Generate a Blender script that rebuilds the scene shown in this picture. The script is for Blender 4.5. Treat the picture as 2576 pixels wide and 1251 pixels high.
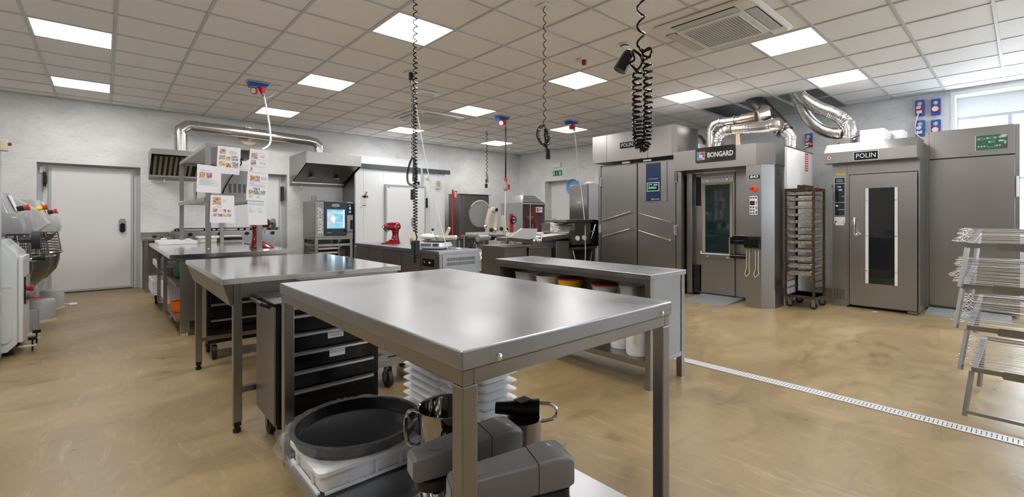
import bpy, bmesh, math, random
from mathutils import Vector, Matrix
random.seed(7)
S = bpy.context.scene
for o in list(bpy.data.objects): bpy.data.objects.remove(o)
C = S.collection
# ---------------------------------------------------------------- camera
CH = 1.18
cam_d = bpy.data.cameras.new('camera'); cam = bpy.data.objects.new('camera', cam_d); C.objects.link(cam)
cam.location = (0, 0, CH); cam.rotation_euler = (math.pi/2, 0, 0.8133)
cam_d.sensor_fit = 'HORIZONTAL'; cam_d.sensor_width = 36.0
cam_d.lens = 1154.67/2576*36.0
cam_d.shift_x = -(1356.0-1288.0)/2576; cam_d.shift_y = -(625.5-547.3)/2576
cam_d.clip_start = 0.05; cam_d.clip_end = 100
S.camera = cam
# ---------------------------------------------------------------- world and exposure
S.view_settings.view_transform = 'Standard'; S.view_settings.look = 'None'
S.view_settings.gamma = 1.0; S.view_settings.use_curve_mapping = False
S.view_settings.exposure = 1.0
LED = 13.0          # strength of the ceiling panels
SKY = 7.0           # strength of the daylight outside
w = bpy.data.worlds.new('daylight'); S.world = w; w.use_nodes = True
bg = w.node_tree.nodes['Background']; bg.inputs[0].default_value = (0.78, 0.90, 1.0, 1); bg.inputs[1].default_value = SKY
# ---------------------------------------------------------------- materials
M = {}
def mat(name, col, rough=0.5, metal=0.0, emit=0.0, ecol=None, trans=0.0, alpha=1.0, coat=0.0, ior=1.45, sss=0.0):
    m = bpy.data.materials.new(name); m.use_nodes = True
    b = m.node_tree.nodes['Principled BSDF']
    b.inputs['Base Color'].default_value = (*col, 1); b.inputs['Roughness'].default_value = rough
    b.inputs['Metallic'].default_value = metal; b.inputs['IOR'].default_value = ior
    b.inputs['Transmission Weight'].default_value = trans; b.inputs['Alpha'].default_value = alpha
    b.inputs['Coat Weight'].default_value = coat
    if emit:
        b.inputs['Emission Color'].default_value = (*(ecol or col), 1); b.inputs['Emission Strength'].default_value = emit
    if sss:
        b.inputs['Subsurface Weight'].default_value = sss; b.inputs['Subsurface Radius'].default_value = (.05, .05, .05)
    M[name] = m; return m
def nd(m, t, **kw):
    n = m.node_tree.nodes.new(t)
    for k, v in kw.items(): setattr(n, k, v)
    return n
def noise(m, scale, detail=4, rough=0.55, stretch=(1, 1, 1), dist=0.0):
    tc = nd(m, 'ShaderNodeTexCoord'); mp = nd(m, 'ShaderNodeMapping'); nz = nd(m, 'ShaderNodeTexNoise')
    mp.inputs['Scale'].default_value = stretch
    L = m.node_tree.links
    L.new(tc.outputs['Object'], mp.inputs['Vector']); L.new(mp.outputs['Vector'], nz.inputs['Vector'])
    nz.inputs['Scale'].default_value = scale; nz.inputs['Detail'].default_value = detail
    nz.inputs['Roughness'].default_value = rough; nz.inputs['Distortion'].default_value = dist
    return nz
def ramp(m, src, stops):
    r = nd(m, 'ShaderNodeValToRGB'); e = r.color_ramp.elements
    while len(e) < len(stops): e.new(0.5)
    for i, (p, c) in enumerate(stops):
        e[i].position = p; e[i].color = (*c, 1) if len(c) == 3 else c
    m.node_tree.links.new(src, r.inputs[0]); return r
def bump(m, src, strength, dist=0.01, chain=None):
    b = nd(m, 'ShaderNodeBump'); b.inputs['Strength'].default_value = strength; b.inputs['Distance'].default_value = dist
    m.node_tree.links.new(src, b.inputs['Height'])
    if chain: m.node_tree.links.new(chain.outputs[0], b.inputs['Normal'])
    m.node_tree.links.new(b.outputs[0], m.node_tree.nodes['Principled BSDF'].inputs['Normal']); return b
def setc(m, out, inp='Base Color'): m.node_tree.links.new(out, m.node_tree.nodes['Principled BSDF'].inputs[inp])
g3 = lambda v: (v, v, v)
def steel(name, base, r0, r1, brush=(3, 3, 260), bs=0.0):
    m = mat(name, base, 0.3, 1.0)
    n = noise(m, 1.7, 1.5, .5); n2 = noise(m, 1.0, 3, .7, brush)
    r = ramp(m, n.outputs[0], [(.05, g3(r0)), (.95, g3(r1))]); setc(m, r.outputs[0], 'Roughness')
    if bs: bump(m, n2.outputs[0], bs, .002)
    c = ramp(m, n.outputs[0], [(.05, tuple(x*.95 for x in base)), (.95, tuple(min(1, x*1.05) for x in base))]); setc(m, c.outputs[0])
    return m
steel('steel', (.33, .322, .315), .26, .36)
m = steel('steel_top', (.36, .37, .395), .27, .34, (3, 120, 3), .0)
n = noise(m, 2.6, 1.5, .5, (1, 1.6, 1)); setc(m, ramp(m, n.outputs[0], [(.05, g3(.20)), (.95, g3(.46))]).outputs[0], 'Roughness')
setc(m, ramp(m, n.outputs[0], [(.05, (.31, .32, .345)), (.95, (.40, .41, .435))]).outputs[0])
steel('steel_gloss', (.80, .81, .83), .10, .18, (1.2, 6, 1), .05)
steel('steel_dull', (.28, .27, .26), .32, .44)
steel('duct_steel', (.60, .585, .57), .20, .30, (3, 3, 20), .02)
m = steel('duct_burnt', (.56, .45, .35), .22, .34, (3, 3, 20), .02)
steel('duct_dark', (.13, .125, .12), .22, .32)
mat('chrome', (.80, .80, .80), .07, 1.0)
mat('aluminium', (.72, .73, .75), .28, 1.0)
m = mat('black_plastic', (.006, .006, .007), .38)
mat('black_gloss', (.005, .005, .006), .16)
m = mat('black_paint', (.003, .003, .0035), .25)
mat('black_matt', (.012, .012, .012), .7)
mat('pan_coat', (.004, .005, .007), .38, ior=1.18)
mat('bowl_steel', (.42, .41, .40), .07, 1.0)
mat('drain_steel', (.62, .63, .66), .45, .4)
mat('dark_void', (.008, .008, .008), .9)
mat('rubber', (.018, .018, .019), .6)
mat('white_plastic', (.78, .79, .80), .35)
mat('white_paint', (.70, .72, .74), .4, coat=.1)
mat('white_enamel', (.66, .71, .73), .22, coat=.3)
mat('cream_plastic', (.66, .62, .46), .45)
mat('milky_plastic', (.86, .88, .91), .34)
mat('clear_plastic', (.80, .84, .86), .12, trans=.0, alpha=.35)
mat('grey_plastic', (.30, .31, .32), .45)
mat('grey_hammered', (.155, .155, .158), .42, coat=.15)
bump(M['grey_hammered'], noise(M['grey_hammered'], 900, 2).outputs[0], .12, .001)
mat('grey_enamel', (.30, .31, .325), .25, coat=.35)
mat('grey_pale', (.48, .49, .50), .3, coat=.2)
mat('red_gloss', (.20, .002, .006), .15, coat=.3)
mat('red_plastic', (.55, .025, .02), .38)
mat('red_dark', (.30, .01, .03), .4)
mat('blue_plastic', (.012, .085, .45), .35)
mat('blue_bright', (.05, .22, .62), .4)
mat('blue_pale', (.20, .40, .72), .4)
mat('navy_panel', (.010, .035, .115), .25)
mat('yellow', (.75, .42, .02), .45)
mat('yellow_sticker', (.80, .62, .03), .5)
mat('orange', (.80, .15, .01), .42)
mat('orange_knob', (.85, .09, .01), .3)
mat('green_sign', (.0, .20, .09), .4)
mat('green_plastic', (.03, .12, .07), .3)
mat('brown_can', (.07, .025, .015), .4)
mat('wood', (.42, .22, .09), .6)
mat('ivory', (.62, .57, .47), .35)
mat('ivory_dark', (.32, .28, .22), .35)
mat('paper', (.80, .80, .86), .6)
mat('ink', (.10, .10, .12), .7)
mat('ink_soft', (.42, .42, .47), .7)
mat('ink_green', (.04, .26, .18), .7); mat('ink_yellow', (.65, .55, .10), .7); mat('ink_orange', (.75, .32, .12), .7)
for k, (a, b_, c_) in dict(photo_food=((.60, .30, .14), (.72, .62, .50), (.30, .10, .05)), photo_pink=((.55, .30, .32), (.72, .60, .60), (.16, .10, .14)),
                           photo_cool=((.28, .42, .50), (.70, .62, .42), (.16, .22, .28)), photo_gold=((.70, .50, .18), (.76, .72, .62), (.45, .22, .06))).items():
    m = mat(k, a, .6); n = noise(m, 55, 3); setc(m, ramp(m, n.outputs[0], [(.36, c_), (.5, a), (.6, b_)]).outputs[0])
mat('stone_blue', (.24, .26, .27), .5, coat=.0)
mat('display', (.02, .05, .03), .3, emit=.22, ecol=(.15, .9, .3))
mat('display_cyan', (.02, .05, .08), .3, emit=1.0, ecol=(.25, .6, 1.0))
mat('display_red', (.05, .0, .0), .3, emit=.25, ecol=(.6, .02, .02))
mat('lcd', (.16, .20, .24), .2)
mat('led_panel', (1, 1, 1), .5, emit=LED, ecol=(1.0, .965, .93))
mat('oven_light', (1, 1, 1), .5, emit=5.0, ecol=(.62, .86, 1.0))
mat('teal_glass', (.005, .020, .020), .05, coat=1.0)
mat('dark_glass', (.008, .010, .012), .06, coat=.6)
mat('navy_glass', (.006, .016, .024), .07, coat=.8)
m = mat('oven_glow', (.10, .2, .26), .3)
n = noise(m, 6, 3, .5, (1, .6, 3)); r = ramp(m, n.outputs[0], [(.3, (.05, .14, .20)), (.7, (.20, .42, .54))])
setc(m, r.outputs[0], 'Emission Color'); m.node_tree.nodes['Principled BSDF'].inputs['Emission Strength'].default_value = .9
m = mat('window_glass', (.95, .97, 1), .02, alpha=.12)
m = mat('cling_film', (.9, .92, .95), .10, alpha=.13, coat=.6)
n = noise(m, 14, 6, .7, dist=1.5); bump(m, n.outputs[0], 1.0, .03)
m = mat('guard_plastic', (.75, .74, .78), .08, alpha=.16, coat=.2)
m = mat('smoked_guard', (.16, .10, .10), .08, alpha=.28)
# mesh-like filter and grille
m = mat('rust_brown', (.075, .040, .026), .62, .5)
n = noise(m, 30, 6, .7); setc(m, ramp(m, n.outputs[0], [(.3, (.020, .012, .010)), (.5, (.070, .036, .022)), (.75, (.22, .13, .08))]).outputs[0]); bump(m, n.outputs[0], .4, .003)
m = mat('baked_tray', (.30, .27, .24), .5, .7)
n = noise(m, 35, 6, .75); setc(m, ramp(m, n.outputs[0], [(.32, (.10, .07, .05)), (.45, (.42, .39, .35)), (.7, (.72, .70, .67))]).outputs[0])
m = mat('greasy_filter', (.30, .25, .16), .35, .8)
# plaster with trowel strokes
def plaster(name, c0, c1, c2):
    m = mat(name, c1, .62)
    a = noise(m, 1.1, 8, .62, (1, 1, 1.5), .7); b = noise(m, 5.5, 7, .7, (1, 1, 2.6), 1.4)
    mx = nd(m, 'ShaderNodeMix', data_type='RGBA', blend_type='MULTIPLY'); mx.inputs[0].default_value = .55
    r1 = ramp(m, a.outputs[0], [(.30, c0), (.5, c1), (.70, c2)])
    r2 = ramp(m, b.outputs[0], [(.28, g3(.62)), (.44, g3(.93)), (.7, g3(1.0))])
    m.node_tree.links.new(r1.outputs[0], mx.inputs[6]); m.node_tree.links.new(r2.outputs[0], mx.inputs[7]); setc(m, mx.outputs[2])
    bump(m, b.outputs[0], .55, .02); return m
plaster('plaster', (.64, .655, .67), (.77, .785, .79), (.85, .86, .865))
mat('cold_panel', (.80, .84, .87), .32, coat=.1)
mat('door_white', (.76, .77, .77), .38, coat=.08)
mat('grey_stripe', (.075, .085, .095), .6)
mat('frame_grey', (.46, .49, .51), .35)
m = mat('ceiling_tile', (.64, .615, .59), .85)
n = noise(m, 160, 3, .7); bump(m, n.outputs[0], .25, .002); n2 = noise(m, .5, 2)
setc(m, ramp(m, n.outputs[0], [(.35, (.80, .775, .75)), (.6, (.88, .86, .84))]).outputs[0])
mat('ceiling_rail', (.55, .55, .55), .5)
mat('grille_white', (.80, .79, .75), .5)
mat('concrete', (.05, .05, .05), .9)
mat('wall_paint', (.80, .81, .82), .7)
mat('wall_unseen', (.45, .45, .45), .8)
# resin floor
m = mat('resin_floor', (.42, .30, .17), .35)
a = noise(m, .55, 6, .6, (1, 1, 1), .8); b = noise(m, 2.8, 8, .7, (1.6, .7, 1), 1.6); c = noise(m, 3.2, 10, .78, (.45, 1.9, 1), 3.2)
ra = ramp(m, a.outputs[0], [(.28, (.190, .128, .060)), (.5, (.280, .200, .098)), (.72, (.365, .280, .152))])
rb = ramp(m, b.outputs[0], [(.30, g3(.60)), (.48, g3(.92)), (.72, g3(1.12))])
rc = ramp(m, c.outputs[0], [(.54, g3(0)), (.68, g3(.38))])
mx = nd(m, 'ShaderNodeMix', data_type='RGBA', blend_type='MULTIPLY'); mx.inputs[0].default_value = .8
my = nd(m, 'ShaderNodeMix', data_type='RGBA'); my.inputs[7].default_value = (.50, .40, .27, 1)
L = m.node_tree.links
L.new(ra.outputs[0], mx.inputs[6]); L.new(rb.outputs[0], mx.inputs[7]); L.new(rc.outputs[0], my.inputs[0]); L.new(mx.outputs[2], my.inputs[6]); setc(m, my.outputs[2])
rr = ramp(m, b.outputs[0], [(.3, g3(.26)), (.7, g3(.46))]); setc(m, rr.outputs[0], 'Roughness'); bump(m, c.outputs[0], .12, .004)

# ---------------------------------------------------------------- mesh helpers
class B:
    """collects shapes into one bmesh"""
    def __init__(s): s.bm = bmesh.new()
    def _mi(s, vs, mi):
        if mi:
            for f in {f for v in vs for f in v.link_faces}: f.material_index = mi
    def box(s, x0, x1, y0, y1, z0, z1, bev=0, mi=0, rot=None, seg=2):
        t = bmesh.new() if bev else s.bm
        mtx = Matrix.Translation(((x0+x1)/2, (y0+y1)/2, (z0+z1)/2))
        if rot is not None: mtx = mtx @ rot
        mtx = mtx @ Matrix.Diagonal((abs(x1-x0), abs(y1-y0), abs(z1-z0), 1))
        r = bmesh.ops.create_cube(t, size=1, matrix=mtx)
        if bev:
            bmesh.ops.bevel(t, geom=list(t.edges), offset=bev, segments=seg, affect='EDGES', profile=.5)
            s.merge(t, mi)
        else: s._mi(r['verts'], mi)
        return s
    def merge(s, t, mi=0, mtx=None):
        mp = {}
        for v in t.verts: mp[v] = s.bm.verts.new(mtx @ v.co if mtx else v.co)
        for f in t.faces:
            try:
                g = s.bm.faces.new([mp[v] for v in f.verts]); g.material_index = mi; g.smooth = f.smooth
            except ValueError: pass
        t.free(); return s
    def cyl(s, p0, p1, r, r1=None, seg=20, mi=0, smooth=True, cap=True):
        p0, p1 = Vector(p0), Vector(p1); d = p1-p0
        q = d.to_track_quat('Z', 'Y').to_matrix().to_4x4()
        mtx = Matrix.Translation((p0+p1)/2) @ q
        r_ = bmesh.ops.create_cone(s.bm, cap_ends=cap, segments=seg, radius1=r, radius2=r if r1 is None else r1, depth=d.length, matrix=mtx)
        for f in {f for v in r_['verts'] for f in v.link_faces}:
            f.material_index = mi
            if smooth and len(f.verts) == 4: f.smooth = True
        return s
    def sph(s, c, r, sc=(1, 1, 1), seg=16, mi=0):
        r_ = bmesh.ops.create_uvsphere(s.bm, u_segments=seg, v_segments=max(6, seg//2), radius=r, matrix=Matrix.Translation(c) @ Matrix.Diagonal((*sc, 1)))
        for f in {f for v in r_['verts'] for f in v.link_faces}: f.smooth = True; f.material_index = mi
        return s
    def lathe(s, c, prof, seg=32, mi=0, axis='Z', sx=1, sy=1):
        rings = []
        for (r, h) in prof:
            ring = []
            for i in range(seg):
                a = 2*math.pi*i/seg; x, y = r*math.cos(a)*sx, r*math.sin(a)*sy
                p = (x, y, h) if axis == 'Z' else ((h, x, y) if axis == 'X' else (x, h, y))
                ring.append(Vector(c)+Vector(p))
            rings.append(ring)
        return s.loft(rings, mi, caps=False)
    def loft(s, rings, mi=0, caps=True, smooth=True):
        vs = [[s.bm.verts.new(p) for p in r] for r in rings]
        n = len(vs[0])
        for a, b in zip(vs, vs[1:]):
            for i in range(n):
                j = (i+1) % n
                f = s.bm.faces.new((a[i], a[j], b[j], b[i])); f.smooth = smooth; f.material_index = mi
        if caps:
            for r in (vs[0], vs[-1]):
                try: f = s.bm.faces.new(r); f.material_index = mi
                except ValueError: pass
        return s
    def tube(s, pts, r, seg=6, mi=0, closed=False):
        pts = [Vector(p) for p in pts]; rings = []
        n = len(pts); prev = None
        for i, p in enumerate(pts):
            t = (pts[min(i+1, n-1)]-pts[max(i-1, 0)])
            if t.length < 1e-9: t = Vector((0, 0, 1))
            t.normalize()
            if prev is None:
                up = Vector((0, 0, 1)) if abs(t.z) < .9 else Vector((1, 0, 0)); u = t.cross(up).normalized()
            else:
                u = prev - t*prev.dot(t); u.normalize()
            prev = u; v = t.cross(u)
            rr = r[i] if isinstance(r, (list, tuple)) else r
            rings.append([p+(u*math.cos(2*math.pi*k/seg)+v*math.sin(2*math.pi*k/seg))*rr for k in range(seg)])
        return s.loft(rings, mi)
    def prism(s, poly, axis, a, b, mi=0, smooth=False):
        """poly = 2d outline; axis X: (y,z), Y: (x,z), Z: (x,y)"""
        f = {'X': lambda p, t: (t, p[0], p[1]), 'Y': lambda p, t: (p[0], t, p[1]), 'Z': lambda p, t: (p[0], p[1], t)}[axis]
        return s.loft([[Vector(f(p, a)) for p in poly], [Vector(f(p, b)) for p in poly]], mi, True, smooth)
    def quad(s, pts, mi=0):
        f = s.bm.faces.new([s.bm.verts.new(p) for p in pts]); f.material_index = mi; return s
def rootmat(o):
    r = o
    while r.parent: r = r.parent
    return Matrix.Translation(r.location) @ r.rotation_euler.to_matrix().to_4x4()
def obj(name, b, m, parent=None, local=False, label=None, kind=None):
    me = bpy.data.meshes.new(name)
    bmesh.ops.recalc_face_normals(b.bm, faces=list(b.bm.faces))
    if parent is not None and not local: bmesh.ops.transform(b.bm, matrix=rootmat(parent).inverted(), verts=list(b.bm.verts))
    b.bm.to_mesh(me); b.bm.free()
    fl_ = [p.use_smooth for p in me.polygons]
    if any(fl_):
        me.set_sharp_from_angle(angle=math.radians(38)); me.polygons.foreach_set('use_smooth', fl_)
    for x in (m if isinstance(m, (list, tuple)) else [m]): me.materials.append(M[x])
    o = bpy.data.objects.new(name, me); C.objects.link(o)
    if parent is not None: o.parent = parent
    if label: o['label'] = label
    if kind: o['kind'] = kind
    return o
def thing(name, label, cat, loc=(0, 0, 0), rotz=0, group=None):
    o = bpy.data.objects.new(name, None); C.objects.link(o); o.empty_display_size = .1
    o.location = loc; o.rotation_euler = (0, 0, rotz); o['label'] = label; o['category'] = cat
    if group: o['group'] = group
    return o
def single(name, b, m, label, cat, group=None, kind=None, loc=None):
    if loc is not None: bmesh.ops.translate(b.bm, vec=-Vector(loc), verts=list(b.bm.verts))
    o = obj(name, b, m); o['label'] = label; o['category'] = cat
    if loc is not None: o.location = loc
    if group: o['group'] = group
    if kind: o['kind'] = kind
    return o
def struct(name, b, m, parent=None):
    o = obj(name, b, m, parent)
    if parent is None: o['kind'] = 'structure'
    return o
def dup(root, loc, rotz=None, label=None, group=None):
    r = root.copy(); C.objects.link(r); r.location = loc
    if rotz is not None: r.rotation_euler = (0, 0, rotz)
    if label: r['label'] = label
    if group: r['group'] = group
    for ch in list(root.children):
        c = ch.copy(); C.objects.link(c); c.parent = r
        for g in list(ch.children):
            d = g.copy(); C.objects.link(d); d.parent = c
    return r
def text(name, body, size, p, R, m, parent, depth=.0006, align='CENTER', sx=1.0, U=(0, 0, 1), bold=0.0):
    cu = bpy.data.curves.new('lettering', 'FONT'); cu.body = body; cu.size = size; cu.align_x = align; cu.align_y = 'CENTER'
    cu.extrude = depth; cu.resolution_u = 2; cu.offset = bold
    t = bpy.data.objects.new('tmp', cu); me = bpy.data.meshes.new_from_object(t); bpy.data.objects.remove(t)
    R = Vector(R); U = Vector(U); N = R.cross(U)
    mt = Matrix((( *(R*sx), 0), (*U, 0), (*N, 0), (0, 0, 0, 1))).transposed()
    mt = Matrix.Translation(p) @ mt
    me.transform((rootmat(parent).inverted() if parent is not None else Matrix()) @ mt)
    me.materials.clear(); me.materials.append(M[m]); me.name = name
    o = bpy.data.objects.new(name, me); C.objects.link(o); o.parent = parent; return o
def sm(pts, n=6):
    P_ = [Vector(p) for p in pts]; out = []
    for i in range(len(P_)-1):
        a0, a1, a2, a3 = P_[max(i-1, 0)], P_[i], P_[i+1], P_[min(i+2, len(P_)-1)]
        for k in range(n):
            u = k/n; out.append(.5*((2*a1)+(a2-a0)*u+(2*a0-5*a1+4*a2-a3)*u*u+(3*a1-a0-3*a2+a3)*u**3))
    return out+[P_[-1]]
PX, MY = (0, 1, 0), (1, 0, 0)     # reading direction on a face towards +x, on a face towards -y
def rrect(x0, x1, y0, y1, r, n=4):
    out = []
    for cx, cy, a0 in ((x1-r, y1-r, 0), (x0+r, y1-r, 90), (x0+r, y0+r, 180), (x1-r, y0+r, 270)):
        for i in range(n+1):
            a = math.radians(a0+90*i/n); out.append((cx+r*math.cos(a), cy+r*math.sin(a)))
    return out
def caster(parent, x, y, r=.05, zt=.14, local=False, ang=0):
    b = B(); ca, sa = math.cos(ang), math.sin(ang)
    b.box(x-.035, x+.035, y-.035, y+.035, zt-.006, zt)
    b.cyl((x, y, zt-.03), (x, y, zt-.004), .018, seg=10)
    for s in (-1, 1):
        b.box(x-.022+.018*ca, x+.022+.018*ca, y+s*.02-.002, y+s*.02+.002, r*.7, zt-.02)
    f = obj('caster', b, 'steel_dull', parent, local)
    b = B().cyl((x+.018*ca, y-.014, r), (x+.018*ca, y+.014, r), r, seg=18)
    obj('wheel', b, 'rubber', f, local); return f
# ================================================================= THE SETTING
CZ = 2.996; X0, X1, Y0, Y1 = -10.1, 3.2, -3.8, 8.78; T = .3; ZT = 3.45
fl = struct('floor', B().box(X0-T, X1+T, Y0-T, Y1+T, -.1, 0), 'resin_floor')
# wall_left with recesses for two cold store doors
b = B()
D1 = (-.739, .43, 2.01); D2 = (1.50, 2.64, 2.03)
for y0, y1, z0, z1 in [(Y0-T, D1[0], 0, ZT), (D1[0], D1[1], D1[2], ZT), (D1[1], D2[0], 0, ZT), (D2[0], D2[1], D2[2], ZT), (D2[1], Y1+T, 0, ZT)]:
    b.box(X0-T, X0, y0, y1, z0, z1)
b.box(X0-T-.02, X0-T, Y0-T, Y1+T, 0, ZT)
wl = struct('wall_left', b, 'plaster')
# wall_right with door recess and window
D3 = (-9.05, -8.07, 2.165); WN = (-.69, 2.45, .95, 2.93)
b = B()
for x0, x1, z0, z1 in [(X0, D3[0], 0, ZT), (D3[0], D3[1], D3[2], ZT), (D3[1], WN[0], 0, ZT), (WN[0], WN[1], 0, WN[2]), (WN[0], WN[1], WN[3], ZT), (WN[1], X1+T, 0, ZT)]:
    b.box(x0, x1, Y1, Y1+.36, z0, z1)
b.box(D3[0]-.1, D3[1]+.1, Y1+.36, Y1+.38, 0, D3[2]+.1)
wr = struct('wall_right', b, 'plaster')
struct('wall_near', B().box(X0, X1+T, Y0-T, Y0, 0, ZT), 'wall_unseen')
b = B()
for y0, y1, z0, z1 in [(Y0, 4.9, 0, ZT), (4.9, 6.4, 0, .95), (4.9, 6.4, 2.6, ZT), (6.4, Y1, 0, ZT)]: b.box(X1, X1+T, y0, y1, z0, z1)
struct('wall_back', b, 'wall_unseen')
b = B()
for y in (4.9, 6.34): b.box(X1+.1, X1+.16, y, y+.06, .95, 2.6)
for z in (.95, 2.54): b.box(X1+.1, X1+.16, 4.96, 6.34, z, z+.06)
w2 = struct('unseen_fill_window', b, 'frame_grey')  # unseen window, added for fill light from the camera side
obj('pane', B().box(X1+.125, X1+.131, 4.96, 6.34, 1.01, 2.54), 'window_glass', w2)
# window_1, deep white reveal, grey frame with mullions
b = B(); fy = Y1+.30
b.box(-.70, -.655, fy, fy+.05, .95, 2.65); b.box(2.40, 2.45, fy, fy+.05, .95, 2.65)
for z in (.95, 2.60): b.box(-.655, 2.40, fy, fy+.05, z, z+.045)
for x in (-.16, .46, 1.08, 1.72): b.box(x, x+.045, fy, fy+.05, .995, 2.60)
b.box(-.655, 2.40, fy+.005, fy+.045, 1.70, 1.74)
w1 = struct('window_1', b, 'frame_grey')
obj('transom_panel', B().box(-.70, 2.45, fy, fy+.03, 2.655, WN[3]), 'wall_paint', w1)
for i, (a, c) in enumerate([(-.655, -.16), (-.115, .46), (.505, 1.08), (1.125, 1.72), (1.765, 2.40)]):
    obj('pane', B().box(a, c, fy+.02, fy+.026, .995, 2.60), 'window_glass', w1)
obj('reveal_lining', B().box(WN[0], WN[0]+.012, Y1+.002, fy, WN[2], WN[3]).box(WN[0], WN[1], Y1+.002, fy, WN[3]-.012, WN[3]).box(WN[0]-.035, WN[0], Y1-.006, Y1, WN[2], WN[3]+.03).box(WN[0], WN[1], Y1-.006, Y1, WN[3], WN[3]+.03), 'wall_paint', w1)
obj('window_sill', B().box(WN[0], WN[1], Y1-.03, fy, WN[2]-.03, WN[2]), 'wall_paint', w1)
# cold store doors
def cold_door(n, y0, y1, zt, side):
    x = X0-.17
    b = B().box(x-.10, x-.02, y0, y1, 0, zt+.06)             # recess backing and frame
    d = struct('door_%d' % n, b, 'door_white')
    lf = obj('door_leaf', B().box(x-.02, x+.03, y0+.11, y1-.085, .015, zt-.03, bev=.006), 'door_white', d)
    e = B()
    e.box(x+.0295, x+.034, y0+.112, y0+.145, .03, zt-.035).box(x+.0295, x+.034, y1-.12, y1-.09, .03, zt-.035).box(x+.0295, x+.034, y0+.145, y1-.12, zt-.065, zt-.035).box(x+.0295, x+.034, y0+.145, y1-.12, .02, .05)
    obj('edge_trim', e, 'frame_grey', lf)
    obj('door_frame', B().box(x-.02, x+.005, y0, y0+.05, 0, zt).box(x-.02, x+.005, y1-.05, y1, 0, zt).box(x-.02, x+.005, y0+.05, y1-.05, zt-.02, zt), 'frame_grey', d)
    for z in (.45, 1.76):
        h = obj('hinge', B().box(x+.03, x+.075, y0+.055, y0+.10, z-.07, z+.07, bev=.01).cyl((x+.055, y0+.075, z-.12), (x+.055, y0+.075, z+.12), .018, seg=10), 'black_plastic', d)
        obj('hinge_cap', B().sph((x+.055, y0+.075, z+.12), .02).sph((x+.055, y0+.075, z-.12), .02), 'grey_plastic', h)
    yh = y1-.22
    p = obj('handle_plate', B().prism(rrect(yh-.045, yh+.045, .94, 1.16, .042, 5), 'X', x+.034, x+.052), 'grey_plastic', lf)
    obj('door_handle', B().prism(rrect(yh-.03, yh+.03, .935, 1.085, .029, 5), 'X', x+.05, x+.085), 'black_gloss', lf)
    obj('maker_plate', B().box(x+.031, x+.0325, y1-.26, y1-.12, zt-.14, zt-.10), 'white_plastic', lf)
    return d
d1 = cold_door(1, D1[0], D1[1], D1[2], 1)
d2 = cold_door(2, D2[0], D2[1], D2[2], 1)
obj('rear_latch', B().box(X0-.14, X0-.07, D2[1]-.09, D2[1]-.035, 1.52, 1.80, bev=.012), 'black_plastic', d2)
obj('light_switch', B().box(X0-.165, X0-.14, D1[0]+.02, D1[0]+.075, 1.86, 1.95, bev=.004), 'white_plastic', d1)
# door_3 in wall_right
b = B().box(D3[0], D3[1], Y1+.26, Y1+.33, 0, D3[2])
d3 = struct('door_3', b, 'door_white')
obj('door_leaf', B().box(D3[0]+.26, D3[1]-.02, Y1+.23, Y1+.26, .01, D3[2]-.07, bev=.004), 'door_white', d3)
obj('push_bar', B().cyl((-8.85, Y1+.17, 1.10), (-8.12, Y1+.17, 1.10), .018).box(-8.93, -8.84, Y1+.14, Y1+.23, 1.06, 1.14, bev=.01), 'grey_plastic', d3)
# skirting along the right wall
struct('baseboard_right', B().box(X0+.02, X1, Y1-.012, Y1, 0, .09), 'wall_paint')

# cold room of white panels standing against wall_left
XP = -9.45; YP = 3.72; YQ = 5.86; ZP = 2.30
cr = B().box(X0, XP-.03, YP+.012, YQ, 0, ZP)
cold = struct('wall_cold_room', cr, 'cold_panel')
ys = [YP+.02, YP+.19, YP+.62, YP+.78, 5.45, YQ]
for a, c in zip(ys, ys[1:]):
    obj('wall_panel', B().box(XP-.03, XP, a+.0015, c-.0015, 0, ZP-.09), 'cold_panel', cold)
obj('end_sheet', B().box(X0, XP+.001, YP, YP+.012, 0, ZP-.02), 'steel', cold)
obj('grey_rail', B().box(XP, XP+.03, YP, 5.99, ZP-.10, ZP), 'grey_stripe', cold)
obj('upper_panel', B().box(X0+.002, X0+.03, 3.76, 6.08, ZP+.001, 2.555), 'cold_panel', cold)
# its hinged door
dd = B(); xa, xb, ya, yb, zb = XP+.002, XP+.062, 4.36, 5.31, 1.895
cd = thing('cold_room_door', 'white hinged cold room door with grey frame behind the red stand mixer', 'door', (XP+.002, (ya+yb)/2, 0))
obj('door_leaf', B().box(xa, xb, ya+.03, yb-.02, .02, zb-.03, bev=.004), 'cold_panel', cd)
obj('door_frame', B().box(xa, xb+.012, ya, ya+.03, 0, zb).box(xa, xb+.012, yb-.02, yb, 0, zb).box(xa, xb+.012, ya+.03, yb-.02, zb-.03, zb), 'frame_grey', cd)
obj('door_handle', B().prism(rrect(ya+.60, ya+.69, .98, 1.18, .042, 5), 'X', xb, xb+.03), 'grey_plastic', cd)
h = obj('hinge', B().box(xa, xb+.03, yb+.004, yb+.05, 1.40, 1.62, bev=.01), 'black_plastic', cd)
l = obj('maker_label', B().box(xb, xb+.0015, ya+.05, ya+.19, zb-.09, zb-.045), 'paper', cd)
obj('label_mark', B().box(xb+.0015, xb+.002, ya+.06, ya+.085, zb-.08, zb-.055), 'red_plastic', l)

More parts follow.
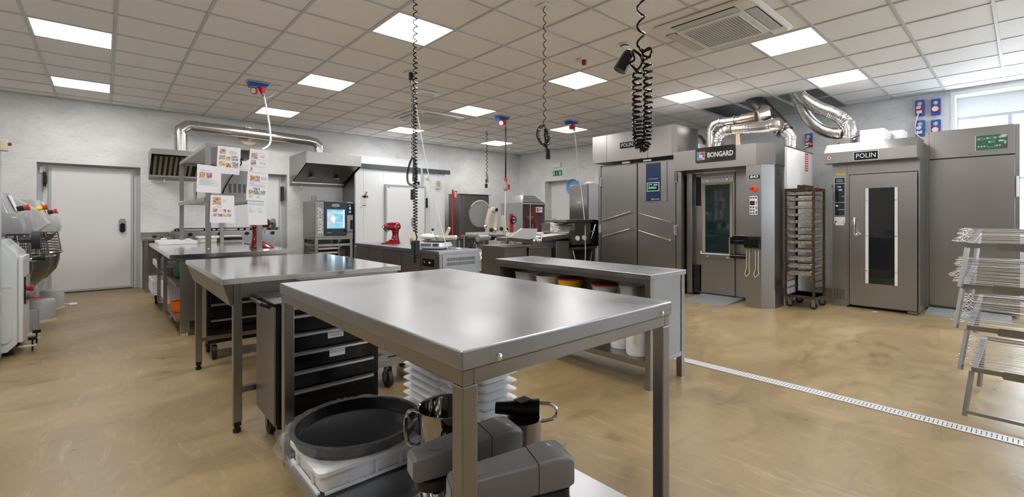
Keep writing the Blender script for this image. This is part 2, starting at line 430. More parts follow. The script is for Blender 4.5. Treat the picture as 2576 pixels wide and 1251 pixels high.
# ================================================================= CEILING
ceil = struct('ceiling', B().box(X0-T, X1+T, Y0-T, Y1+.36, ZT, ZT+.1), 'concrete')
GX, GY, TS = -6.781, -.529, .6
def ccell(i, j): return GX+TS*i, GX+TS*(i+1), GY+TS*j, GY+TS*(j+1)
lamps = [(0, 0), (-4, 0), (4, 4), (0, 4), (-4, 4), (0, 8), (-4, 8), (4, 8), (5, 11), (8, 9), (8, 12), (-4, 12), (0, 12)]
lamps_unseen = [(4, 0), (8, 5), (8, 1), (12, 9), (12, 13), (0, -4), (4, -4), (8, -3), (12, 4), (12, 0)]  # unseen panels, partly the grid carried on, partly added for camera-side fill
holes = {(i, j) for i in (5, 6, 7) for j in (13, 14)} | {(7, 15), (6, 15)}
ac_c = [(8, 8), (-1, 8)]
def seen(x, y):
    fx, fy_ = -math.sin(.8133), math.cos(.8133)
    d = x*fx+y*fy_; u = x*fy_-y*fx
    if d < .3: return False
    px = 1356+1154.67*u/d; py = 547.3-1154.67*(CZ-CH)/d
    return -250 < px < 2826 and py > -110
tile_me = None; far_tiles = B(); edge_n = 0
for i in range(-6, 17):
    for j in range(-6, 16):
        if (i, j) in holes or (i, j) in lamps or (i, j) in lamps_unseen: continue
        x0, x1, y0, y1 = ccell(i, j); full = True
        if x0 < X0: x0 = X0; full = False
        if x1 > X1: x1 = X1; full = False
        if y0 < Y0: y0 = Y0; full = False
        if y1 > Y1: y1 = Y1; full = False
        if x1-x0 < .05 or y1-y0 < .05: continue
        g = .013
        if not seen((x0+x1)/2, (y0+y1)/2):
            far_tiles.box(x0+g, x1-g, y0+g, y1-g, CZ+.006, CZ+.02); continue
        if full and tile_me:
            o = bpy.data.objects.new('ceiling_tile', tile_me); C.objects.link(o); o.parent = ceil; o.location = (x0, y0, 0)
        elif full:
            o = obj('ceiling_tile', B().box(g, TS-g, g, TS-g, CZ+.006, CZ+.02), 'ceiling_tile', ceil); tile_me = o.data; o.location = (x0, y0, 0)
        else:
            obj('ceiling_tile', B().box(x0+g*.6, x1-g*.6, y0+g*.6, y1-g*.6, CZ+.006, CZ+.02), 'ceiling_tile', ceil)
obj('ceiling_tile_field', far_tiles, 'ceiling_tile', ceil, kind='stuff')
for i in range(-5, 17):
    x = GX+TS*i
    obj('grid_rail', B().box(x-.012, x+.012, Y0, Y1, CZ-.001, CZ+.03), 'ceiling_rail', ceil)
for j in range(-5, 17):
    y = GY+TS*j
    if y > Y1: continue
    b = B()
    for i in range(-6, 17):
        xa_, xb_ = max(X0, GX+TS*i+.012), min(X1, GX+TS*(i+1)-.012)
        if xb_-xa_ < .03 or ((i, j) in holes and (i, j-1) in holes and (i, j) != (7, 14)): continue
        b.box(xa_, xb_, y-.012, y+.012, CZ-.001, CZ+.012)
    obj('grid_rail', b, 'ceiling_rail', ceil)
b = B().box(X0, X0+.022, Y0, Y1, CZ-.001, CZ+.004).box(X0, X1, Y1-.022, Y1, CZ-.001, CZ+.004)
obj('wall_angle', b, 'ceiling_rail', ceil)
# light panels
led0 = None
desc = {(0, 0): 'larger of the two ceiling light panels at the upper left', (-4, 0): 'square ceiling light panel nearest the left wall above the grey dough mixers',
 (4, 4): 'large square ceiling light panel seen behind the long black coiled cord', (0, 4): 'square ceiling light panel to the right of the blue ceiling socket near the duct hood',
 (-4, 4): 'small ceiling light panel above the wall duct, crossed by the white socket cable', (0, 8): 'square ceiling light panel beside the far ceiling air conditioner',
 (-4, 8): 'small ceiling light panel in front of the far air conditioner, crossed by coiled cords', (4, 8): 'square ceiling light panel below the small red alarm lamp',
 (5, 11): 'square ceiling light panel left of the opening for the oven ducts', (8, 9): 'square ceiling light panel touching the near ceiling air conditioner',
 (8, 12): 'square ceiling light panel right above the flexible metal hoses', (-4, 12): 'smallest ceiling light panel, nearest the far room corner',
 (0, 12): 'small ceiling light panel above the exit sign, behind a blue socket'}
for k, (i, j) in enumerate(lamps+lamps_unseen):
    x0, x1, y0, y1 = ccell(i, j); cx, cy = (x0+x1)/2, (y0+y1)/2
    lab = desc.get((i, j), 'unseen square ceiling light panel outside the picture'); grp = 'ceiling light panels' if (i, j) in desc else 'ceiling light panels outside the picture'
    if led0 is None:
        led0 = thing('ceiling_light', lab, 'ceiling light', (cx, cy, CZ), group=grp)
        h = .287
        f = B().box(cx-h, cx+h, cy-h, cy-h+.012, CZ-.002, CZ+.01).box(cx-h, cx+h, cy+h-.012, cy+h, CZ-.002, CZ+.01).box(cx-h, cx-h+.012, cy-h+.012, cy+h-.012, CZ-.002, CZ+.01).box(cx+h-.012, cx+h, cy-h+.012, cy+h-.012, CZ-.002, CZ+.01)
        obj('light_frame', f, 'white_plastic', led0)
        obj('lamp_housing', B().box(cx-h, cx+h, cy-h, cy+h, CZ+.011, CZ+.04), 'white_plastic', led0)  # opaque back, added to keep panel light out of the ceiling void
        obj('diffuser', B().box(cx-h+.012, cx+h-.012, cy-h+.012, cy+h-.012, CZ+.001, CZ+.008), 'led_panel', led0)
    else: dup(led0, (cx, cy, CZ), label=lab, group=grp)
# ceiling cassettes
def cassette(lab, cx, cy, h=.475):
    t = thing('ceiling_air_conditioner', lab, 'air conditioner', (cx, cy, CZ))
    z1 = CZ-.002
    prof = [(h, 0), (h, .012), (h-.03, .030), (h-.15, .034)]
    rings = [[Vector((x, y, z1-dz)) for x, y in rrect(cx-r, cx+r, cy-r, cy+r, .05, 4)] for r, dz in prof]
    obj('fascia', B().loft(rings, smooth=False), 'grille_white', t)
    q = h-.155
    obj('centre_panel', B().prism(rrect(cx-q, cx+q, cy-q, cy+q, .05, 4), 'Z', z1-.046, z1-.034), 'grille_white', t)
    for dx, dy in ((1, 0), (-1, 0), (0, 1), (0, -1)):
        a, c = (.052, .30) if dx else (.30, .052); mx_, my_ = cx+dx*(h-.095), cy+dy*(h-.095)
        o = obj('air_outlet', B().box(mx_-a, mx_+a, my_-c, my_+c, z1-.0355, z1-.030), 'dark_void', t)
        k = .006
        obj('flap', B().box(mx_-a+(k if dx else 0), mx_+a-(k if dx else 0), my_-c+(k if dy else 0), my_+c-(k if dy else 0), z1-.040, z1-.0358, bev=.002, seg=1), 'ceiling_rail', o)
    s = .265
    g = obj('intake_backing', B().box(cx-s, cx+s, cy-s, cy+s, z1-.0475, z1-.0462), 'black_matt', t)
    b = B(); n = 20
    for k in range(n+1):
        p = -s+2*s*k/n
        b.box(cx+p-.0028, cx+p+.0028, cy-s, cy+s, z1-.053, z1-.0476); b.box(cx-s, cx+s, cy+p-.0028, cy+p+.0028, z1-.053, z1-.0476)
    obj('intake_grille', b, 'grille_white', g, kind='stuff')
    b = B()
    for e in (-1, 1): b.box(cx+e*(q-.028)-.002, cx+e*(q-.028)+.002, cy-.06, cy+.06, z1-.0475, z1-.046)
    obj('latch_slots', b, 'ink_soft', t)
    return t
cassette('large square ceiling air conditioner with latticed intake, nearest the camera', -1.98, 4.29)
cassette('far square ceiling air conditioner behind the hanging coiled cords', -7.42, 4.27)
# smoke detector, red alarm lamp, emergency lamp
t = thing('smoke_detector', 'round white smoke detector on the ceiling with a dark ring', 'smoke detector', (-2.884, 3.962, CZ))
c = (-2.884, 3.962, CZ-.001)
obj('detector_base', B().lathe(c, [(0, 0), (.055, 0), (.055, -.012), (.04, -.014), (0, -.014)]), 'white_plastic', t)
obj('dark_ring', B().lathe(c, [(.046, -.0142), (.046, -.026), (.0, -.026)]), 'black_plastic', t)
obj('detector_cap', B().lathe(c, [(.047, -.0262), (.045, -.036), (.02, -.045), (0, -.046)]), 'white_plastic', t)
t = thing('alarm_lamp', 'small red alarm lamp on a square ceiling plate', 'lamp', (-3.49, 3.985, CZ))
obj('ceiling_plate', B().box(-3.55, -3.44, 3.93, 4.04, CZ-.008, CZ-.001), 'white_plastic', t)
obj('red_lens', B().lathe((-3.475, 4.0, CZ-.008), [(.026, 0), (.026, -.045), (.018, -.06), (0, -.064)]), 'red_dark', t)
t = thing('emergency_light', 'slim white emergency light flat on the ceiling behind the coiled cords', 'emergency light', (-5.93, 3.38, CZ))
obj('light_housing', B().box(-5.99, -5.87, 3.22, 3.55, CZ-.035, CZ-.001, bev=.008), 'white_plastic', t)
obj('lens', B().box(-5.97, -5.89, 3.30, 3.48, CZ-.045, CZ-.0352, bev=.004), 'clear_plastic', t)
t = thing('wall_emergency_light', 'white emergency light box on the wall above the green exit sign', 'emergency light', (-8.56, Y1, 2.57))
obj('light_housing', B().box(-8.71, -8.41, Y1-.05, Y1-.001, 2.51, 2.63, bev=.01), 'white_plastic', t)
obj('lens', B().box(-8.69, -8.43, Y1-.056, Y1-.0502, 2.53, 2.60), 'wall_paint', t)
t = thing('exit_sign', 'green emergency exit sign on the wall above the far door', 'sign', (-8.56, Y1, 2.36))
obj('sign_plate', B().box(-8.723, -8.397, Y1-.01, Y1-.001, 2.295, 2.432), 'green_sign', t)
yy = Y1-.0105
obj('door_symbol', B().box(-8.70, -8.665, yy-.001, yy, 2.315, 2.41), 'white_plastic', t)
obj('arrow', B().box(-8.585, -8.575, yy-.001, yy, 2.335, 2.41).prism([(-8.60, 2.335), (-8.56, 2.335), (-8.58, 2.312)], 'Y', yy-.001, yy), 'white_plastic', t)
b = B().prism([(-8.50, 2.315), (-8.43, 2.315), (-8.43, 2.41), (-8.50, 2.41)], 'Y', yy-.001, yy)
obj('running_figure_panel', b, 'white_plastic', t)
b = B(); y2 = yy-.0015
for p in ([(-8.470, 2.395), (-8.455, 2.395), (-8.455, 2.407), (-8.470, 2.407)], [(-8.480, 2.36), (-8.462, 2.36), (-8.455, 2.392), (-8.472, 2.392)], [(-8.495, 2.32), (-8.487, 2.32), (-8.462, 2.36), (-8.475, 2.36)],
          [(-8.462, 2.36), (-8.475, 2.36), (-8.452, 2.338), (-8.446, 2.344)], [(-8.49, 2.37), (-8.485, 2.365), (-8.46, 2.385), (-8.463, 2.39)], [(-8.46, 2.382), (-8.438, 2.368), (-8.436, 2.374), (-8.457, 2.39)]):
    b.prism(p, 'Y', y2, y2+.001)
obj('running_figure', b, 'green_sign', t)

# ================================================================= HANGING CORDS
def coil_path(pts, dens, R, step=14):
    pts = [Vector(p) for p in pts]; out = []; ph = 0
    for k in range(len(pts)-1):
        a, c = pts[k], pts[k+1]; d = c-a; ln = d.length
        if ln < 1e-6: continue
        dn = dens[k] if isinstance(dens, (list, tuple)) else dens
        n = max(2, int(ln*dn*step)); t = d.normalized()
        u = t.cross(Vector((0, 1, 0)) if abs(t.y) < .9 else Vector((1, 0, 0))).normalized(); v = t.cross(u)
        for i in range(n):
            f = i/n; an = ph+2*math.pi*dn*ln*f
            out.append(a+d*f+(u*math.cos(an)+v*math.sin(an))*R)
        ph += 2*math.pi*dn*ln
    return out
def arc(c, r, a0, a1, n, pl=('x', 'z'), sx=1.0, rot=0.8133):
    """arc in the vertical plane turned to face the middle of the room"""
    out = []
    for i in range(n+1):
        a = math.radians(a0+(a1-a0)*i/n); h = r*math.cos(a)*sx
        out.append((c[0]+h*math.cos(rot), c[1]+h*math.sin(rot), c[2]+r*math.sin(a)))
    return out
RT = Vector((math.cos(.8133), math.sin(.8133), 0))
# A: long cord beside the left table with black switch box
ax, ay = -2.735, 1.474
t = thing('coiled_cord', 'long black coiled cord with a black plug box hanging beside the shiny left table', 'cord', (ax, ay, CZ))
obj('cord', B().tube(coil_path([(ax, ay, CZ-.002), (ax, ay, 2.3), (ax, ay, 1.9), (ax, ay, 1.5), (ax, ay, 1.08)], [21, 30, 44, 52], .0135), .0038, 5), 'black_gloss', t)
obj('cord_tail', B().tube([(ax, ay, 1.085), (ax+.005, ay+.01, 1.05), (ax, ay, 1.01)], .005), 'black_plastic', t)
s = obj('switch_box', B().box(ax-.026, ax+.026, ay-.02, ay+.02, .93, 1.03, bev=.006), 'black_plastic', t)
obj('box_stub', B().cyl((ax, ay, .885), (ax, ay, .931), .013), 'black_plastic', s); obj('indicator', B().sph((ax, ay, .884), .004), 'red_plastic', s)
obj('yellow_tag', B().box(ax-.036, ax-.030, ay-.02, ay+.002, 1.0, 1.045), 'yellow', t)
# B: thin cord from a small ceiling socket, bundled in loops
bx, by = -5.256, 2.773
t = thing('coiled_cord', 'thin black coiled cord knotted into a hanging loop left of the long coiled cord', 'cord', (bx, by, CZ))
obj('ceiling_plate', B().box(bx-.09, bx+.03, by-.05, by+.05, CZ-.008, CZ-.001), 'white_plastic', t)
obj('plug', B().box(bx-.024, bx+.024, by-.02, by+.02, CZ-.105, CZ-.008, bev=.006), 'black_plastic', t)
o = RT*.02
obj('cord', B().tube(coil_path([(bx, by, CZ-.10), Vector((bx, by, 2.7))+o, Vector((bx, by, 2.3))+o, Vector((bx, by, 1.93))+o], [12, 16, 18], .014), .004, 5), 'black_plastic', t)
top = Vector((bx, by, 1.93))+o
loop = sm([top, top-RT*.035+Vector((0, 0, -.08)), top-RT*.065+Vector((0, 0, -.22)), top-RT*.05+Vector((0, 0, -.32)), top+RT*.0+Vector((0, 0, -.345)), top+RT*.04+Vector((0, 0, -.30)), top+RT*.045+Vector((0, 0, -.12)), top+RT*.02+Vector((0, 0, -.02)), top+RT*.01+Vector((0, 0, -.30))], 4)
obj('cord_loop', B().tube(coil_path(loop, 80, .012), .004, 5), 'black_plastic', t)
obj('hanging_plug', B().box(top.x-.02, top.x+.02, top.y-.02, top.y+.02, 1.40, 1.53, bev=.006), 'black_plastic', t)
# white cable running from the same socket down to the refrigerated counter
single('white_cable', B().tube([(bx, by, CZ-.1), (bx+.01, by+.03, 2.75), (bx+.04, by+.12, 2.2), (bx+.09, by+.24, 1.5), (-5.119, 3.20, .80), (-5.11, 3.22, .775)], .0065, 6), 'white_plastic',
       'taut white cable running from the ceiling down to the refrigerated counter', 'cable', loc=(bx, by, CZ-.1))
# C: cord from the square ceiling plate, ending in a wound loop
cx, cy = -2.829, 2.741
t = thing('coiled_cord', 'thin black coiled cord wound into an oval loop with a short plug', 'cord', (cx, cy, CZ))
obj('ceiling_plate', B().box(cx-.06, cx+.05, cy-.05, cy+.05, CZ-.008, CZ-.001), 'white_plastic', t)
obj('cord', B().tube(coil_path([(cx, cy, CZ-.008), (cx, cy, 2.5), (cx, cy, 1.98)], [13.5, 13.5], .0115), .0036, 5), 'black_gloss', t)
lc = Vector((cx, cy, 1.885))-RT*.012
loop = [lc+RT*(.047*math.cos(math.radians(a))-.02*math.sin(math.radians(a))*(1 if a > 180 else 0))+Vector((0, 0, .085*math.sin(math.radians(a)))) for a in range(80, 420, 17)]
obj('cord_loop', B().tube(coil_path(loop+[Vector((cx+.01, cy+.01, 1.80)), Vector((cx+.01, cy+.015, 1.75))], 78, .013), .0038, 5), 'black_gloss', t)
obj('inner_strand', B().tube([Vector((cx, cy, 1.98)), lc+RT*.02+Vector((0, 0, .04)), lc+RT*.005, lc+RT*.03+Vector((0, 0, -.05)), Vector((cx+.01, cy+.01, 1.79))], .004, 5), 'black_gloss', t)
pc = Vector((cx, cy, 1.72))+RT*.03
p_ = obj('plug', B().cyl(pc+Vector((0, 0, .045)), pc-Vector((0, 0, .04)), .02, .022, 12), 'black_gloss', t)
# D: heavy cord over the front table
dx, dy = -1.03, 1.53
t = thing('coiled_cord', 'thick black coiled cord doubled back on itself, hanging over the front table', 'cord', (dx, dy, CZ))
dp = Vector((dx, dy, 0))-RT*.004
V = lambda h, z: Vector((dx, dy, z))+RT*h
obj('cord', B().tube(coil_path([V(-.004, CZ-.002), V(-.004, 2.3), V(-.004, 1.83)], [14.5, 14.5], .0145, 18), .0043, 6), 'black_gloss', t)
obj('knot', B().tube(sm([V(-.01, 1.85), V(.0, 1.83), V(.03, 1.845), V(.035, 1.82), V(.01, 1.80), V(-.012, 1.82), V(-.035, 1.835), V(-.03, 1.80), V(-.045, 1.785), V(-.02, 1.76), V(.0, 1.79), V(-.012, 1.83)]), .0045, 7), 'black_gloss', t)
leg1 = [V(.018, 1.835), V(.022, 1.76), V(.024, 1.66), V(.022, 1.55), V(.018, 1.475), V(.006, 1.452), V(-.008, 1.455), V(-.018, 1.48), V(-.020, 1.56), V(-.020, 1.66), V(-.020, 1.74), V(-.012, 1.768)]
obj('doubled_coil', B().tube(coil_path(leg1, [34, 40, 48, 66, 88, 105, 100, 70, 50, 42, 36], .0160, 14), .0048, 6), 'black_gloss', t)
a, c = V(-.055, 1.82), V(-.088, 1.755)
obj('plug', B().cyl(a, c, .020, .026, 8).sph(a, .0195), 'black_gloss', t)
# E: small far cord
ex, ey = -7.763, 5.835
t = thing('coiled_cord', 'short thin black coiled cord near the far corner, plug at its end', 'cord', (ex, ey, CZ))
obj('ceiling_plate', B().box(ex-.05, ex+.05, ey-.05, ey+.05, CZ-.006, CZ-.001), 'white_plastic', t)
obj('cord', B().tube(coil_path([(ex, ey, CZ-.006), (ex, ey, 2.1)], 12, .016), .006, 5), 'black_plastic', t)
obj('cord_loop', B().tube(coil_path([(ex, ey, 2.1), (ex+.02, ey, 2.0), (ex+.01, ey, 1.92), (ex-.01, ey-.01, 1.98), (ex-.02, ey, 1.90)], 30, .02), .006, 5), 'black_plastic', t)
obj('plug', B().box(ex-.05, ex, ey-.02, ey+.02, 1.80, 1.89, bev=.006), 'black_plastic', t)
# blue ceiling sockets with red plugs
def ceil_socket(lab, cx, cy, white_face):
    t = thing('ceiling_socket', lab, 'socket', (cx, cy, CZ))
    obj('back_plate', B().box(cx-.075, cx+.075, cy-.135, cy+.135, CZ-.012, CZ-.001), 'grey_pale', t)
    obj('socket_box', B().prism([(cy-.12, CZ-.012), (cy+.12, CZ-.012), (cy+.10, CZ-.045), (cy-.10, CZ-.075)], 'X', cx-.06, cx+.06), 'blue_plastic', t)
    s = obj('red_socket', B().cyl((cx+.01, cy+.03, CZ-.05), (cx+.02, cy+.055, CZ-.14), .042, .03), 'red_plastic', t)
    obj('red_lid', B().cyl((cx+.045, cy-.045, CZ-.125), (cx+.06, cy-.065, CZ-.13), .047), 'red_plastic', s)
    obj('lid_face', B().cyl((cx+.0605, cy-.0655, CZ-.13), (cx+.063, cy-.069, CZ-.131), .034), white_face, s)
    obj('cable_gland', B().cyl((cx+.02, cy+.055, CZ-.14), (cx+.024, cy+.065, CZ-.18), .024, .018), 'grey_plastic', t)
    return t
ceil_socket('blue ceiling socket with red plug nearest the left, feeding the poster shelf', -7.10, 1.50, 'paper')
ceil_socket('blue ceiling socket with red plug and a thick black cable below it', -6.47, 5.20, 'paper')
ceil_socket('blue ceiling socket with red plug in front of a light panel, far right one', -5.88, 6.40, 'red_plastic')
single('white_cable', B().tube(sm([(-7.076, 1.565, CZ-.17), (-7.05, 1.60, 2.6), (-7.0, 1.62, 2.35), (-6.85, 1.58, 2.15), (-6.6, 1.40, 2.02), (-6.3, 1.21, 1.96), (-6.15, 1.15, 1.945)]), .011, 8), 'white_plastic',
       'thick white cable drooping from the left ceiling socket to the overshelf', 'cable', loc=(-7.076, 1.565, CZ-.17))
t = thing('ceiling_plate', 'tiny white ceiling plate with a grey wire beside the left blue socket', 'socket', (-7.12, 1.72, CZ))
obj('plate', B().box(-7.17, -7.07, 1.67, 1.77, CZ-.008, CZ-.001), 'white_plastic', t)
obj('wire', B().tube([(-7.12, 1.72, CZ-.008), (-7.12, 1.71, CZ-.08), (-7.1, 1.66, CZ-.15), (-7.08, 1.59, CZ-.2)], .004), 'grey_pale', t)
t = thing('power_cable', 'straight dark cable with a grey and red connector hanging below the middle blue socket', 'cable', (-6.446, 5.265, CZ-.18))
kx, ky = -6.446, 5.265
obj('cable', B().tube([(kx, ky, CZ-.18), (kx, ky, 1.90)], .013, 8), 'rubber', t)
obj('red_collar', B().cyl((kx, ky, 1.90), (kx, ky, 1.83), .030), 'red_plastic', t)
obj('connector_body', B().cyl((kx, ky, 1.83), (kx, ky, 1.70), .034, .045).cyl((kx, ky, 1.70), (kx, ky, 1.66), .045, .02), 'grey_plastic', t)
obj('red_flap', B().box(kx+.03, kx+.055, ky+.02, ky+.06, 1.68, 1.78, bev=.008), 'red_plastic', t)
obj('lower_white_cable', B().tube([(kx, ky, 1.66), (kx, ky, 1.5), (kx-.01, ky-.01, 1.2), (kx, ky+.01, .95), (kx+.02, ky+.03, .93)], .010, 6), 'white_plastic', t)
single('white_cable', B().tube([(-5.856, 6.465, CZ-.18), (-5.80, 6.48, 2.3), (-5.70, 6.50, 1.6), (-5.62, 6.50, 1.0), (-5.60, 6.48, .5), (-5.60, 6.45, .012)], .008, 6), 'white_plastic',
       'thin white cable hanging in front of the tall grey fridge down to the pastry sheeter', 'cable', loc=(-5.856, 6.465, CZ-.18))
t = thing('sensor_wire', 'thin pale wire with a tiny clip hanging from the ceiling at upper right', 'cable', (-1.10, 3.30, CZ))
obj('wire', B().tube([(-1.10, 3.30, CZ-.001), (-1.105, 3.33, CZ-.10), (-1.16, 3.52, CZ-.13), (-1.23, 3.75, CZ-.07), (-1.28, 3.92, CZ-.002)], .0025), 'grey_pale', t)
obj('clip', B().box(-1.18, -1.16, 3.53, 3.56, CZ-.14, CZ-.12), 'rubber', t)
# ================================================================= FRONT TABLE
x0, x1, y0, y1 = -2.18, -.806, .54, 1.372
t = thing('work_table', 'large brushed steel worktable on castors with bottom shelf, nearest the camera', 'table', (-1.49, .955, 0))
obj('tabletop', B().box(x0, x1, y0, y1, .857, .90, bev=.004), 'steel_top', t)
fb = B(); q = .006
for (a, b_, c, d) in ((x0+q, x1-q, y0+q, y0+.036), (x0+q, x1-q, y1-.036, y1-q), (x0+q, x0+.036, y0+.036, y1-.036), (x1-.036, x1-q, y0+.036, y1-.036)): fb.box(a, b_, c, d, .822, .8565, bev=.002, seg=1)
obj('top_frame', fb, 'steel', t)
for sx in (x0+q, x1-q-.04):
    for sy in (y0+q, y1-q-.04):
        l = obj('leg', B().box(sx, sx+.04, sy, sy+.04, .128, .8215, bev=.003, seg=2), 'steel', t)
        caster(t, sx+.02+(.07 if sx < -1.5 else -.07), sy+.02+(.07 if sy < 1 else -.07), .05, .128)
obj('bottom_shelf', B().box(x0+.04, x1-.04, y0+.012, y1-.012, .165, .18, bev=.002, seg=1).box(x0+.048, x1-.048, y0+.008, y0+.02, .13, .165).box(x0+.048, x1-.048, y1-.02, y1-.008, .13, .165).box(x0+.008, x0+.02, y0+.05, y1-.05, .13, .18).box(x1-.02, x1-.008, y0+.05, y1-.05, .13, .18), 'steel_top', t)
for (bx_, by_) in ((x1+.001, y0+.10), (x1+.001, y1-.06)):
    obj('rivet', B().lathe((bx_, by_, .868), [(0, .0025), (.006, .002), (.0085, 0)], 14, axis='X').sph((bx_+.002, by_, .868), .0026, seg=8), 'chrome', t)

# ------------------------------------------------ things on its bottom shelf
zs = .1805
t = thing('dough_box', 'white plastic dough box with a lid under the big black pan', 'box', (-1.89, .755, zs))
bx0, bx1, by0, by1 = -2.07, -1.71, .55, .95
def tray_rings(x0, x1, y0, y1, prof, r=.03): return [[Vector((x, y, z)) for x, y in rrect(x0-e, x1+e, y0-e, y1+e, r, 4)] for e, z in prof]
obj('box_body', B().loft(tray_rings(bx0+.01, bx1-.01, by0+.01, by1-.01, [(-.012, zs), (-.002, zs+.012), (0, zs+.07)])), 'milky_plastic', t)
b = B()
for yv in (.66, .76, .86): b.box(bx1-.009, bx1-.001, yv-.004, yv+.004, zs+.012, zs+.068)
for xv in (-1.98, -1.80): b.box(xv-.004, xv+.004, by0+.001, by0+.009, zs+.012, zs+.068)
b.box(bx0+.02, bx1-.02, by0-.002, by0+.009, zs+.008, zs+.016).box(bx1-.009, bx1+.002, by0+.02, by1-.02, zs+.008, zs+.016)
obj('rib', b, 'milky_plastic', t)
obj('lid', B().loft(tray_rings(bx0, bx1, by0, by1, [(0, zs+.071), (.004, zs+.074), (.004, zs+.088), (-.004, zs+.096), (-.022, zs+.098), (-.03, zs+.093)])), 'milky_plastic', t)
pz = zs+.0995
pan = thing('round_pan', 'big round black pan lying on the white dough box', 'pan', (-1.925, .772, pz))
c = (-1.925, .772, pz)
obj('pan_body', B().lathe(c, [(0, 0), (.225, 0), (.232, .004), (.25, .045), (.256, .049), (.252, .052), (.247, .047), (.226, .010), (.218, .006), (0, .006)], 72), 'pan_coat', pan)
# crinkled cling film gathered round the pan
b = B(); rnd = random.Random(3); rings = []; n = 110
for (r, h, j) in ((.235, .052, .004), (.262, .056, .010), (.268, .035, .016), (.262, .014, .020), (.270, .004, .024), (.290, .002, .014)):
    ring = []
    for i in range(n):
        a = 2*math.pi*i/n; k = 1+.07*max(0, math.cos(a+2.4)); w_ = math.sin(a*9+r*40)*.5+math.sin(a*23+h*90)*.35+rnd.uniform(-.6, .6)
        rr = (r*k if h < .05 else r)+j*w_*.6; z = max(.0012, h+j*.45*rnd.uniform(-1, 1)) if h > .003 else .0012
        ring.append(Vector(c)+Vector((rr*math.cos(a), rr*math.sin(a), z)))
    rings.append(ring)
b.loft(rings, caps=False, smooth=False)
o = single('cling_film', b, 'cling_film', 'crumpled clear plastic film wrapped around the black pan', 'plastic film', loc=(-1.925, .772, pz))
# nested lidded trays, two stacks
tx0, tx1, ty0, ty1 = -2.045, -1.735, 1.035, 1.215
first = None; hh = .0345
for s_ in range(2):
    for k in range(11):
        ox = s_*.325; z = zs+k*hh
        ORD = ['topmost', 'second', 'third', 'fourth', 'fifth', 'sixth', 'seventh', 'eighth', 'ninth', 'tenth', 'lowest']
        lab = '%s translucent white plastic tray from the top of the %s nested stack' % (ORD[10-k], 'left' if s_ == 0 else 'right')
        grp = 'nested trays, %s stack' % ('left' if s_ == 0 else 'right')
        if first is None:
            first = thing('plastic_tray', lab, 'tray', (-1.89, 1.125, z), group=grp)
            obj('tray_body', B().loft(tray_rings(tx0+.02, tx1-.02, ty0+.02, ty1-.02, [(-.010, z), (-.002, z+.008), (0, z+.030)], .02)), 'milky_plastic', first)
            obj('tray_rim', B().loft(tray_rings(tx0, tx1, ty0, ty1, [(-.018, z+.0302), (.0, z+.0285), (.003, z+.0305), (0, z+.0332), (-.018, z+.0340)], .02)), 'milky_plastic', first)
        else: dup(first, (-1.89+ox, 1.125, z), label=lab, group=grp)
# steel bowl with handle standing in a dark pot
c = (-1.375, .865, 0)
t = thing('black_pot', 'dark pot under the shiny mixing bowl', 'pot', (c[0], c[1], zs))
obj('pot_body', B().lathe((c[0], c[1], zs), [(0, 0), (.075, 0), (.086, .01), (.088, .16), (.092, .165), (.085, .166), (.082, .02), (0, .015)], 40), 'black_paint', t)
t = thing('mixing_bowl', 'shiny steel mixing bowl with a loop handle beside the black pan', 'bowl', (c[0], c[1], .347))
obj('bowl_body', B().lathe((c[0], c[1], .3475), [(0, 0), (.06, 0), (.075, .008), (.094, .05), (.101, .175), (.105, .178), (.103, .181), (.098, .177), (.091, .05), (.07, .012), (0, .006)], 48), 'bowl_steel', t)
ha = Vector((-math.cos(.8133), -math.sin(.8133), 0)); cc = Vector((c[0], c[1], 0))
obj('handle', B().tube(sm([cc+ha*.098+Vector((0, 0, .505)), cc+ha*.125+Vector((0, 0, .512)), cc+ha*.145+Vector((0, 0, .49)), cc+ha*.148+Vector((0, 0, .44)), cc+ha*.135+Vector((0, 0, .395)), cc+ha*.096+Vector((0, 0, .385))]), .007, 8), 'bowl_steel', t)
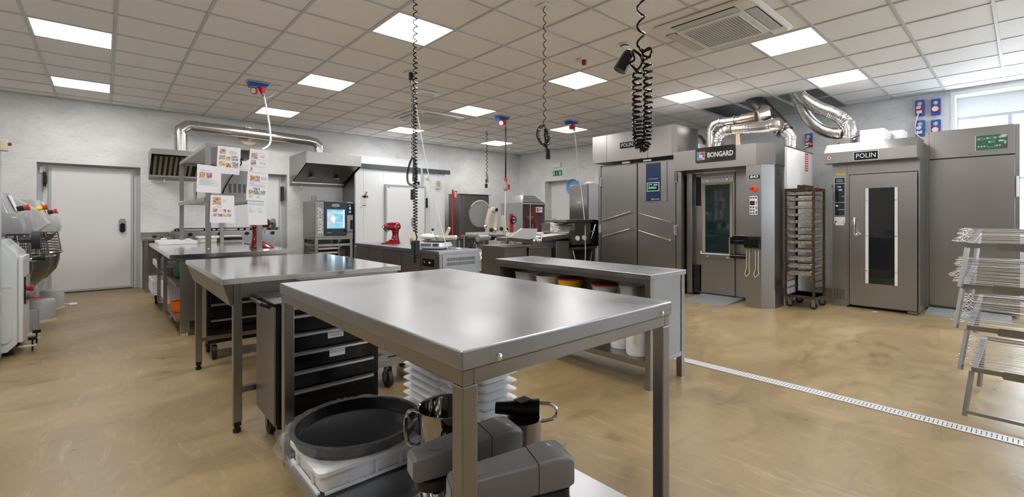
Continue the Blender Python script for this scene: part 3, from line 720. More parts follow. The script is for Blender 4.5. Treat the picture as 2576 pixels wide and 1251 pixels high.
# planetary stand mixers, grey
def grey_mixer(lab, px, py, ang, bowl=True):
    """local frame: head runs along +Y (rear), whisk end at -Y"""
    t = thing('stand_mixer', lab, 'mixer', (px, py, zs), ang)
    K = lambda n, b, m, p=t: obj(n, b, m, p, True)
    K('base', B().prism(rrect(-.085, .085, -.16, .165, .05, 5), 'Z', 0, .035), 'grey_hammered')
    K('column', B().loft([[Vector((x, y, 0.0355)) for x, y in rrect(-.058, .058, .05, .16, .03, 5)], [Vector((x, y, .14)) for x, y in rrect(-.052, .052, .055, .158, .03, 5)], [Vector((x, y, .225)) for x, y in rrect(-.058, .058, .02, .162, .03, 5)]]), 'grey_hammered')
    K('neck_band', B().prism(rrect(-.054, .054, -.06, .160, .03, 5), 'Z', .2255, .2585), 'black_matt')
    def hd(y, wx, zb, zt, r=.022): return [Vector((a, y, c_)) for a, c_ in rrect(-wx, wx, zb, zt, r, 4)]
    K('head', B().loft([hd(-.168, .036, .263, .318, .005), hd(-.160, .041, .259, .326, .007), hd(-.06, .048, .259, .336, .008), hd(.058, .0545, .259, .345, .009)]), 'grey_hammered')
    K('rear_cover', B().loft([hd(.060, .0555, .259, .347, .010), hd(.11, .057, .259, .352, .012), hd(.150, .0555, .259, .349, .014), hd(.166, .049, .262, .336, .014)]), 'grey_hammered')
    e = K('cover_seam', B().box(-.0545, .0545, .0583, .0597, .2595, .3455), 'black_matt')
    K('speed_badge', B().prism(rrect(-.026, .026, -.12, -.03, .025, 6), 'Z', .3300, .3345), 'grey_hammered')
    K('front_plate', B().box(-.030, .030, -.1705, -.1685, .268, .314), 'grey_plastic')
    b = K('gearbox', B().lathe((0, -.10, .2585), [(0, 0), (.058, 0), (.056, -.03), (.03, -.036), (0, -.036)], 30), 'black_plastic')
    K('drive_shaft', B().cyl((0.02, -.10, .208), (.02, -.10, .175), .011, seg=12).cyl((-.022, -.10, .208), (-.022, -.10, .19), .006, seg=10), 'chrome', b)
    if bowl:
        K('bowl', B().lathe((0, -.075, .036), [(0, 0), (.05, 0), (.07, .02), (.088, .09), (.088, .125), (.091, .127), (.086, .128), (.067, .022), (0, .006)], 40), 'chrome')
    return t
grey_mixer('grey hammered stand mixer at the back, partly behind the table leg', -1.16, .795, -math.atan2(.22, .976))
grey_mixer('grey hammered stand mixer nearest the camera on the bottom shelf', -.955, .80, -math.atan2(.36, .93))
px, py = -1.215, 1.075
t = thing('stock_pot', 'narrow steel pot under the black hand blender behind the rear grey mixer', 'pot', (px, py, zs))
obj('pot_body', B().lathe((px, py, zs), [(0, 0), (.055, 0), (.06, .006), (.06, .29), (.063, .293), (.057, .293), (.055, .01), (0, .006)], 32), 'steel', t)
t = thing('hand_blender', 'black hand blender body with a bent steel loop lying on the steel pot', 'blender', (px, py, .475))
a = Vector((px, py, .508))-RT*.10; c = Vector((px, py, .505))+RT*.055
obj('blender_body', B().cyl(a, a+(c-a)*.55, .020, .027, 16).cyl(a+(c-a)*.55, c, .027, .034, 16), 'black_plastic', t)
obj('vent_slots', B().box(px-.02, px+.02, py-.03, py+.02, .536, .5385), 'black_matt', t)
obj('steel_loop', B().tube(sm([c+Vector((0, 0, .02)), c+RT*.04+Vector((0, 0, .015)), c+RT*.062+Vector((0, 0, -.008)), c+RT*.05+Vector((0, 0, -.035)), c+RT*.005+Vector((0, 0, -.045))]), .006, 8), 'chrome', t)
single('lid', B().lathe((-1.03, 1.10, zs), [(0, 0), (.05, 0), (.055, .012), (.058, .013), (.05, .018), (.046, .006), (0, .005)], 30), 'black_plastic', 'small round black lid lying on the shelf behind the grey mixers', 'lid', loc=(-1.03, 1.10, zs))

# ================================================================= LEFT TABLE
x0, x1, y0, y1 = -4.45, -2.925, .452, 1.47; H = .85
t = thing('baker_table', 'shiny steel baker table with a deep sloping skirt left of the front table', 'table', ((x0+x1)/2, (y0+y1)/2, 0))
obj('tabletop', B().box(x0, x1, y0, y1, H-.032, H, bev=.003), 'steel_gloss', t)
obj('skirt', B().loft([[Vector(p) for p in ((x0+.01, y0+.004, H-.0325), (x1-.001, y0+.004, H-.0325), (x1-.001, y0+.05, H-.0325), (x0+.01, y0+.05, H-.0325))], [Vector(p) for p in ((x0+.06, y0+.040, H-.15), (x1-.012, y0+.040, H-.15), (x1-.012, y0+.048, H-.15), (x0+.06, y0+.048, H-.15))]], smooth=False), 'steel', t)
obj('end_apron', B().box(x1-.03, x1-.012, y0+.085, y1-.02, H-.11, H-.0325).box(x0+.06, x1-.03, y1-.035, y1-.02, H-.11, H-.0325), 'steel', t)
obj('edge_trough', B().prism([(y0+.36, H-.033), (y0+.40, H-.06), (y0+.95, H-.06), (y0+.98, H-.033)], 'X', x1+.0005, x1+.028), 'steel_dull', t)
for sx, sy in ((x1-.072, y0+.055), (x0+.025, y0+.055), (x0+.025, y1-.08), (x1-.64, y1-.08)):
    l = obj('leg', B().box(sx, sx+.042, sy, sy+.042, .06, H-.0325, bev=.002, seg=1), 'steel', t)
    obj('foot', B().box(sx+.004, sx+.038, sy+.004, sy+.038, .035, .06).box(sx+.010, sx+.032, sy+.010, sy+.032, .02, .035).cyl((sx+.021, sy+.021, 0), (sx+.021, sy+.021, .02), .020, seg=14), 'black_plastic', l)
obj('stretcher', B().box(x0+.03, x0+.062, y0+.097, y1-.08, .215, .245), 'steel', t)
obj('stretcher', B().box(x1-.067, x1-.035, y0+.097, y1-.08, .215, .245), 'steel', t)

# ================================================================= TOOL CHESTS
def chest(lab, x0, x1, y0, y1, z0, z1, drawers, handle=True):
    t = thing('tool_chest', lab, 'tool chest', ((x0+x1)/2, (y0+y1)/2, 0))
    obj('chest_body', B().box(x0, x1-.012, y0+.012, y1, z0, z1-.012, bev=.006), 'black_paint', t)
    obj('side_panel', B().box(x0+.04, x1-.02, y0, y0+.0115, z0+.02, z1-.02, bev=.003), 'steel_dull', t)
    obj('top_lid', B().box(x0-.004, x1, y0-.004, y1+.004, z1-.0115, z1, bev=.004), 'black_paint', t)
    if handle: obj('push_handle', B().tube([(x1-.10, y0, z1-.03), (x1-.10, y0-.035, z1-.012), (x0+.1, y0-.035, z1-.012), (x0+.1, y0, z1-.03)], .010, 8), 'black_plastic', t)
    for k, (a, c) in enumerate(drawers):
        d = obj('drawer', B().box(x1-.0115, x1+.002, y0+.03, y1-.03, a+.004, c-.004, bev=.002, seg=1), 'black_gloss', t)
        obj('drawer_handle', B().prism([(x1+.0022, c-.005), (x1+.018, c-.010), (x1+.018, c-.020), (x1+.013, c-.024), (x1+.011, c-.014), (x1+.0022, c-.014)], 'Y', y0+.035, y1-.04), 'aluminium', d)
    for sx in (x0+.06, x1-.06):
        for sy in (y0+.06, y1-.06): caster(t, sx, sy, .058, z0)
    return t
dr = [(.605, .70), (.51, .605), (.415, .51), (.32, .415), (.225, .32)]
tc = chest('black tool chest with six bright drawer handles right behind the front table leg', -2.92, -2.50, .60, 1.125, .135, .76, [(.70, .745)]+dr)
X = -2.4975
for (ya, yb, za, zb, lines) in ((.845, .885, .652, .672, ['SAC A POCHE']), (.845, .925, .548, .598, ['TERMOMETRI', 'CIOCCOLATE', 'CARAMELLI']), (.853, .933, .450, .496, ['', 'BOCCHETTE'])):
    p = obj('paper_label', B().box(X, X+.001, ya, yb, za, zb), 'paper', tc)
    for k, ln in enumerate(lines):
        if ln and zb-za > .03: text('lettering', ln, .0125, (X+.0012, (ya+yb)/2, zb-.010-.014*k), PX, 'ink', p, .0002)
chest('second black tool chest on castors, in shadow under the left end of the shiny table', -5.02, -4.60, .60, 1.30, .135, .70, [(.60, .69), (.47, .60), (.34, .47), (.20, .34)], False)
# steel ingredient bin with castor between chest and trays
x0, x1, y0, y1 = -3.50, -3.02, 1.185, 1.80
t = thing('ingredient_trolley', 'low steel ingredient trolley on black castors behind the black tool chest', 'trolley', ((x0+x1)/2, (y0+y1)/2, 0))
obj('bin_body', B().box(x0, x1, y0, y1, .215, .70, bev=.01), 'steel_dull', t)
obj('chassis', B().box(x0-.005, x1+.012, y0-.01, y1+.01, .155, .213), 'steel_dull', t)
for sx in (x0+.07, x1-.05):
    for sy in (y0+.25, y1-.08): caster(t, sx, sy, .06, .155)

# ================================================================= RIGHT STORAGE BENCH
x0, x1, y0, y1, H = -3.43, -1.745, 2.69, 3.15, .79
t = thing('storage_bench', 'low steel bench with open shelves behind the front table', 'bench', ((x0+x1)/2, (y0+y1)/2, 0))
obj('worktop', B().box(x0-.01, x1+.008, y0-.008, y1+.008, H-.035, H, bev=.003), 'steel_top', t)
for sx in (x0, x1-.045):
    for sy in (y0, y1-.045): obj('leg', B().box(sx, sx+.045, sy, sy+.045, 0.0, H-.0355, bev=.002, seg=1), 'steel', t)
obj('front_rail', B().box(x0+.046, x1-.046, y0+.004, y0+.03, H-.07, H-.0355), 'steel', t)
obj('end_panel', B().box(x1-.02, x1-.006, y0+.046, y1-.046, .19, H-.0355), 'steel_top', t)
obj('end_rail', B().box(x1-.036, x1-.002, y0+.046, y1-.046, .155, .1895), 'steel_top', t)
obj('end_panel', B().box(x0+.006, x0+.02, y0+.046, y1-.046, .16, H-.0355), 'steel', t)
obj('back_panel', B().box(x0+.046, x1-.046, y1-.02, y1-.008, .16, H-.0355), 'steel', t)
obj('bottom_shelf', B().box(x0+.022, x1-.037, y0+.01, y1-.021, .172, .186).box(x0+.046, x1-.046, y0+.004, y0+.012, .145, .186), 'steel', t)
obj('middle_shelf', B().box(x0+.022, x1-.021, y0+.06, y1-.021, .518, .53).box(x0+.022, x1-.021, y0+.06, y0+.068, .495, .53), 'steel', t)
def tub(name, lab, cat, c, z, r, h, mb, rim=.006, ml=None, seg=32, sx=1):
    t = thing(name, lab, cat, (c[0], c[1], z))
    obj('tub_body', B().lathe((c[0], c[1], z), [(0, 0), (r*.80, 0), (r*.86, .008), (r, h), (r+rim, h+.002), (r+rim, h+.010), (r-.006, h+.008), (r*.8, .012), (0, .010)], seg, sx=sx), mb, t)
    if ml: obj('lid', B().lathe((c[0], c[1], z+h+.0105), [(r+rim+.003, 0), (r+rim+.004, .012), (r-.01, .016), (0, .013)], seg, sx=sx), ml, t)
    return t
tub('plastic_bowl', 'large white plastic bowl on the left of the storage bench shelf', 'bowl', (-2.93, 2.89), .531, .115, .125, 'white_plastic', .010)
tub('plastic_bowl', 'yellow plastic container with a red lid inside the storage bench', 'container', (-2.66, 2.88), .531, .105, .115, 'yellow', .006, 'red_dark')
tub('plastic_bowl', 'clear plastic container with a dark red lid inside the storage bench', 'container', (-2.28, 2.87), .531, .10, .105, 'clear_plastic', .006, 'red_dark')
for k, (cx_, lab, m_) in enumerate([(-3.20, 'clear lidless box at the left end of the storage bench shelf', 'clear_plastic'), (-2.03, 'clear plastic box between red lid and bench leg', 'clear_plastic'), (-1.88, 'reddish clear plastic box at the right end of the bench shelf', 'smoked_guard')]):
    w_ = .10 if k == 0 else .062
    bb = B().loft(tray_rings(cx_-w_, cx_+w_, 2.80, 2.98, [(-.01, .531), (0, .66), (.004, .665), (.004, .672), (-.004, .672), (-.012, .538)], .02))
    tt = thing('storage_box', lab, 'box', (cx_, 2.89, .531)); obj('box_body', bb, m_, tt)
single('blue_clip', B().box(-2.15, -2.11, 2.83, 2.86, .531, .58, bev=.006), 'blue_plastic', 'small blue plastic piece beside the clear containers in the bench', 'clip', loc=(-2.13, 2.845, .531))
jug0 = None
for (cx_, cy_, r_, h_, lab) in ((-2.13, 2.88, .085, .25, 'translucent white measuring jug standing left on the bench bottom shelf'), (-1.93, 2.82, .095, .265, 'translucent white measuring jug nearest the bench leg on the bottom shelf')):
    tt = thing('measuring_jug', lab, 'jug', (cx_, cy_, .187))
    obj('jug_body', B().lathe((cx_, cy_, .187), [(0, 0), (r_*.86, 0), (r_*.93, .01), (r_, h_), (r_+.004, h_+.002), (r_-.003, h_+.003), (r_*.86, .012), (0, .008)], 36), 'milky_plastic', tt)
    hx = Vector((cx_, cy_, 0)); dv = Vector((.35, -.94, 0)).normalized()
    obj('handle', B().tube([hx+dv*(r_-.002)+Vector((0, 0, .40)), hx+dv*(r_+.03)+Vector((0, 0, .395)), hx+dv*(r_+.032)+Vector((0, 0, .30)), hx+dv*(r_+.022)+Vector((0, 0, .29))], .009, 8), 'white_plastic', tt)

# ================================================================= ISLAND WITH OVERSHELF
x0, x1, y0, y1, H = -8.30, -5.56, .462, 1.50, .825
t = thing('island_bench', 'long steel island bench with open left side shelves and raised overshelf', 'bench', ((x0+x1)/2, (y0+y1)/2, 0))
obj('worktop', B().box(x0, x1, y0-.02, y1+.02, H-.04, H, bev=.003), 'steel_gloss', t)
bx1 = x1-.09
obj('end_panel', B().box(bx1-.015, bx1, y0+.07, y1-.02, .16, H-.085), 'steel', t)
obj('rail', B().box(bx1-.02, bx1+.012, y0+.065, y1-.03, H-.083, H-.0405), 'steel', t)
obj('end_panel', B().box(x0+.05, x0+.065, y0+.04, y1-.04, .16, H-.0405), 'steel', t)
obj('back_panel', B().box(x0+.066, bx1-.016, y1-.055, y1-.04, .16, H-.0405), 'steel', t)
for z in (.16, .50): obj('shelf', B().box(x0+.066, bx1-.016, y0+.04, y1-.056, z, z+.03), 'steel', t)
for x_ in (-6.62, -7.45): obj('post', B().box(x_, x_+.04, y0+.01, y0+.045, .13, H-.0405), 'steel', t)
for sx in (bx1-.13, -7.0):
    for sy in (y0+.08, y1-.12):
        l = obj('leg', B().box(sx, sx+.07, sy, sy+.07, .03, .16), 'steel', t); obj('foot', B().cyl((sx+.035, sy+.035, 0), (sx+.035, sy+.035, .0295), .034, seg=16), 'chrome', l)
caster(t, x0+.1, y0+.05, .085, .16); caster(t, x0+.1, y1-.1, .085, .16)
fx0, fx1, fy0, fy1 = -8.0, -5.72, .745, 1.25; zt = 1.94
for sx in (fx0, fx1-.045):
    for sy in (fy0, fy1-.045): obj('overshelf_post', B().box(sx, sx+.045, sy, sy+.045, H+.0005, zt-.041, bev=.002, seg=1), 'steel', t)
obj('overshelf', B().box(fx0+.046, fx1-.046, fy0+.002, fy1-.002, 1.352, 1.366).box(fx0, fx1, fy0-.012, fy0-.0005, 1.34, 1.385).box(fx0, fx1, fy1+.0005, fy1+.012, 1.34, 1.385).box(fx1+.0005, fx1+.012, fy0, fy1, 1.345, 1.385), 'steel', t)
obj('overshelf', B().box(fx0+.03, fx1-.03, fy0+.03, fy1-.03, zt-.012, zt).box(fx0, fx1, fy0, fy0+.03, zt-.04, zt).box(fx0, fx1, fy1-.03, fy1, zt-.04, zt).box(fx1-.03, fx1, fy0+.03, fy1-.03, zt-.04, zt).box(fx0, fx0+.03, fy0+.03, fy1-.03, zt-.04, zt), 'steel', t)
obj('bolt', B().sph((fx1+.001, fy0+.022, H+.035), .008, seg=8), 'chrome', t)
# recipe sheets hung at the front of the overshelf
def sheet(lab, pts, prints, lines, xx):
    """pts: (y,z) corners TL,TR,BR,BL"""
    cy_ = sum(p[0] for p in pts)/4; cz_ = sum(p[1] for p in pts)/4
    t = thing('recipe_sheet', lab, 'paper', (xx, cy_, cz_), group=None)
    n = 6; A = []; Bk = []
    def P(u, v, dx=0.0):
        a = Vector((0, *pts[0])).lerp(Vector((0, *pts[1])), u); c = Vector((0, *pts[3])).lerp(Vector((0, *pts[2])), u)
        p = a.lerp(c, v); p.x = xx+dx+.006*math.sin(3.0*v)*u-.004*v; return p
    b = B()
    V_ = [[[b.bm.verts.new(P(i/n, j/n, d)) for i in range(n+1)] for j in range(n+1)] for d in (0, -.0012)]
    for j in range(n):
        for i in range(n):
            b.bm.faces.new((V_[0][j][i], V_[0][j][i+1], V_[0][j+1][i+1], V_[0][j+1][i])); b.bm.faces.new((V_[1][j][i], V_[1][j+1][i], V_[1][j+1][i+1], V_[1][j][i+1]))
    for k in range(n):
        for g in ((V_[0][0][k], V_[0][0][k+1], V_[1][0][k+1], V_[1][0][k]), (V_[0][n][k+1], V_[0][n][k], V_[1][n][k], V_[1][n][k+1]), (V_[0][k+1][0], V_[0][k][0], V_[1][k][0], V_[1][k+1][0]), (V_[0][k][n], V_[0][k+1][n], V_[1][k+1][n], V_[1][k][n])): b.bm.faces.new(g)
    obj('page', b, 'paper', t)
    def patch(b, u0, u1, v0, v1, m=3):
        for a in range(m):
            for c in range(m):
                ua, ub, va, vb = u0+(u1-u0)*a/m, u0+(u1-u0)*(a+1)/m, v0+(v1-v0)*c/m, v0+(v1-v0)*(c+1)/m
                b.quad([P(ua, va, .0012), P(ub, va, .0012), P(ub, vb, .0012), P(ua, vb, .0012)])
    for (u0, u1, v0, v1, m_) in prints:
        b = B(); patch(b, u0, u1, v0, v1); obj('printed_photo', b, m_, t)
    groups = {}
    for (u0, u1, v, m_) in lines: groups.setdefault(m_, []).append((u0, u1, v))
    for m_, ls in groups.items():
        b = B()
        for (u0, u1, v) in ls: patch(b, u0, u1, v, v+.012, 1)
        obj('printed_lines', b, m_, t)
    return t
xs = fx1+.018
sheet('recipe sheet with seven food photos, topmost of the left group', [(.842, 1.918), (1.044, 1.912), (1.030, 1.628), (.829, 1.635)],
      [(.1, .35, .10, .27, 'photo_food'), (.09, .34, .33, .50, 'photo_cool'), (.36, .56, .36, .52, 'photo_gold'), (.60, .90, .32, .50, 'photo_cool'), (.09, .35, .55, .72, 'photo_gold'), (.38, .62, .59, .75, 'photo_food'), (.66, .92, .55, .76, 'photo_cool')],
      [(.5, .7, .14, 'ink_orange')]+[(.5, .82, .17+.03*k, 'ink_soft') for k in range(4)], xs+.012)
sheet('recipe sheet with a green heading and two food photos, leftmost of all', [(.672, 1.718), (.871, 1.700), (.869, 1.427), (.667, 1.436)],
      [(.10, .33, .26, .48, 'photo_food'), (.37, .62, .26, .48, 'photo_pink')], [(.1, .5, .19, 'ink_green')]+[(.1, .1+.8*(.5+.5*((k*37) % 10)/10), .51+.03*k, 'ink_soft') for k in range(8)], xs+.007)
sheet('recipe sheet with a yellow heading and three small photos, upper right', [(1.128, 1.917), (1.304, 1.913), (1.300, 1.622), (1.108, 1.640)],
      [(.10, .42, .16, .36, 'photo_pink'), (.10, .36, .42, .62, 'photo_pink'), (.08, .20, .70, .86, 'photo_cool')], [(.1, .4, .10, 'ink_yellow'), (.3, .8, .13, 'ink_soft'), (.1, .9, .38, 'ink_soft'), (.1, .9, .66, 'ink_soft'), (.1, .9, .88, 'ink_soft')]+[(.55, .8, .22+.025*k, 'ink_soft') for k in range(4)]+[(.55, .85, .48+.025*k, 'ink_soft') for k in range(3)], xs+.008)
sheet('recipe sheet with two dark photos above three coloured ones, right middle', [(1.106, 1.648), (1.300, 1.634), (1.285, 1.355), (1.090, 1.363)],
      [(.13, .36, .05, .26, 'photo_food'), (.37, .60, .05, .26, 'photo_pink'), (.10, .30, .60, .76, 'photo_food'), (.31, .62, .50, .76, 'photo_cool'), (.63, .90, .60, .76, 'photo_cool')], [(.1, .3, .34, 'ink_green')]+[(.12, .9, .29, 'ink_soft'), (.12, .85, .37, 'ink_soft'), (.12, .9, .41, 'ink_soft'), (.12, .9, .44, 'ink_soft')]+[(.12, .3, .80+.025*k, 'ink_soft') for k in range(4)]+[(.5, .65, .80+.025*k, 'ink_soft') for k in range(4)]+[(.65, .92, .08+.025*k, 'ink_soft') for k in range(5)], xs+.012)
sheet('recipe sheet with one large photo and eight small cakes, lowest of the left group', [(.782, 1.408), (.984, 1.408), (.992, 1.119), (.774, 1.129)],
      [(.10, .44, .08, .34, 'photo_food'), (.12, .30, .49, .61, 'photo_food'), (.37, .44, .53, .57, 'photo_gold'), (.52, .64, .51, .62, 'photo_food'), (.70, .84, .52, .61, 'photo_food'), (.12, .30, .67, .77, 'photo_cool'), (.32, .50, .67, .78, 'photo_pink'), (.53, .67, .68, .77, 'photo_gold'), (.69, .86, .67, .77, 'photo_cool')],
      [(.22, .45, .385, 'ink_orange'), (.12, .48, .43, 'ink_soft'), (.5, .62, .16, 'ink_soft'), (.5, .66, .20, 'ink_soft'), (.5, .6, .25, 'ink_soft')], xs+.006)
sheet('plain recipe sheet with only text, lowest on the right', [(1.105, 1.356), (1.273, 1.345), (1.296, 1.099), (1.116, 1.098)], [],
      [(.05, .9, .06+.03*k, 'ink_soft') for k in range(4)]+[(.06, .18, .085, 'ink_green')]+[(.06, .22, .25+.05*k, 'ink_soft') for k in range(5)]+[(.52, .72, .25+.05*k, 'ink_soft') for k in range(5)]+[(.06, .42, .42, 'ink_soft'), (.52, .85, .44, 'ink_soft')], xs+.004)
# appliances on the overshelf
t = thing('microwave_oven', 'grey microwave oven with vent slots behind the hanging recipe sheets', 'microwave', (-6.35, 1.0, 1.3665))
obj('housing', B().box(-6.72, -6.0, .79, 1.235, 1.385, 1.70, bev=.006), 'grey_pale', t)
b = B()
for c_ in range(4):
    for k in range(9): b.box(-6.0005, -5.998, .985+.045*c_, 1.012+.045*c_, 1.455+.011*k, 1.461+.011*k)
obj('vent_slots', b, 'black_matt', t, kind='stuff')
obj('foot', B().box(-6.06, -6.02, .82, .86, 1.3665, 1.385).box(-6.06, -6.02, 1.17, 1.21, 1.3665, 1.385).box(-6.70, -6.66, .82, .86, 1.3665, 1.385).box(-6.70, -6.66, 1.17, 1.21, 1.3665, 1.385), 'black_plastic', t)
obj('power_cord', B().tube([(-5.998, .93, 1.44), (-5.98, .945, 1.5), (-5.97, 1.0, 1.62), (-5.96, 1.07, 1.72), (-5.97, 1.10, 1.78), (-6.0, 1.10, 1.84)], .007), 'black_plastic', t)
obj('cord_plug', B().box(-6.02, -5.97, 1.08, 1.12, 1.82, 1.87, bev=.006), 'black_plastic', t)
t = thing('extension_box', 'grey junction box fixed under the top shelf beside the recipe sheets', 'junction box', (-6.1, 1.11, 1.92))
obj('housing', B().box(-6.25, -5.95, 1.04, 1.19, 1.835, 1.9275, bev=.006), 'grey_plastic', t)
t = thing('toaster', 'small steel appliance with a sloped clear lid at the left end of the overshelf', 'appliance', (-7.45, .99, 1.3665))
obj('housing', B().prism([(-7.75, 1.3665), (-7.10, 1.3665), (-7.10, 1.62), (-7.60, 1.62), (-7.75, 1.55)], 'Y', .80, 1.19), 'grey_pale', t)
obj('sloped_lid', B().prism([(-7.09, 1.3668), (-6.86, 1.3668), (-7.09, 1.50)], 'Y', .82, 1.18), 'steel_dull', t)
single('paper_scrap', B().box(-7.98, -7.80, .735, .80, 1.386, 1.40, bev=.005), 'paper', 'crumpled white paper at the left end of the overshelf', 'paper', loc=(-7.9, .77, 1.386))
# red stand mixers
def red_mixer(lab, px, py, pz, ang, sc=1.0):
    """local: head points to -Y"""
    t = thing('red_stand_mixer', lab, 'mixer', (px, py, pz), ang)
    def ell(cx, cy, cz, rx, ry, n=28, plane='XY'):
        o = []
        for i in range(n):
            a = 2*math.pi*i/n
            o.append(Vector((cx+rx*math.cos(a), cy+ry*math.sin(a), cz))*sc if plane == 'XY' else Vector((cx+rx*math.cos(a), cy, cz+ry*math.sin(a)))*sc)
        return o
    K = lambda n_, b, m, p=t: obj(n_, b, m, p, True)
    K('pedestal', B().loft([ell(0, -.02, .0, .105, .165), ell(0, -.02, .012, .108, .168), ell(0, -.005, .024, .098, .150), ell(0, .035, .05, .075, .10), ell(0, .06, .09, .056, .066), ell(0, .065, .15, .046, .052), ell(0, .065, .20, .046, .055), ell(0, .06, .235, .052, .07)]), 'red_gloss')
    hd = B().loft([ell(0, .150, .298, .022, .022, plane='XZ'), ell(0, .142, .298, .048, .050, plane='XZ'), ell(0, .11, .300, .068, .070, plane='XZ'), ell(0, .04, .302, .073, .074, plane='XZ'), ell(0, -.05, .298, .068, .066, plane='XZ'), ell(0, -.11, .292, .056, .054, plane='XZ'), ell(0, -.138, .288, .036, .036, plane='XZ')])
    h = K('head', hd, 'red_gloss')
    K('chrome_band', B().loft([ell(0, .11, .289, .0690, .010, plane='XZ'), ell(0, .03, .289, .0740, .010, plane='XZ'), ell(0, -.05, .288, .0690, .010, plane='XZ'), ell(0, -.11, .286, .0570, .009, plane='XZ')]), 'chrome', h)
    K('hub_cap', B().cyl(Vector((0, -.132, .288))*sc, Vector((0, -.155, .288))*sc, .024*sc), 'chrome', h)
    K('attachment_knob', B().sph(Vector((.07, -.11, .29))*sc, .012*sc, seg=10), 'black_plastic', h)
    K('gearbox', B().cyl(Vector((0, -.085, .245))*sc, Vector((0, -.085, .215))*sc, .042*sc, .036*sc), 'steel')
    K('beater_shaft', B().cyl(Vector((0, -.085, .215))*sc, Vector((0, -.085, .165))*sc, .008*sc, seg=10), 'chrome')
    K('speed_lever', B().cyl(Vector((-.06, .0, .255))*sc, Vector((-.075, .0, .25))*sc, .007*sc, seg=8), 'chrome', h)
    return t
red_mixer('glossy red stand mixer standing on the island behind a steel post', -6.18, 1.33, .8255, 1.95, .98)
# things on the island
t = thing('wire_tray', 'white plastic tray rack lying at the left end of the island', 'tray', (-7.9, .66, .8255))
obj('tray_body', B().box(-8.26, -7.60, .50, .90, .8255, .87, bev=.008), 'white_plastic', t)
obj('clip', B().box(-8.22, -8.12, .56, .62, .8705, .895, bev=.005), 'white_plastic', t); obj('clip', B().box(-7.76, -7.66, .78, .84, .8705, .895, bev=.005), 'white_plastic', t)
t = thing('plastic_tub', 'yellowish clear plastic tub on the island behind the white tray', 'tub', (-8.1, 1.05, .8255))
obj('tub_body', B().box(-8.25, -7.95, .97, 1.17, .8255, .885, bev=.02), 'cream_plastic', t); obj('lid', B().box(-8.27, -7.93, .95, 1.19, .8855, .91, bev=.008), 'white_plastic', t)
t = thing('heat_sealer', 'long black bar sealer with white base at the back of the island', 'appliance', (-8.05, 1.33, .8255))
obj('sealer_base', B().box(-8.24, -8.0, 1.20, 1.49, .8255, .85, bev=.006), 'steel_dull', t); obj('sealer_bar', B().box(-8.2, -7.98, 1.205, 1.485, .8505, .89, bev=.008), 'black_gloss', t); obj('white_top', B().box(-8.26, -8.12, 1.2, 1.5, .8905, .91, bev=.006), 'white_plastic', t)
single('black_cable', B().tube([(-7.3, 1.38, .83), (-6.9, 1.37, .832), (-6.6, 1.36, .831), (-6.33, 1.36, .832)], .005), 'rubber', 'black cable lying on the island beside the red mixer', 'cable', loc=(-7.3, 1.38, .83))
# inside the open shelves
def crate(lab, x0, x1, y0, y1, z0, z1, m='white_plastic'):
    t = thing('plastic_crate', lab, 'crate', ((x0+x1)/2, (y0+y1)/2, z0))
    obj('crate_body', B().loft(tray_rings(x0+.01, x1-.01, y0+.01, y1-.01, [(-.012, z0), (0, z1-.03), (.008, z1-.03), (.008, z1), (-.006, z1), (-.018, z0+.01)], .02), smooth=False), m, t)
    b = B()
    n = max(3, int((x1-x0)/.06))
    for k in range(n): b.box(x0+.03+(x1-x0-.06)*k/(n-1)-.004, x0+.03+(x1-x0-.06)*k/(n-1)+.004, y0+.002, y0+.0105, z0+.02, z1-.03)
    obj('crate_ribs', b, m, t); return t
crate('white plastic crate on the upper left shelf of the island', -8.18, -7.55, .47, .80, .531, .62)
single('food_tins', B().box(-8.05, -7.9, .56, .70, .542, .66, bev=.006), 'grey_plastic', 'small grey tin standing in the upper white crate', 'tin', loc=(-7.97, .63, .542))
crate('tall white crate sticking out of the lower island shelf beside the wheel', -8.20, -7.55, .43, .85, .191, .385)
crate('clear ribbed crate behind the island post on the lower shelf', -7.35, -6.70, .50, .95, .191, .40, 'milky_plastic')
t = thing('bucket', 'white lidded bucket with a curved handle on the island lower shelf', 'bucket', (-7.0, .72, .401))
obj('bucket_body', B().lathe((-7.0, .72, .4005), [(0, 0), (.10, 0), (.105, .09), (.115, .091), (.115, .098), (0, .098)], 28), 'white_plastic', t)
obj('bucket_handle', B().tube([(-7.11, .70, .48), (-7.13, .62, .45), (-7.08, .57, .425), (-6.98, .57, .42), (-6.9, .62, .45), (-6.89, .70, .48)], .007), 'white_plastic', t)
t = thing('glass_jar', 'dark green demijohn on the upper right island shelf', 'jar', (-6.35, .68, .531))
obj('jar_body', B().lathe((-6.35, .68, .531), [(0, 0), (.12, 0), (.14, .02), (.14, .12), (.11, .18), (.05, .215), (0, .215)], 28), 'green_plastic', t)
tub('plastic_bowl', 'orange plastic bowl on the lower shelf near the island end panel', 'bowl', (-6.13, .60), .191, .11, .10, 'orange')
single('clear_bag', B().sph((-6.42, .60, .235), .06, (1.2, 1, .65), 12), 'clear_plastic', 'small clear bag beside the orange bowl', 'bag', loc=(-6.42, .60, .20))
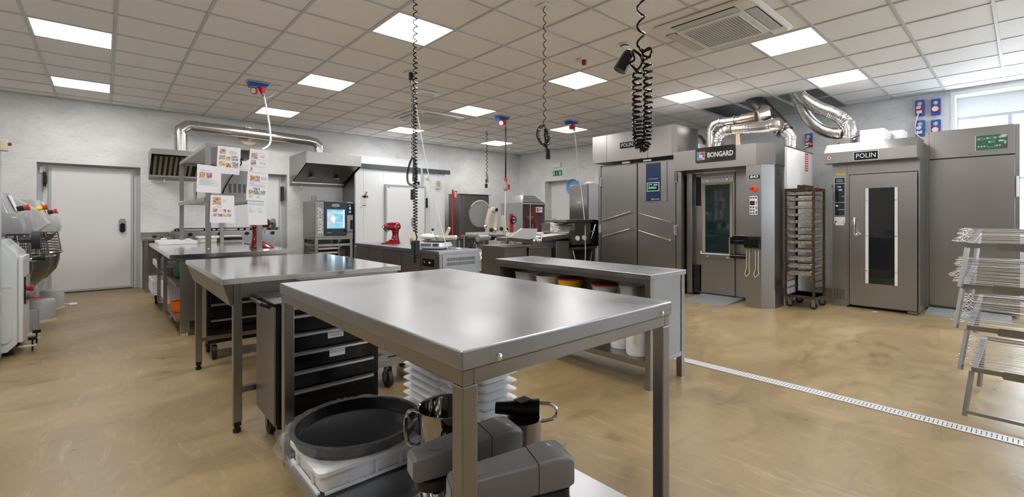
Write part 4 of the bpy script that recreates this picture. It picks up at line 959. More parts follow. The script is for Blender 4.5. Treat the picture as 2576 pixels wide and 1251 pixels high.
# ================================================================= EXTRACTION HOODS AND WALL DUCT
def hood(lab, y0, y1, xf, zt, lip, zb, fm, nf, slats):
    t = thing('extraction_hood', lab, 'hood', (X0, (y0+y1)/2, zb)); xw = X0+.003
    b = B(); side = [(xw, zb), (xf, zt-lip), (xf, zt), (xw, zt)]
    b.prism(side, 'Y', y0, y0+.004).prism(side, 'Y', y1-.004, y1)
    b.box(xw, xf-.003, y0+.0042, y1-.0042, zt-.004, zt).box(xf-.003, xf, y0+.0042, y1-.0042, zt-lip, zt)
    obj('canopy', b, 'steel', t)
    obj('bottom_gutter', B().prism([(xw, zb+.001), (xw+.14, zb+.05), (xw+.14, zb+.075), (xw, zb+.06)], 'Y', y0+.0045, y1-.0045), 'steel', t)
    obj('front_lip', B().box(xf-.05, xf-.0035, y0+.0045, y1-.0045, zt-lip+.001, zt-lip+.012), 'steel', t)
    p0 = Vector((xw+.15, 0, zb+.075)); p1 = Vector((xf-.06, 0, zt-lip-.005)); d = p1-p0; nrm = Vector((d.z, 0, -d.x)).normalized()
    for k in range(nf):
        a = y0+.03+(y1-y0-.06)*k/nf; c = y0+.03+(y1-y0-.06)*(k+1)/nf-.006
        f = obj('grease_filter', B().loft([[p0+Vector((0, a, 0)), p0+Vector((0, c, 0)), p0+Vector((0, c, 0))-nrm*.02, p0+Vector((0, a, 0))-nrm*.02], [p1+Vector((0, a, 0)), p1+Vector((0, c, 0)), p1+Vector((0, c, 0))-nrm*.02, p1+Vector((0, a, 0))-nrm*.02]], smooth=False), 'black_matt' if slats else 'steel_dull', t)
        if slats:
            for s_ in range(slats):
                u0 = a+.012+(c-a-.024)*s_/slats; u1 = u0+(c-a-.024)/slats*.52
                obj('filter_slat', B().loft([[p0+d*.03+Vector((0, u0, 0))+nrm*.012, p0+d*.03+Vector((0, u1, 0))+nrm*.012, p0+d*.03+Vector((0, u1, 0))+nrm*.001, p0+d*.03+Vector((0, u0, 0))+nrm*.001], [p0+d*.96+Vector((0, u0, 0))+nrm*.012, p0+d*.96+Vector((0, u1, 0))+nrm*.012, p0+d*.96+Vector((0, u1, 0))+nrm*.001, p0+d*.96+Vector((0, u0, 0))+nrm*.001]], smooth=False), fm, f)
                if False: pass
        else: obj('filter_handle', B().box(p0.lerp(p1, .3).x, p0.lerp(p1, .45).x, (a+c)/2-.04, (a+c)/2+.04, p0.lerp(p1, .37).z-.035, p0.lerp(p1, .37).z-.03), 'steel', f)
    obj('drain_tap', B().cyl((xw+.08, y0+.2, zb+.01), (xw+.08, y0+.2, zb-.05), .016).sph((xw+.08, y0+.2, zb-.05), .02), 'chrome', t)
    return t
hood('long steel extraction hood with slatted grease filters above the cooking range', .53, 1.72, -9.42, 2.27, .085, 1.815, 'greasy_filter', 2, 8)
hood('steel extraction hood above the baking oven', 2.68, 3.70, -9.05, 2.40, .215, 1.815, 'greasy_filter', 2, 0)
def pipe(b, pts, r, seg=24, mi=0): return b.tube(pts, r, seg, mi)
def collar(b, p, d, r, w=.02, mi=0):
    d = Vector(d).normalized(); p = Vector(p); return b.cyl(p-d*w/2, p+d*w/2, r, seg=24, mi=mi)
t = thing('wall_duct', 'round metal exhaust duct running along the left wall between the two hoods', 'duct', (-9.8, .92, 2.271))
dxx, dy1, dy2, dz_, r = -9.8, .93, 3.15, 2.70, .092
obj('riser', B().cyl((dxx, dy1, 2.2715), (dxx, dy1, 2.60), r, seg=28), 'duct_steel', t)
obj('riser', B().cyl((dxx, dy2, 2.4015), (dxx, dy2, 2.58), r*.92, seg=28), 'duct_steel', t)
b = B(); pipe(b, [(dxx, dy1, 2.60), (dxx, dy1, 2.66), (dxx, dy1+.10, 2.745), (dxx, dy1+.2, dz_+.05)], r*1.01)
obj('elbow', b, 'duct_steel', t)
b = B(); pipe(b, [(dxx, dy2, 2.58), (dxx, dy2, 2.62), (dxx, dy2-.08, dz_-.01), (dxx, dy2-.2, dz_+.008)], r*.97)
obj('elbow', b, 'duct_steel', t)
obj('run', B().cyl((dxx, dy1+.2, dz_+.05), (dxx, dy2-.19, dz_+.008), r, seg=28), 'duct_steel', t)
for p, d in (((dxx, dy1, 2.36), (0, 0, 1)), ((dxx, dy1, 2.58), (0, 0, 1)), ((dxx, dy1, 2.50), (0, 0, 1)), ((dxx, dy1+.22, dz_+.048), (0, 1, 0)), ((dxx, 1.86, dz_+.037), (0, 1, 0)), ((dxx, 1.90, dz_+.036), (0, 1, 0)), ((dxx, 2.10, dz_+.03), (0, 1, 0)), ((dxx, 2.16, dz_+.03), (0, 1, 0)), ((dxx, dy2-.24, dz_+.01), (0, 1, 0)), ((dxx, dy2, 2.55), (0, 0, 1))): obj('duct_collar', collar(B(), p, d, r*1.06, .016), 'duct_steel', t)
obj('wall_flange', B().cyl((X0+.002, 1.98, dz_+.02), (X0+.012, 1.98, dz_+.02), .17, seg=32), 'duct_burnt', t)
obj('wall_stub', B().cyl((X0+.012, 1.98, dz_+.02), (dxx-.085, 1.98, dz_+.02), .08, seg=24), 'duct_steel', t)

# ================================================================= COOKING RANGE AGAINST WALL LEFT
t = thing('side_counter', 'low steel counter with raised back edge beside the left cold room door', 'counter', (-9.75, .60, 0))
obj('worktop', B().box(X0+.004, -9.40, .43, .80, .81, .85, bev=.003), 'steel', t)
obj('splashback', B().box(X0+.004, X0+.02, .43, .80, .8505, .93), 'steel', t)
for sx in (-9.45, -10.05):
    for sy in (.45, .75): obj('leg', B().box(sx, sx+.04, sy, sy+.04, 0, .8095), 'steel', t)
obj('lower_shelf', B().box(-10.0, -9.46, .495, .745, .23, .26), 'steel', t)
obj('back_sheet', B().box(-9.98, -9.965, .50, .745, .262, .80), 'steel', t)
single('gas_lighter', B().sph((-9.65, .58, .872), .03, (1.6, 1.2, .7), 12).box(-9.60, -9.5, .64, .68, .852, .87, bev=.005), 'black_plastic', 'black lump of a gas lighter on the side counter next to the range', 'lighter', loc=(-9.65, .58, .851))
t = thing('cooking_range', 'steel gas range with black knobs and a black pan grid under the long hood', 'range', (-9.75, 1.45, 0))
obj('range_body', B().box(X0+.004, -9.42, .82, 2.36, .10, .94, bev=.004), 'steel', t)
obj('hob_top', B().box(X0+.004, -9.44, .83, 2.35, .9405, .952), 'steel', t)
obj('plinth', B().box(X0+.03, -9.48, .84, 2.34, 0, .0995), 'black_matt', t)
for k in range(4):
    yk = 1.02+.40*k
    kb = obj('knob', B().cyl((-9.4195, yk, .90), (-9.385, yk, .90), .032, .028), 'black_plastic', t)
    obj('knob_bar', B().box(-9.385, -9.37, yk-.006, yk+.006, .875, .925), 'black_plastic', kb)
for a, c in ((.84, 1.32), (1.35, 1.83), (1.86, 2.34)):
    g = B().box(-10.02, -9.46, a, c, .985, .999)
    g = obj('pan_grid', g, 'black_gloss', t)
    e = B()
    for xk in (-10.0, -9.5):
        for yk in (a+.02, c-.05): e.box(xk, xk+.03, yk, yk+.03, .9525, .985)
    obj('grid_feet', e, 'black_matt', g)

# ================================================================= BAKING OVEN ON STAND
F = -9.25; x0 = -9.98; y0, y1, z0, z1 = 2.90, 3.615, .79, 1.49
t = thing('baking_oven', 'steel convection oven with glowing blue window and navy door on a stand', 'oven', (-9.62, 3.26, z0))
obj('oven_body', B().box(x0, F-.022, y0, y1, z0, z1, bev=.004), 'steel', t)
obj('front_frame', B().box(F-.0215, F-.004, y0+.002, y1-.002, z0+.01, z1-.005), 'steel_dull', t)
obj('name_strip', B().box(F-.0035, F+.004, y0+.003, y0+.155, z0+.03, z1-.008, bev=.002, seg=1), 'grey_plastic', t)
text('lettering', 'BAKERTOP', .128, (F+.0045, y0+.095, (z0+z1)/2-.02), (0, 0, 1), 'white_paint', t, .0005, sx=.80, U=(0, -1, 0), bold=.002)
ya, yb = y0+.16, y1-.125
dd = obj('oven_door', B().box(F-.0035, F+.012, ya, yb, z0+.03, z1-.008, bev=.003), 'navy_glass', t)
wz0, wz1, wy0, wy1 = z0+.175, z1-.155, ya+.05, yb-.045
obj('window_glow', B().box(F+.0122, F+.0135, wy0, wy1, wz0, wz1), 'oven_glow', dd)
obj('light_strip', B().box(F+.0137, F+.0147, wy1-.022, wy1-.008, wz0+.02, wz1-.01), 'oven_light', dd)
b = B()
for zc in (wz0+.11, wz1-.11): b.cyl((F+.0137, wy0+.065, zc), (F+.0145, wy0+.065, zc), .062, seg=28)
obj('fan_cover', b, 'aluminium', dd)
b = B()
for zc in (wz0+.11, wz1-.11):
    for rr_ in (.02, .035, .05):
        n = int(rr_*520)
        for k in range(n): a = 2*math.pi*k/n; b.box(F+.0146, F+.0149, wy0+.065+rr_*math.cos(a)-.003, wy0+.065+rr_*math.cos(a)+.003, zc+rr_*math.sin(a)-.003, zc+rr_*math.sin(a)+.003)
obj('fan_holes', b, 'ink', dd, kind='stuff')
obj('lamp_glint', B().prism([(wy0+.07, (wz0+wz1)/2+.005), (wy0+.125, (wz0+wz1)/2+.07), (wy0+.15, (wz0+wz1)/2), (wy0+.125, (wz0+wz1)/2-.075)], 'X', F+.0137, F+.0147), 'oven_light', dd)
b = B().loft([[Vector((F+.0125+e, yc, zc)) for yc, zc in [((ya+yb)/2+.075*math.cos(a_*math.pi/12), z1-.075+.032*math.sin(a_*math.pi/12)) for a_ in range(24)]] for e in (0, .0015)], smooth=False)
obj('badge_rim', b, 'white_paint', dd)
b = B().loft([[Vector((F+.0142+e, (ya+yb)/2+.068*math.cos(a_*math.pi/12), z1-.075+.026*math.sin(a_*math.pi/12))) for a_ in range(24)] for e in (0, .001)], smooth=False)
obj('badge', b, 'navy_glass', dd)
text('lettering', 'UNOX', .040, (F+.0155, (ya+yb)/2, z1-.076), PX, 'white_paint', dd, .0004, sx=1.05, bold=.001)
text('lettering', 'Bake-Pro', .022, (F+.0125, ya+.10, z0+.095), PX, 'white_paint', dd, .0004)
obj('control_panel', B().box(F-.0035, F+.006, y1-.12, y1-.004, z1-.26, z1-.03, bev=.002, seg=1), 'navy_glass', t)
obj('display_digit', B().box(F+.0062, F+.007, y1-.075, y1-.05, z1-.15, z1-.105).box(F+.0062, F+.007, y1-.085, y1-.04, z1-.19, z1-.182).box(F+.0062, F+.007, y1-.08, y1-.045, z1-.215, z1-.207).box(F+.0062, F+.007, y1-.085, y1-.05, z1-.075, z1-.07), 'display_cyan', t)
obj('side_panel', B().box(F-.0035, F+.004, y1-.12, y1-.004, z0+.12, z1-.265, bev=.002, seg=1), 'steel_dull', t)
obj('lower_badge', B().box(F-.0035, F+.005, y1-.12, y1-.004, z0+.085, z0+.115), 'ink', t)
obj('door_handle', B().box(F+.012, F+.055, y1-.050, y1-.025, z1-.55, z1-.36, bev=.008), 'black_plastic', t)
for k in (0, 1): obj('vent_pipe', B().cyl((-9.75, y0+.10+.06*k, z1+.0005), (-9.75, y0+.10+.06*k, z1+.12), .018, seg=14), 'steel', t)
obj('sensor', B().box(-9.72, -9.60, y0+.16, y0+.28, z1+.0005, z1+.02), 'black_plastic', t)
t = thing('oven_stand', 'steel tray stand under the convection oven', 'stand', (-9.62, 3.26, 0))
for sx in (x0+.01, F-.065):
    for sy in (y0+.005, y1-.055): obj('leg', B().box(sx, sx+.05, sy, sy+.05, 0, z0-.0405), 'steel_dull', t)
obj('top_frame', B().box(x0, F-.01, y0, y1, z0-.04, z0-.001), 'steel_dull', t)
obj('front_rail', B().box(F-.035, F-.012, y0+.056, y1-.056, .62, .665).box(x0+.061, F-.066, y0+.01, y0+.03, .62, .665).box(x0+.061, F-.066, y1-.03, y1-.01, .62, .665), 'steel', t)
obj('drawer_box', B().box(-9.85, F-.04, y0+.06, y0+.30, .675, .735), 'black_plastic', t)
obj('partition', B().box(x0+.07, F-.03, y0+.44, y0+.455, .10, .6195), 'steel_dull', t)
obj('bottom_shelf', B().box(x0+.01, F-.02, y0+.06, y1-.06, .08, .0995), 'steel_dull', t)
for k in range(5):
    zk = .56-.085*k
    tr = thing('baking_tray', '%s light metal baking tray from the top in the oven stand' % ('topmost', 'second', 'third', 'fourth', 'lowest')[k], 'tray', (-9.6, y0+.25, zk), group='baking trays in the oven stand')
    obj('tray', B().box(-9.90, F-.025, y0+.062, y0+.43, zk, zk+.035, bev=.004), 'baked_tray', tr)
t = thing('detergent_can', 'dark brown canister behind the yellow one in the oven stand', 'canister', (-9.5, y1-.16, .38))
obj('can_body', B().box(-9.62, -9.40, y1-.27, y1-.09, .4005, .56, bev=.02), 'brown_can', t); obj('cap', B().cyl((-9.5, y1-.18, .5605), (-9.5, y1-.18, .60), .025), 'grey_plastic', t)
t = thing('detergent_can', 'yellow canister with white label on the right of the oven stand', 'canister', (-9.45, y1-.17, .10))
obj('can_body', B().box(-9.60, F-.04, y1-.28, y1-.07, .10, .40, bev=.012), 'yellow', t); obj('can_label', B().box(F-.0395, F-.038, y1-.26, y1-.09, .24, .36), 'paper', t)

# items on the cold room wall
t = thing('clipboard_note', 'printed note hung on the white wall panels by a wooden peg', 'note', (XP, 3.93, 1.55))
obj('note_sheet', B().box(XP+.001, XP+.004, 3.85, 4.02, 1.40, 1.63), 'paper', t)
obj('peg', B().box(XP+.004, XP+.012, 3.93, 3.965, 1.58, 1.72, rot=Matrix.Rotation(-.4, 4, 'X')), 'wood', t)
obj('clip', B().box(XP+.004, XP+.012, 3.88, 4.0, 1.595, 1.635), 'ink', t)
b = B()
for k in range(7): b.box(XP+.0041, XP+.0046, 3.875, 3.98-.01*(k % 3), 1.45+.018*k, 1.455+.018*k)
obj('printed_lines', b, 'ink_soft', t); obj('printed_block', B().box(XP+.0041, XP+.0047, 3.88, 3.96, 1.42, 1.438), 'ink', t)
single('note_sheet', B().box(XP+.001, XP+.003, 5.52, 5.66, 1.48, 1.69), 'paper', 'faint white sheet taped to the panels right of the cold room door', 'note', loc=(XP, 5.59, 1.58))
t = thing('wall_alarm', 'round cream alarm disc on the white panels above the cold room door', 'alarm', (XP, 5.40, 2.10))
obj('disc', B().cyl((XP+.001, 5.40, 2.10), (XP+.03, 5.40, 2.10), .055, .05, 24), 'white_plastic', t); obj('disc_centre', B().cyl((XP+.0305, 5.40, 2.10), (XP+.035, 5.40, 2.10), .035, seg=24), 'cream_plastic', t)
t = thing('temperature_recorder', 'cream box with a green and blue picture label hanging right of the cold room door', 'box', (XP, 5.66, 1.93))
obj('housing', B().box(XP+.001, XP+.04, 5.60, 5.72, 1.85, 2.04, bev=.006), 'cream_plastic', t); obj('front_label', B().box(XP+.0402, XP+.042, 5.61, 5.71, 1.90, 2.03), 'photo_cool', t)
obj('hanging_wire', B().tube([(XP+.02, 5.66, 2.04), (XP+.03, 5.665, 2.12), (XP+.034, 5.62, 2.21), (XP+.034, 5.55, 2.24)], .003), 'grey_pale', t)
t = thing('wall_conduit', 'grey vertical conduit with a black plug beside the coiled cords on the white panels', 'conduit', (XP, 5.20, 2.1))
obj('conduit', B().box(XP+.031, XP+.05, 5.21, 5.25, 1.90, 2.30), 'frame_grey', t)
obj('wire', B().tube([(XP+.035, 5.02, 2.28), (XP+.04, 5.10, 2.15), (XP+.05, 5.14, 1.99)], .004), 'grey_pale', t); obj('plug', B().box(XP+.02, XP+.06, 5.12, 5.17, 1.92, 1.99, bev=.006), 'black_plastic', t)

# ================================================================= REFRIGERATED COUNTER
x0, x1, y0, y1, H = -7.37, -4.80, 2.895, 3.50, .772
t = thing('refrigerated_counter', 'steel refrigerated counter with four doors and a slotted end panel', 'counter', ((x0+x1)/2, (y0+y1)/2, 0))
obj('counter_body', B().box(x0+.01, x1-.012, y0+.03, y1, .10, H-.041), 'steel', t)
obj('worktop', B().box(x0, x1, y0, y1+.01, H-.04, H, bev=.003), 'steel_top', t)
for a, c in ((-7.35, -6.86), (-6.84, -6.33), (-6.31, -5.80), (-5.78, -5.27)):
    d = obj('door', B().box(a, c, y0+.010, y0+.0295, .13, H-.06, bev=.003), 'steel_dull', t)
d = obj('control_bay', B().box(-5.25, -4.90, y0+.012, y0+.0295, .13, H-.06, bev=.003), 'steel_dull', t)
obj('control_panel', B().box(-5.21, -4.93, y0+.008, y0+.0118, H-.20, H-.105), 'black_gloss', d)
obj('red_switch', B().box(-5.16, -5.13, y0+.003, y0+.0079, H-.165, H-.135), 'red_plastic', d); obj('green_switch', B().box(-5.195, -5.175, y0+.004, y0+.0079, H-.145, H-.13), 'green_sign', d)
obj('temperature_display', B().box(-5.05, -5.01, y0+.005, y0+.0079, H-.16, H-.14), 'display', d); obj('dial', B().cyl((-4.965, y0+.0079, H-.15), (-4.965, y0+.0, H-.15), .014, seg=12), 'black_plastic', d)
obj('corner_post', B().box(-4.885, x1-.004, y0+.010, y0+.05, .10, H-.0415), 'steel', t)
e = obj('end_panel', B().box(x1-.0115, x1-.002, y0+.055, y1-.01, .10, H-.0415), 'steel_top', t)
b = B()
for r_ in range(2):
    for k in range(34): b.box(x1-.0019, x1-.0012, y0+.115+.0122*k, y0+.1205+.0122*k, H-.125-.055*r_, H-.085-.055*r_)
obj('vent_slots', b, 'black_matt', e, kind='stuff')
for sx in (x0+.1, x1-.15):
    for sy in (y0+.06, y1-.1): obj('foot', B().cyl((sx, sy, 0), (sx, sy, .0995), .025, seg=12), 'steel_dull', t)
red_mixer('glossy red stand mixer on the refrigerated counter in front of the cold room door', -6.72, 3.22, H+.0005, -.12, .90)
t = thing('shop_scale', 'white electronic shop scale with steel plate on the refrigerated counter', 'scale', (-5.28, 3.14, H))
Rz = Matrix.Rotation(.45, 4, 'Z')
def rot_ring(cx, cy, wx, wy, z, r, ang):
    ca, sa = math.cos(ang), math.sin(ang); return [Vector((cx+x*ca-y*sa, cy+x*sa+y*ca, z)) for x, y in rrect(-wx, wx, -wy, wy, r, 4)]
obj('scale_body', B().loft([rot_ring(-5.28, 3.14, .15, .17, H+.012, .03, .6), rot_ring(-5.28, 3.14, .165, .185, H+.035, .03, .6), rot_ring(-5.29, 3.15, .145, .165, H+.085, .03, .6)]), 'white_enamel', t)
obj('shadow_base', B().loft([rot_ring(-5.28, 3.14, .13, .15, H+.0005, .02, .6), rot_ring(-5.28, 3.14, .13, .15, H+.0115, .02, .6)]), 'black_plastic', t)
obj('weighing_plate', B().loft([rot_ring(-5.31, 3.18, .12, .14, H+.090, .02, .6), rot_ring(-5.31, 3.18, .15, .165, H+.105, .02, .6), rot_ring(-5.31, 3.18, .15, .165, H+.112, .02, .6)], smooth=False), 'steel', t)
ca, sa = math.cos(.6), math.sin(.6)
def sp(x, y, z): return Vector((-5.28+x*ca-y*sa, 3.14+x*sa+y*ca, H+z))
b = B().quad([sp(-.13, -.186, .040), sp(.02, -.186, .040), sp(.02, -.172, .078), sp(-.13, -.172, .078)]); obj('keypad', b, 'ink', t)
b = B().quad([sp(.035, -.187, .040), sp(.12, -.187, .040), sp(.12, -.173, .078), sp(.035, -.173, .078)]); obj('lcd_window', b, 'display_cyan' if False else 'navy_panel', t)
t = thing('flour_sack', 'soft white sack lying on the scale plate', 'sack', (-5.37, 3.12, H+.113))
obj('sack', B().sph((-5.40, 3.09, H+.155), .10, (1.25, .9, .42), 20), 'white_plastic', t)
t = thing('pipe_fitting', 'cream pipe fitting with metal ends lying on the scale plate', 'fitting', (-5.25, 3.26, H+.113))
obj('pipe', B().cyl((-5.33, 3.20, H+.145), (-5.17, 3.36, H+.145), .026, seg=14).cyl((-5.26, 3.27, H+.15), (-5.22, 3.30, H+.25), .022, .02, 14), 'ivory', t)
obj('metal_end', B().sph((-5.335, 3.195, H+.145), .032, seg=12).sph((-5.165, 3.365, H+.145), .03, seg=12).sph((-5.218, 3.302, H+.258), .024, seg=12), 'chrome', t)
t = thing('lever', 'small black ball lever behind the sack on the counter', 'lever', (-5.62, 3.30, H))
obj('rod', B().cyl((-5.62, 3.30, H+.0005), (-5.60, 3.28, H+.23), .006, seg=8), 'chrome', t); obj('ball', B().sph((-5.60, 3.28, H+.24), .018, seg=10), 'black_gloss', t)
single('eraser_block', B().box(-5.03, -4.97, 3.28, 3.32, H+.0005, H+.018, bev=.003), 'white_plastic', 'tiny white block beside the scale', 'block', loc=(-5.0, 3.30, H))

# ================================================================= FAR BENCH WITH STEEL CABINET
t = thing('far_bench', 'steel bench against the far left wall carrying the dark steel cabinet', 'bench', (-9.3, 6.5, 0))
obj('worktop', B().box(X0+.01, -8.78, 5.72, 7.25, .675, .715, bev=.003), 'steel', t)
for sx in (-10.0, -8.85):
    for sy in (5.76, 7.15): obj('leg', B().box(sx, sx+.05, sy, sy+.05, 0, .6745), 'steel_dull', t)
obj('under_cabinet', B().box(-9.9, -8.86, 5.9, 6.55, .12, .66), 'steel', t)
obj('shelf', B().box(-9.95, -8.86, 6.56, 7.14, .2, .23), 'steel_dull', t)
t = thing('steel_cabinet', 'dark single-door steel cabinet standing on the far bench', 'cabinet', (-9.45, 6.55, .7155))
obj('cabinet_body', B().box(-9.70, -9.232, 6.12, 6.98, .716, 1.73, bev=.004), 'steel_dull', t)
obj('cabinet_door', B().box(-9.2315, -9.20, 6.125, 6.975, .725, 1.715, bev=.004), 'steel_dull', t)
obj('door_edge', B().box(-9.1995, -9.197, 6.14, 6.25, .73, 1.71), 'steel', t)
obj('top_sheet', B().box(-9.71, -9.17, 6.10, 7.0, 1.731, 1.745), 'steel', t); obj('lock', B().cyl((-9.197, 6.26, 1.22), (-9.18, 6.26, 1.22), .012, seg=10), 'chrome', t)
t = thing('red_post', 'thin red post with a small red and white sign beside the dark steel cabinet', 'post', (-9.2, 5.92, .7155))
obj('post', B().box(-9.22, -9.19, 5.905, 5.935, .7155, 1.83), 'red_plastic', t); s = obj('sign', B().box(-9.186, -9.183, 5.94, 6.03, 1.63, 1.80), 'red_plastic', t)
obj('sign_face', B().box(-9.1828, -9.182, 5.955, 6.015, 1.65, 1.78), 'paper', s)
b = B()
for k in range(4): b.box(-9.1818, -9.1814, 5.96, 6.01, 1.66+.03*k, 1.67+.03*k)
obj('sign_lines', b, 'red_plastic', s)
single('red_tray', B().box(-9.1, -8.9, 5.95, 6.2, .7155, .73, bev=.004), 'red_dark', 'flat red tray lying on the far bench by the red post', 'tray', loc=(-9.0, 6.07, .7155))
# milk can on mobile stand
x0, x1, y0, y1 = -8.0, -7.25, 5.05, 6.02
t = thing('mobile_stand', 'mobile steel stand on castors carrying the pale moulding machine', 'stand', ((x0+x1)/2, (y0+y1)/2, 0))
obj('top_plate', B().box(x0, x1, y0+.3, y1, .79, .82), 'steel', t); obj('lower_shelf', B().box(x0, x1, y0, y1, .11, .14), 'steel_dull', t)
for sx in (x0+.01, x1-.06):
    for sy in (y0+.35, y1-.06): obj('leg', B().box(sx, sx+.05, sy, sy+.05, .1405, .7895), 'steel', t)
for sx in (x0+.08, x1-.05):
    for sy in (y0+.08, y1-.06): caster(t, sx, sy, .05, .11)
t = thing('milk_can', 'round polished steel milk can on the mobile stand shelf', 'milk can', (-7.42, 5.42, .1405))
cc = (-7.42, 5.42, .1405)
obj('can_body', B().lathe(cc, [(0, 0), (.125, 0), (.13, .01), (.13, .20), (.133, .205), (.13, .21), (.13, .37), (.12, .40), (.085, .44), (.085, .47), (0, .47)], 36), 'chrome', t)
obj('can_lid', B().lathe(cc, [(.09, .4705), (.095, .475), (.095, .50), (.06, .52), (0, .525)], 30), 'chrome', t)
obj('handle', B().tube([(-7.42, 5.31, .58), (-7.42, 5.25, .62), (-7.42, 5.28, .68), (-7.42, 5.35, .66)], .009), 'steel', t)
obj('tap', B().cyl((-7.38, 5.29, .18), (-7.33, 5.20, .17), .012).sph((-7.33, 5.19, .17), .018), 'chrome', t)
single('black_tube', B().cyl((-7.55, 5.26, .1405), (-7.55, 5.26, .60), .03, seg=12), 'black_plastic', 'upright black tube standing left of the milk can', 'tube', loc=(-7.55, 5.26, .1405))
# pale machine (dough moulder)
t = thing('moulding_machine', 'pale enamelled dough machine with clear round guard beside the red mixer cabinet', 'machine', (-7.6, 5.9, .8205))
obj('machine_bed', B().box(-7.95, -7.3, 5.42, 6.30, .8205, .87, bev=.008), 'grey_pale', t)
obj('motor', B().cyl((-7.28, 5.25, .78), (-7.28, 5.47, .78), .07, seg=16).cyl((-7.28, 5.47, .78), (-7.28, 5.54, .78), .045, seg=12), 'grey_enamel', t)
obj('drive_cap', B().cyl((-7.28, 5.54, .78), (-7.28, 5.63, .78), .055, seg=14), 'black_plastic', t)
obj('arm', B().tube([(-7.45, 5.62, .87), (-7.43, 5.60, 1.10), (-7.42, 5.66, 1.33), (-7.42, 5.80, 1.33), (-7.44, 5.83, 1.12), (-7.44, 5.78, .87)], .05, 10).sph((-7.42, 5.73, 1.34), .06, seg=12), 'ivory', t)
obj('arm', B().tube([(-7.35, 5.98, .87), (-7.36, 5.93, 1.05), (-7.36, 5.96, 1.22)], .045, 10), 'ivory', t)
obj('arm_bore', B().cyl((-7.37, 5.78, 1.335), (-7.36, 5.78, 1.335), .035, seg=14), 'black_plastic', t)
obj('black_knob', B().sph((-7.33, 5.62, .93), .045, seg=10).sph((-7.31, 5.86, .95), .04, seg=10).sph((-7.34, 6.02, .93), .04, seg=10), 'black_plastic', t)
obj('joint', B().sph((-7.36, 5.74, .93), .05, seg=12).sph((-7.40, 5.52, 1.0), .04, seg=10), 'chrome', t)
obj('red_lever_post', B().box(-7.30, -7.25, 6.06, 6.13, .872, 1.26, bev=.01), 'red_plastic', t)
obj('hand_wheel', B().tube([(-7.22, 6.10+.075*math.cos(k*.5236), 1.13+.075*math.sin(k*.5236)) for k in range(13)], .012, 6).box(-7.225, -7.215, 6.03, 6.17, 1.12, 1.14), 'black_plastic', t)
b = B().cyl((-7.62, 5.55, 1.25), (-7.60, 5.55, 1.25), .27, seg=40); obj('round_guard', b, 'guard_plastic', t)
obj('guard_hoop', B().tube([(-7.60, 5.55+.27*math.cos(math.radians(a_)), 1.25+.27*math.sin(math.radians(a_))) for a_ in range(-20, 160, 12)], .012, 6), 'ivory', t)
obj('junction_box', B().box(-7.10, -7.0, 5.80, 6.12, .80, .87, bev=.01), 'white_plastic', t); obj('box_arm', B().box(-7.3, -7.1, 5.9, 6.0, .80, .83), 'grey_pale', t)
obj('roller', B().cyl((-7.15, 6.10, .77), (-7.15, 6.75, .80), .055, seg=18), 'ivory', t)
obj('hanging_cable', B().tube([(-7.02, 5.82, .80), (-7.0, 5.86, .70), (-7.0, 5.92, .62)], .012).tube([(-7.02, 5.88, .80), (-6.98, 5.98, .68), (-7.0, 6.1, .66), (-7.02, 6.18, .74)], .010), 'cream_plastic', t)
single('white_box', B().box(-6.75, -6.65, 5.62, 5.70, 0, .42, bev=.01), 'white_plastic', 'narrow white pump box on the floor at the end of the storage bench', 'box', loc=(-6.7, 5.66, 0))
# caged red mixer
x0, x1, y0, y1 = -8.15, -7.42, 6.52, 7.20
t = thing('caged_mixer', 'red floor mixer inside a grey cabinet with clear doors and a sloped roof grille', 'mixer', ((x0+x1)/2, (y0+y1)/2, 0))
obj('side_panel', B().box(x0, x1, y0, y0+.015, .05, 1.50), 'grey_enamel', t); obj('side_panel', B().box(x0, x1, y1-.015, y1, .05, 1.50), 'grey_enamel', t); obj('rear_panel', B().box(x0, x0+.015, y0+.016, y1-.016, .05, 1.50), 'grey_enamel', t)
obj('cabinet_base', B().box(x0, x1, y0, y1, 0, .0495), 'grey_enamel', t)
obj('clear_door', B().box(x1-.008, x1, y0+.016, y1-.016, .05, 1.48), 'smoked_guard', t)
b = B().box(x1+.0005, x1+.012, y0+.22, y0+.232, .05, 1.49).box(x1+.0005, x1+.01, y0+.016, y1-.016, 1.47, 1.49)
obj('door_bar', b, 'ceiling_rail', t)
obj('roof', B().loft([[Vector((x, y, 1.5005)) for x, y in ((x0, y0), (x1, y0), (x1, y1), (x0, y1))], [Vector((x, y, 1.67)) for x, y in ((x0+.2, y0+.17), (x1-.17, y0+.17), (x1-.17, y1-.17), (x0+.2, y1-.17))]], smooth=False), 'grey_enamel', t)
b = B()
for k in range(8):
    f = k/8; b.loft([[Vector((x1-.17*f+.002, y0+.17*f+.03+e, 1.502+.168*f)) for e in (0,)] * 1 + [Vector((x1-.17*f+.002, y1-.17*f-.03, 1.502+.168*f)), Vector((x1-.17*f+.006, y1-.17*f-.03, 1.510+.168*f)), Vector((x1-.17*f+.006, y0+.17*f+.03, 1.510+.168*f))], [Vector((x1-.17*f-.006, y0+.17*f+.03, 1.503+.168*f)), Vector((x1-.17*f-.006, y1-.17*f-.03, 1.503+.168*f)), Vector((x1-.17*f-.004, y1-.17*f-.03, 1.510+.168*f)), Vector((x1-.17*f-.004, y0+.17*f+.03, 1.510+.168*f))]], smooth=False)
obj('roof_slats', b, 'ink', t, kind='stuff')
mx_, my_ = (x0+x1)/2, (y0+y1)/2
b = B().box(mx_-.22, mx_+.12, my_-.10, my_+.12, .55, .70, bev=.03).box(mx_-.24, mx_-.04, my_-.12, my_+.12, .70, 1.30, bev=.04).box(mx_-.2, mx_+.26, my_-.11, my_+.11, 1.12, 1.40, bev=.05)
obj('mixer_body', b, 'red_plastic', t)
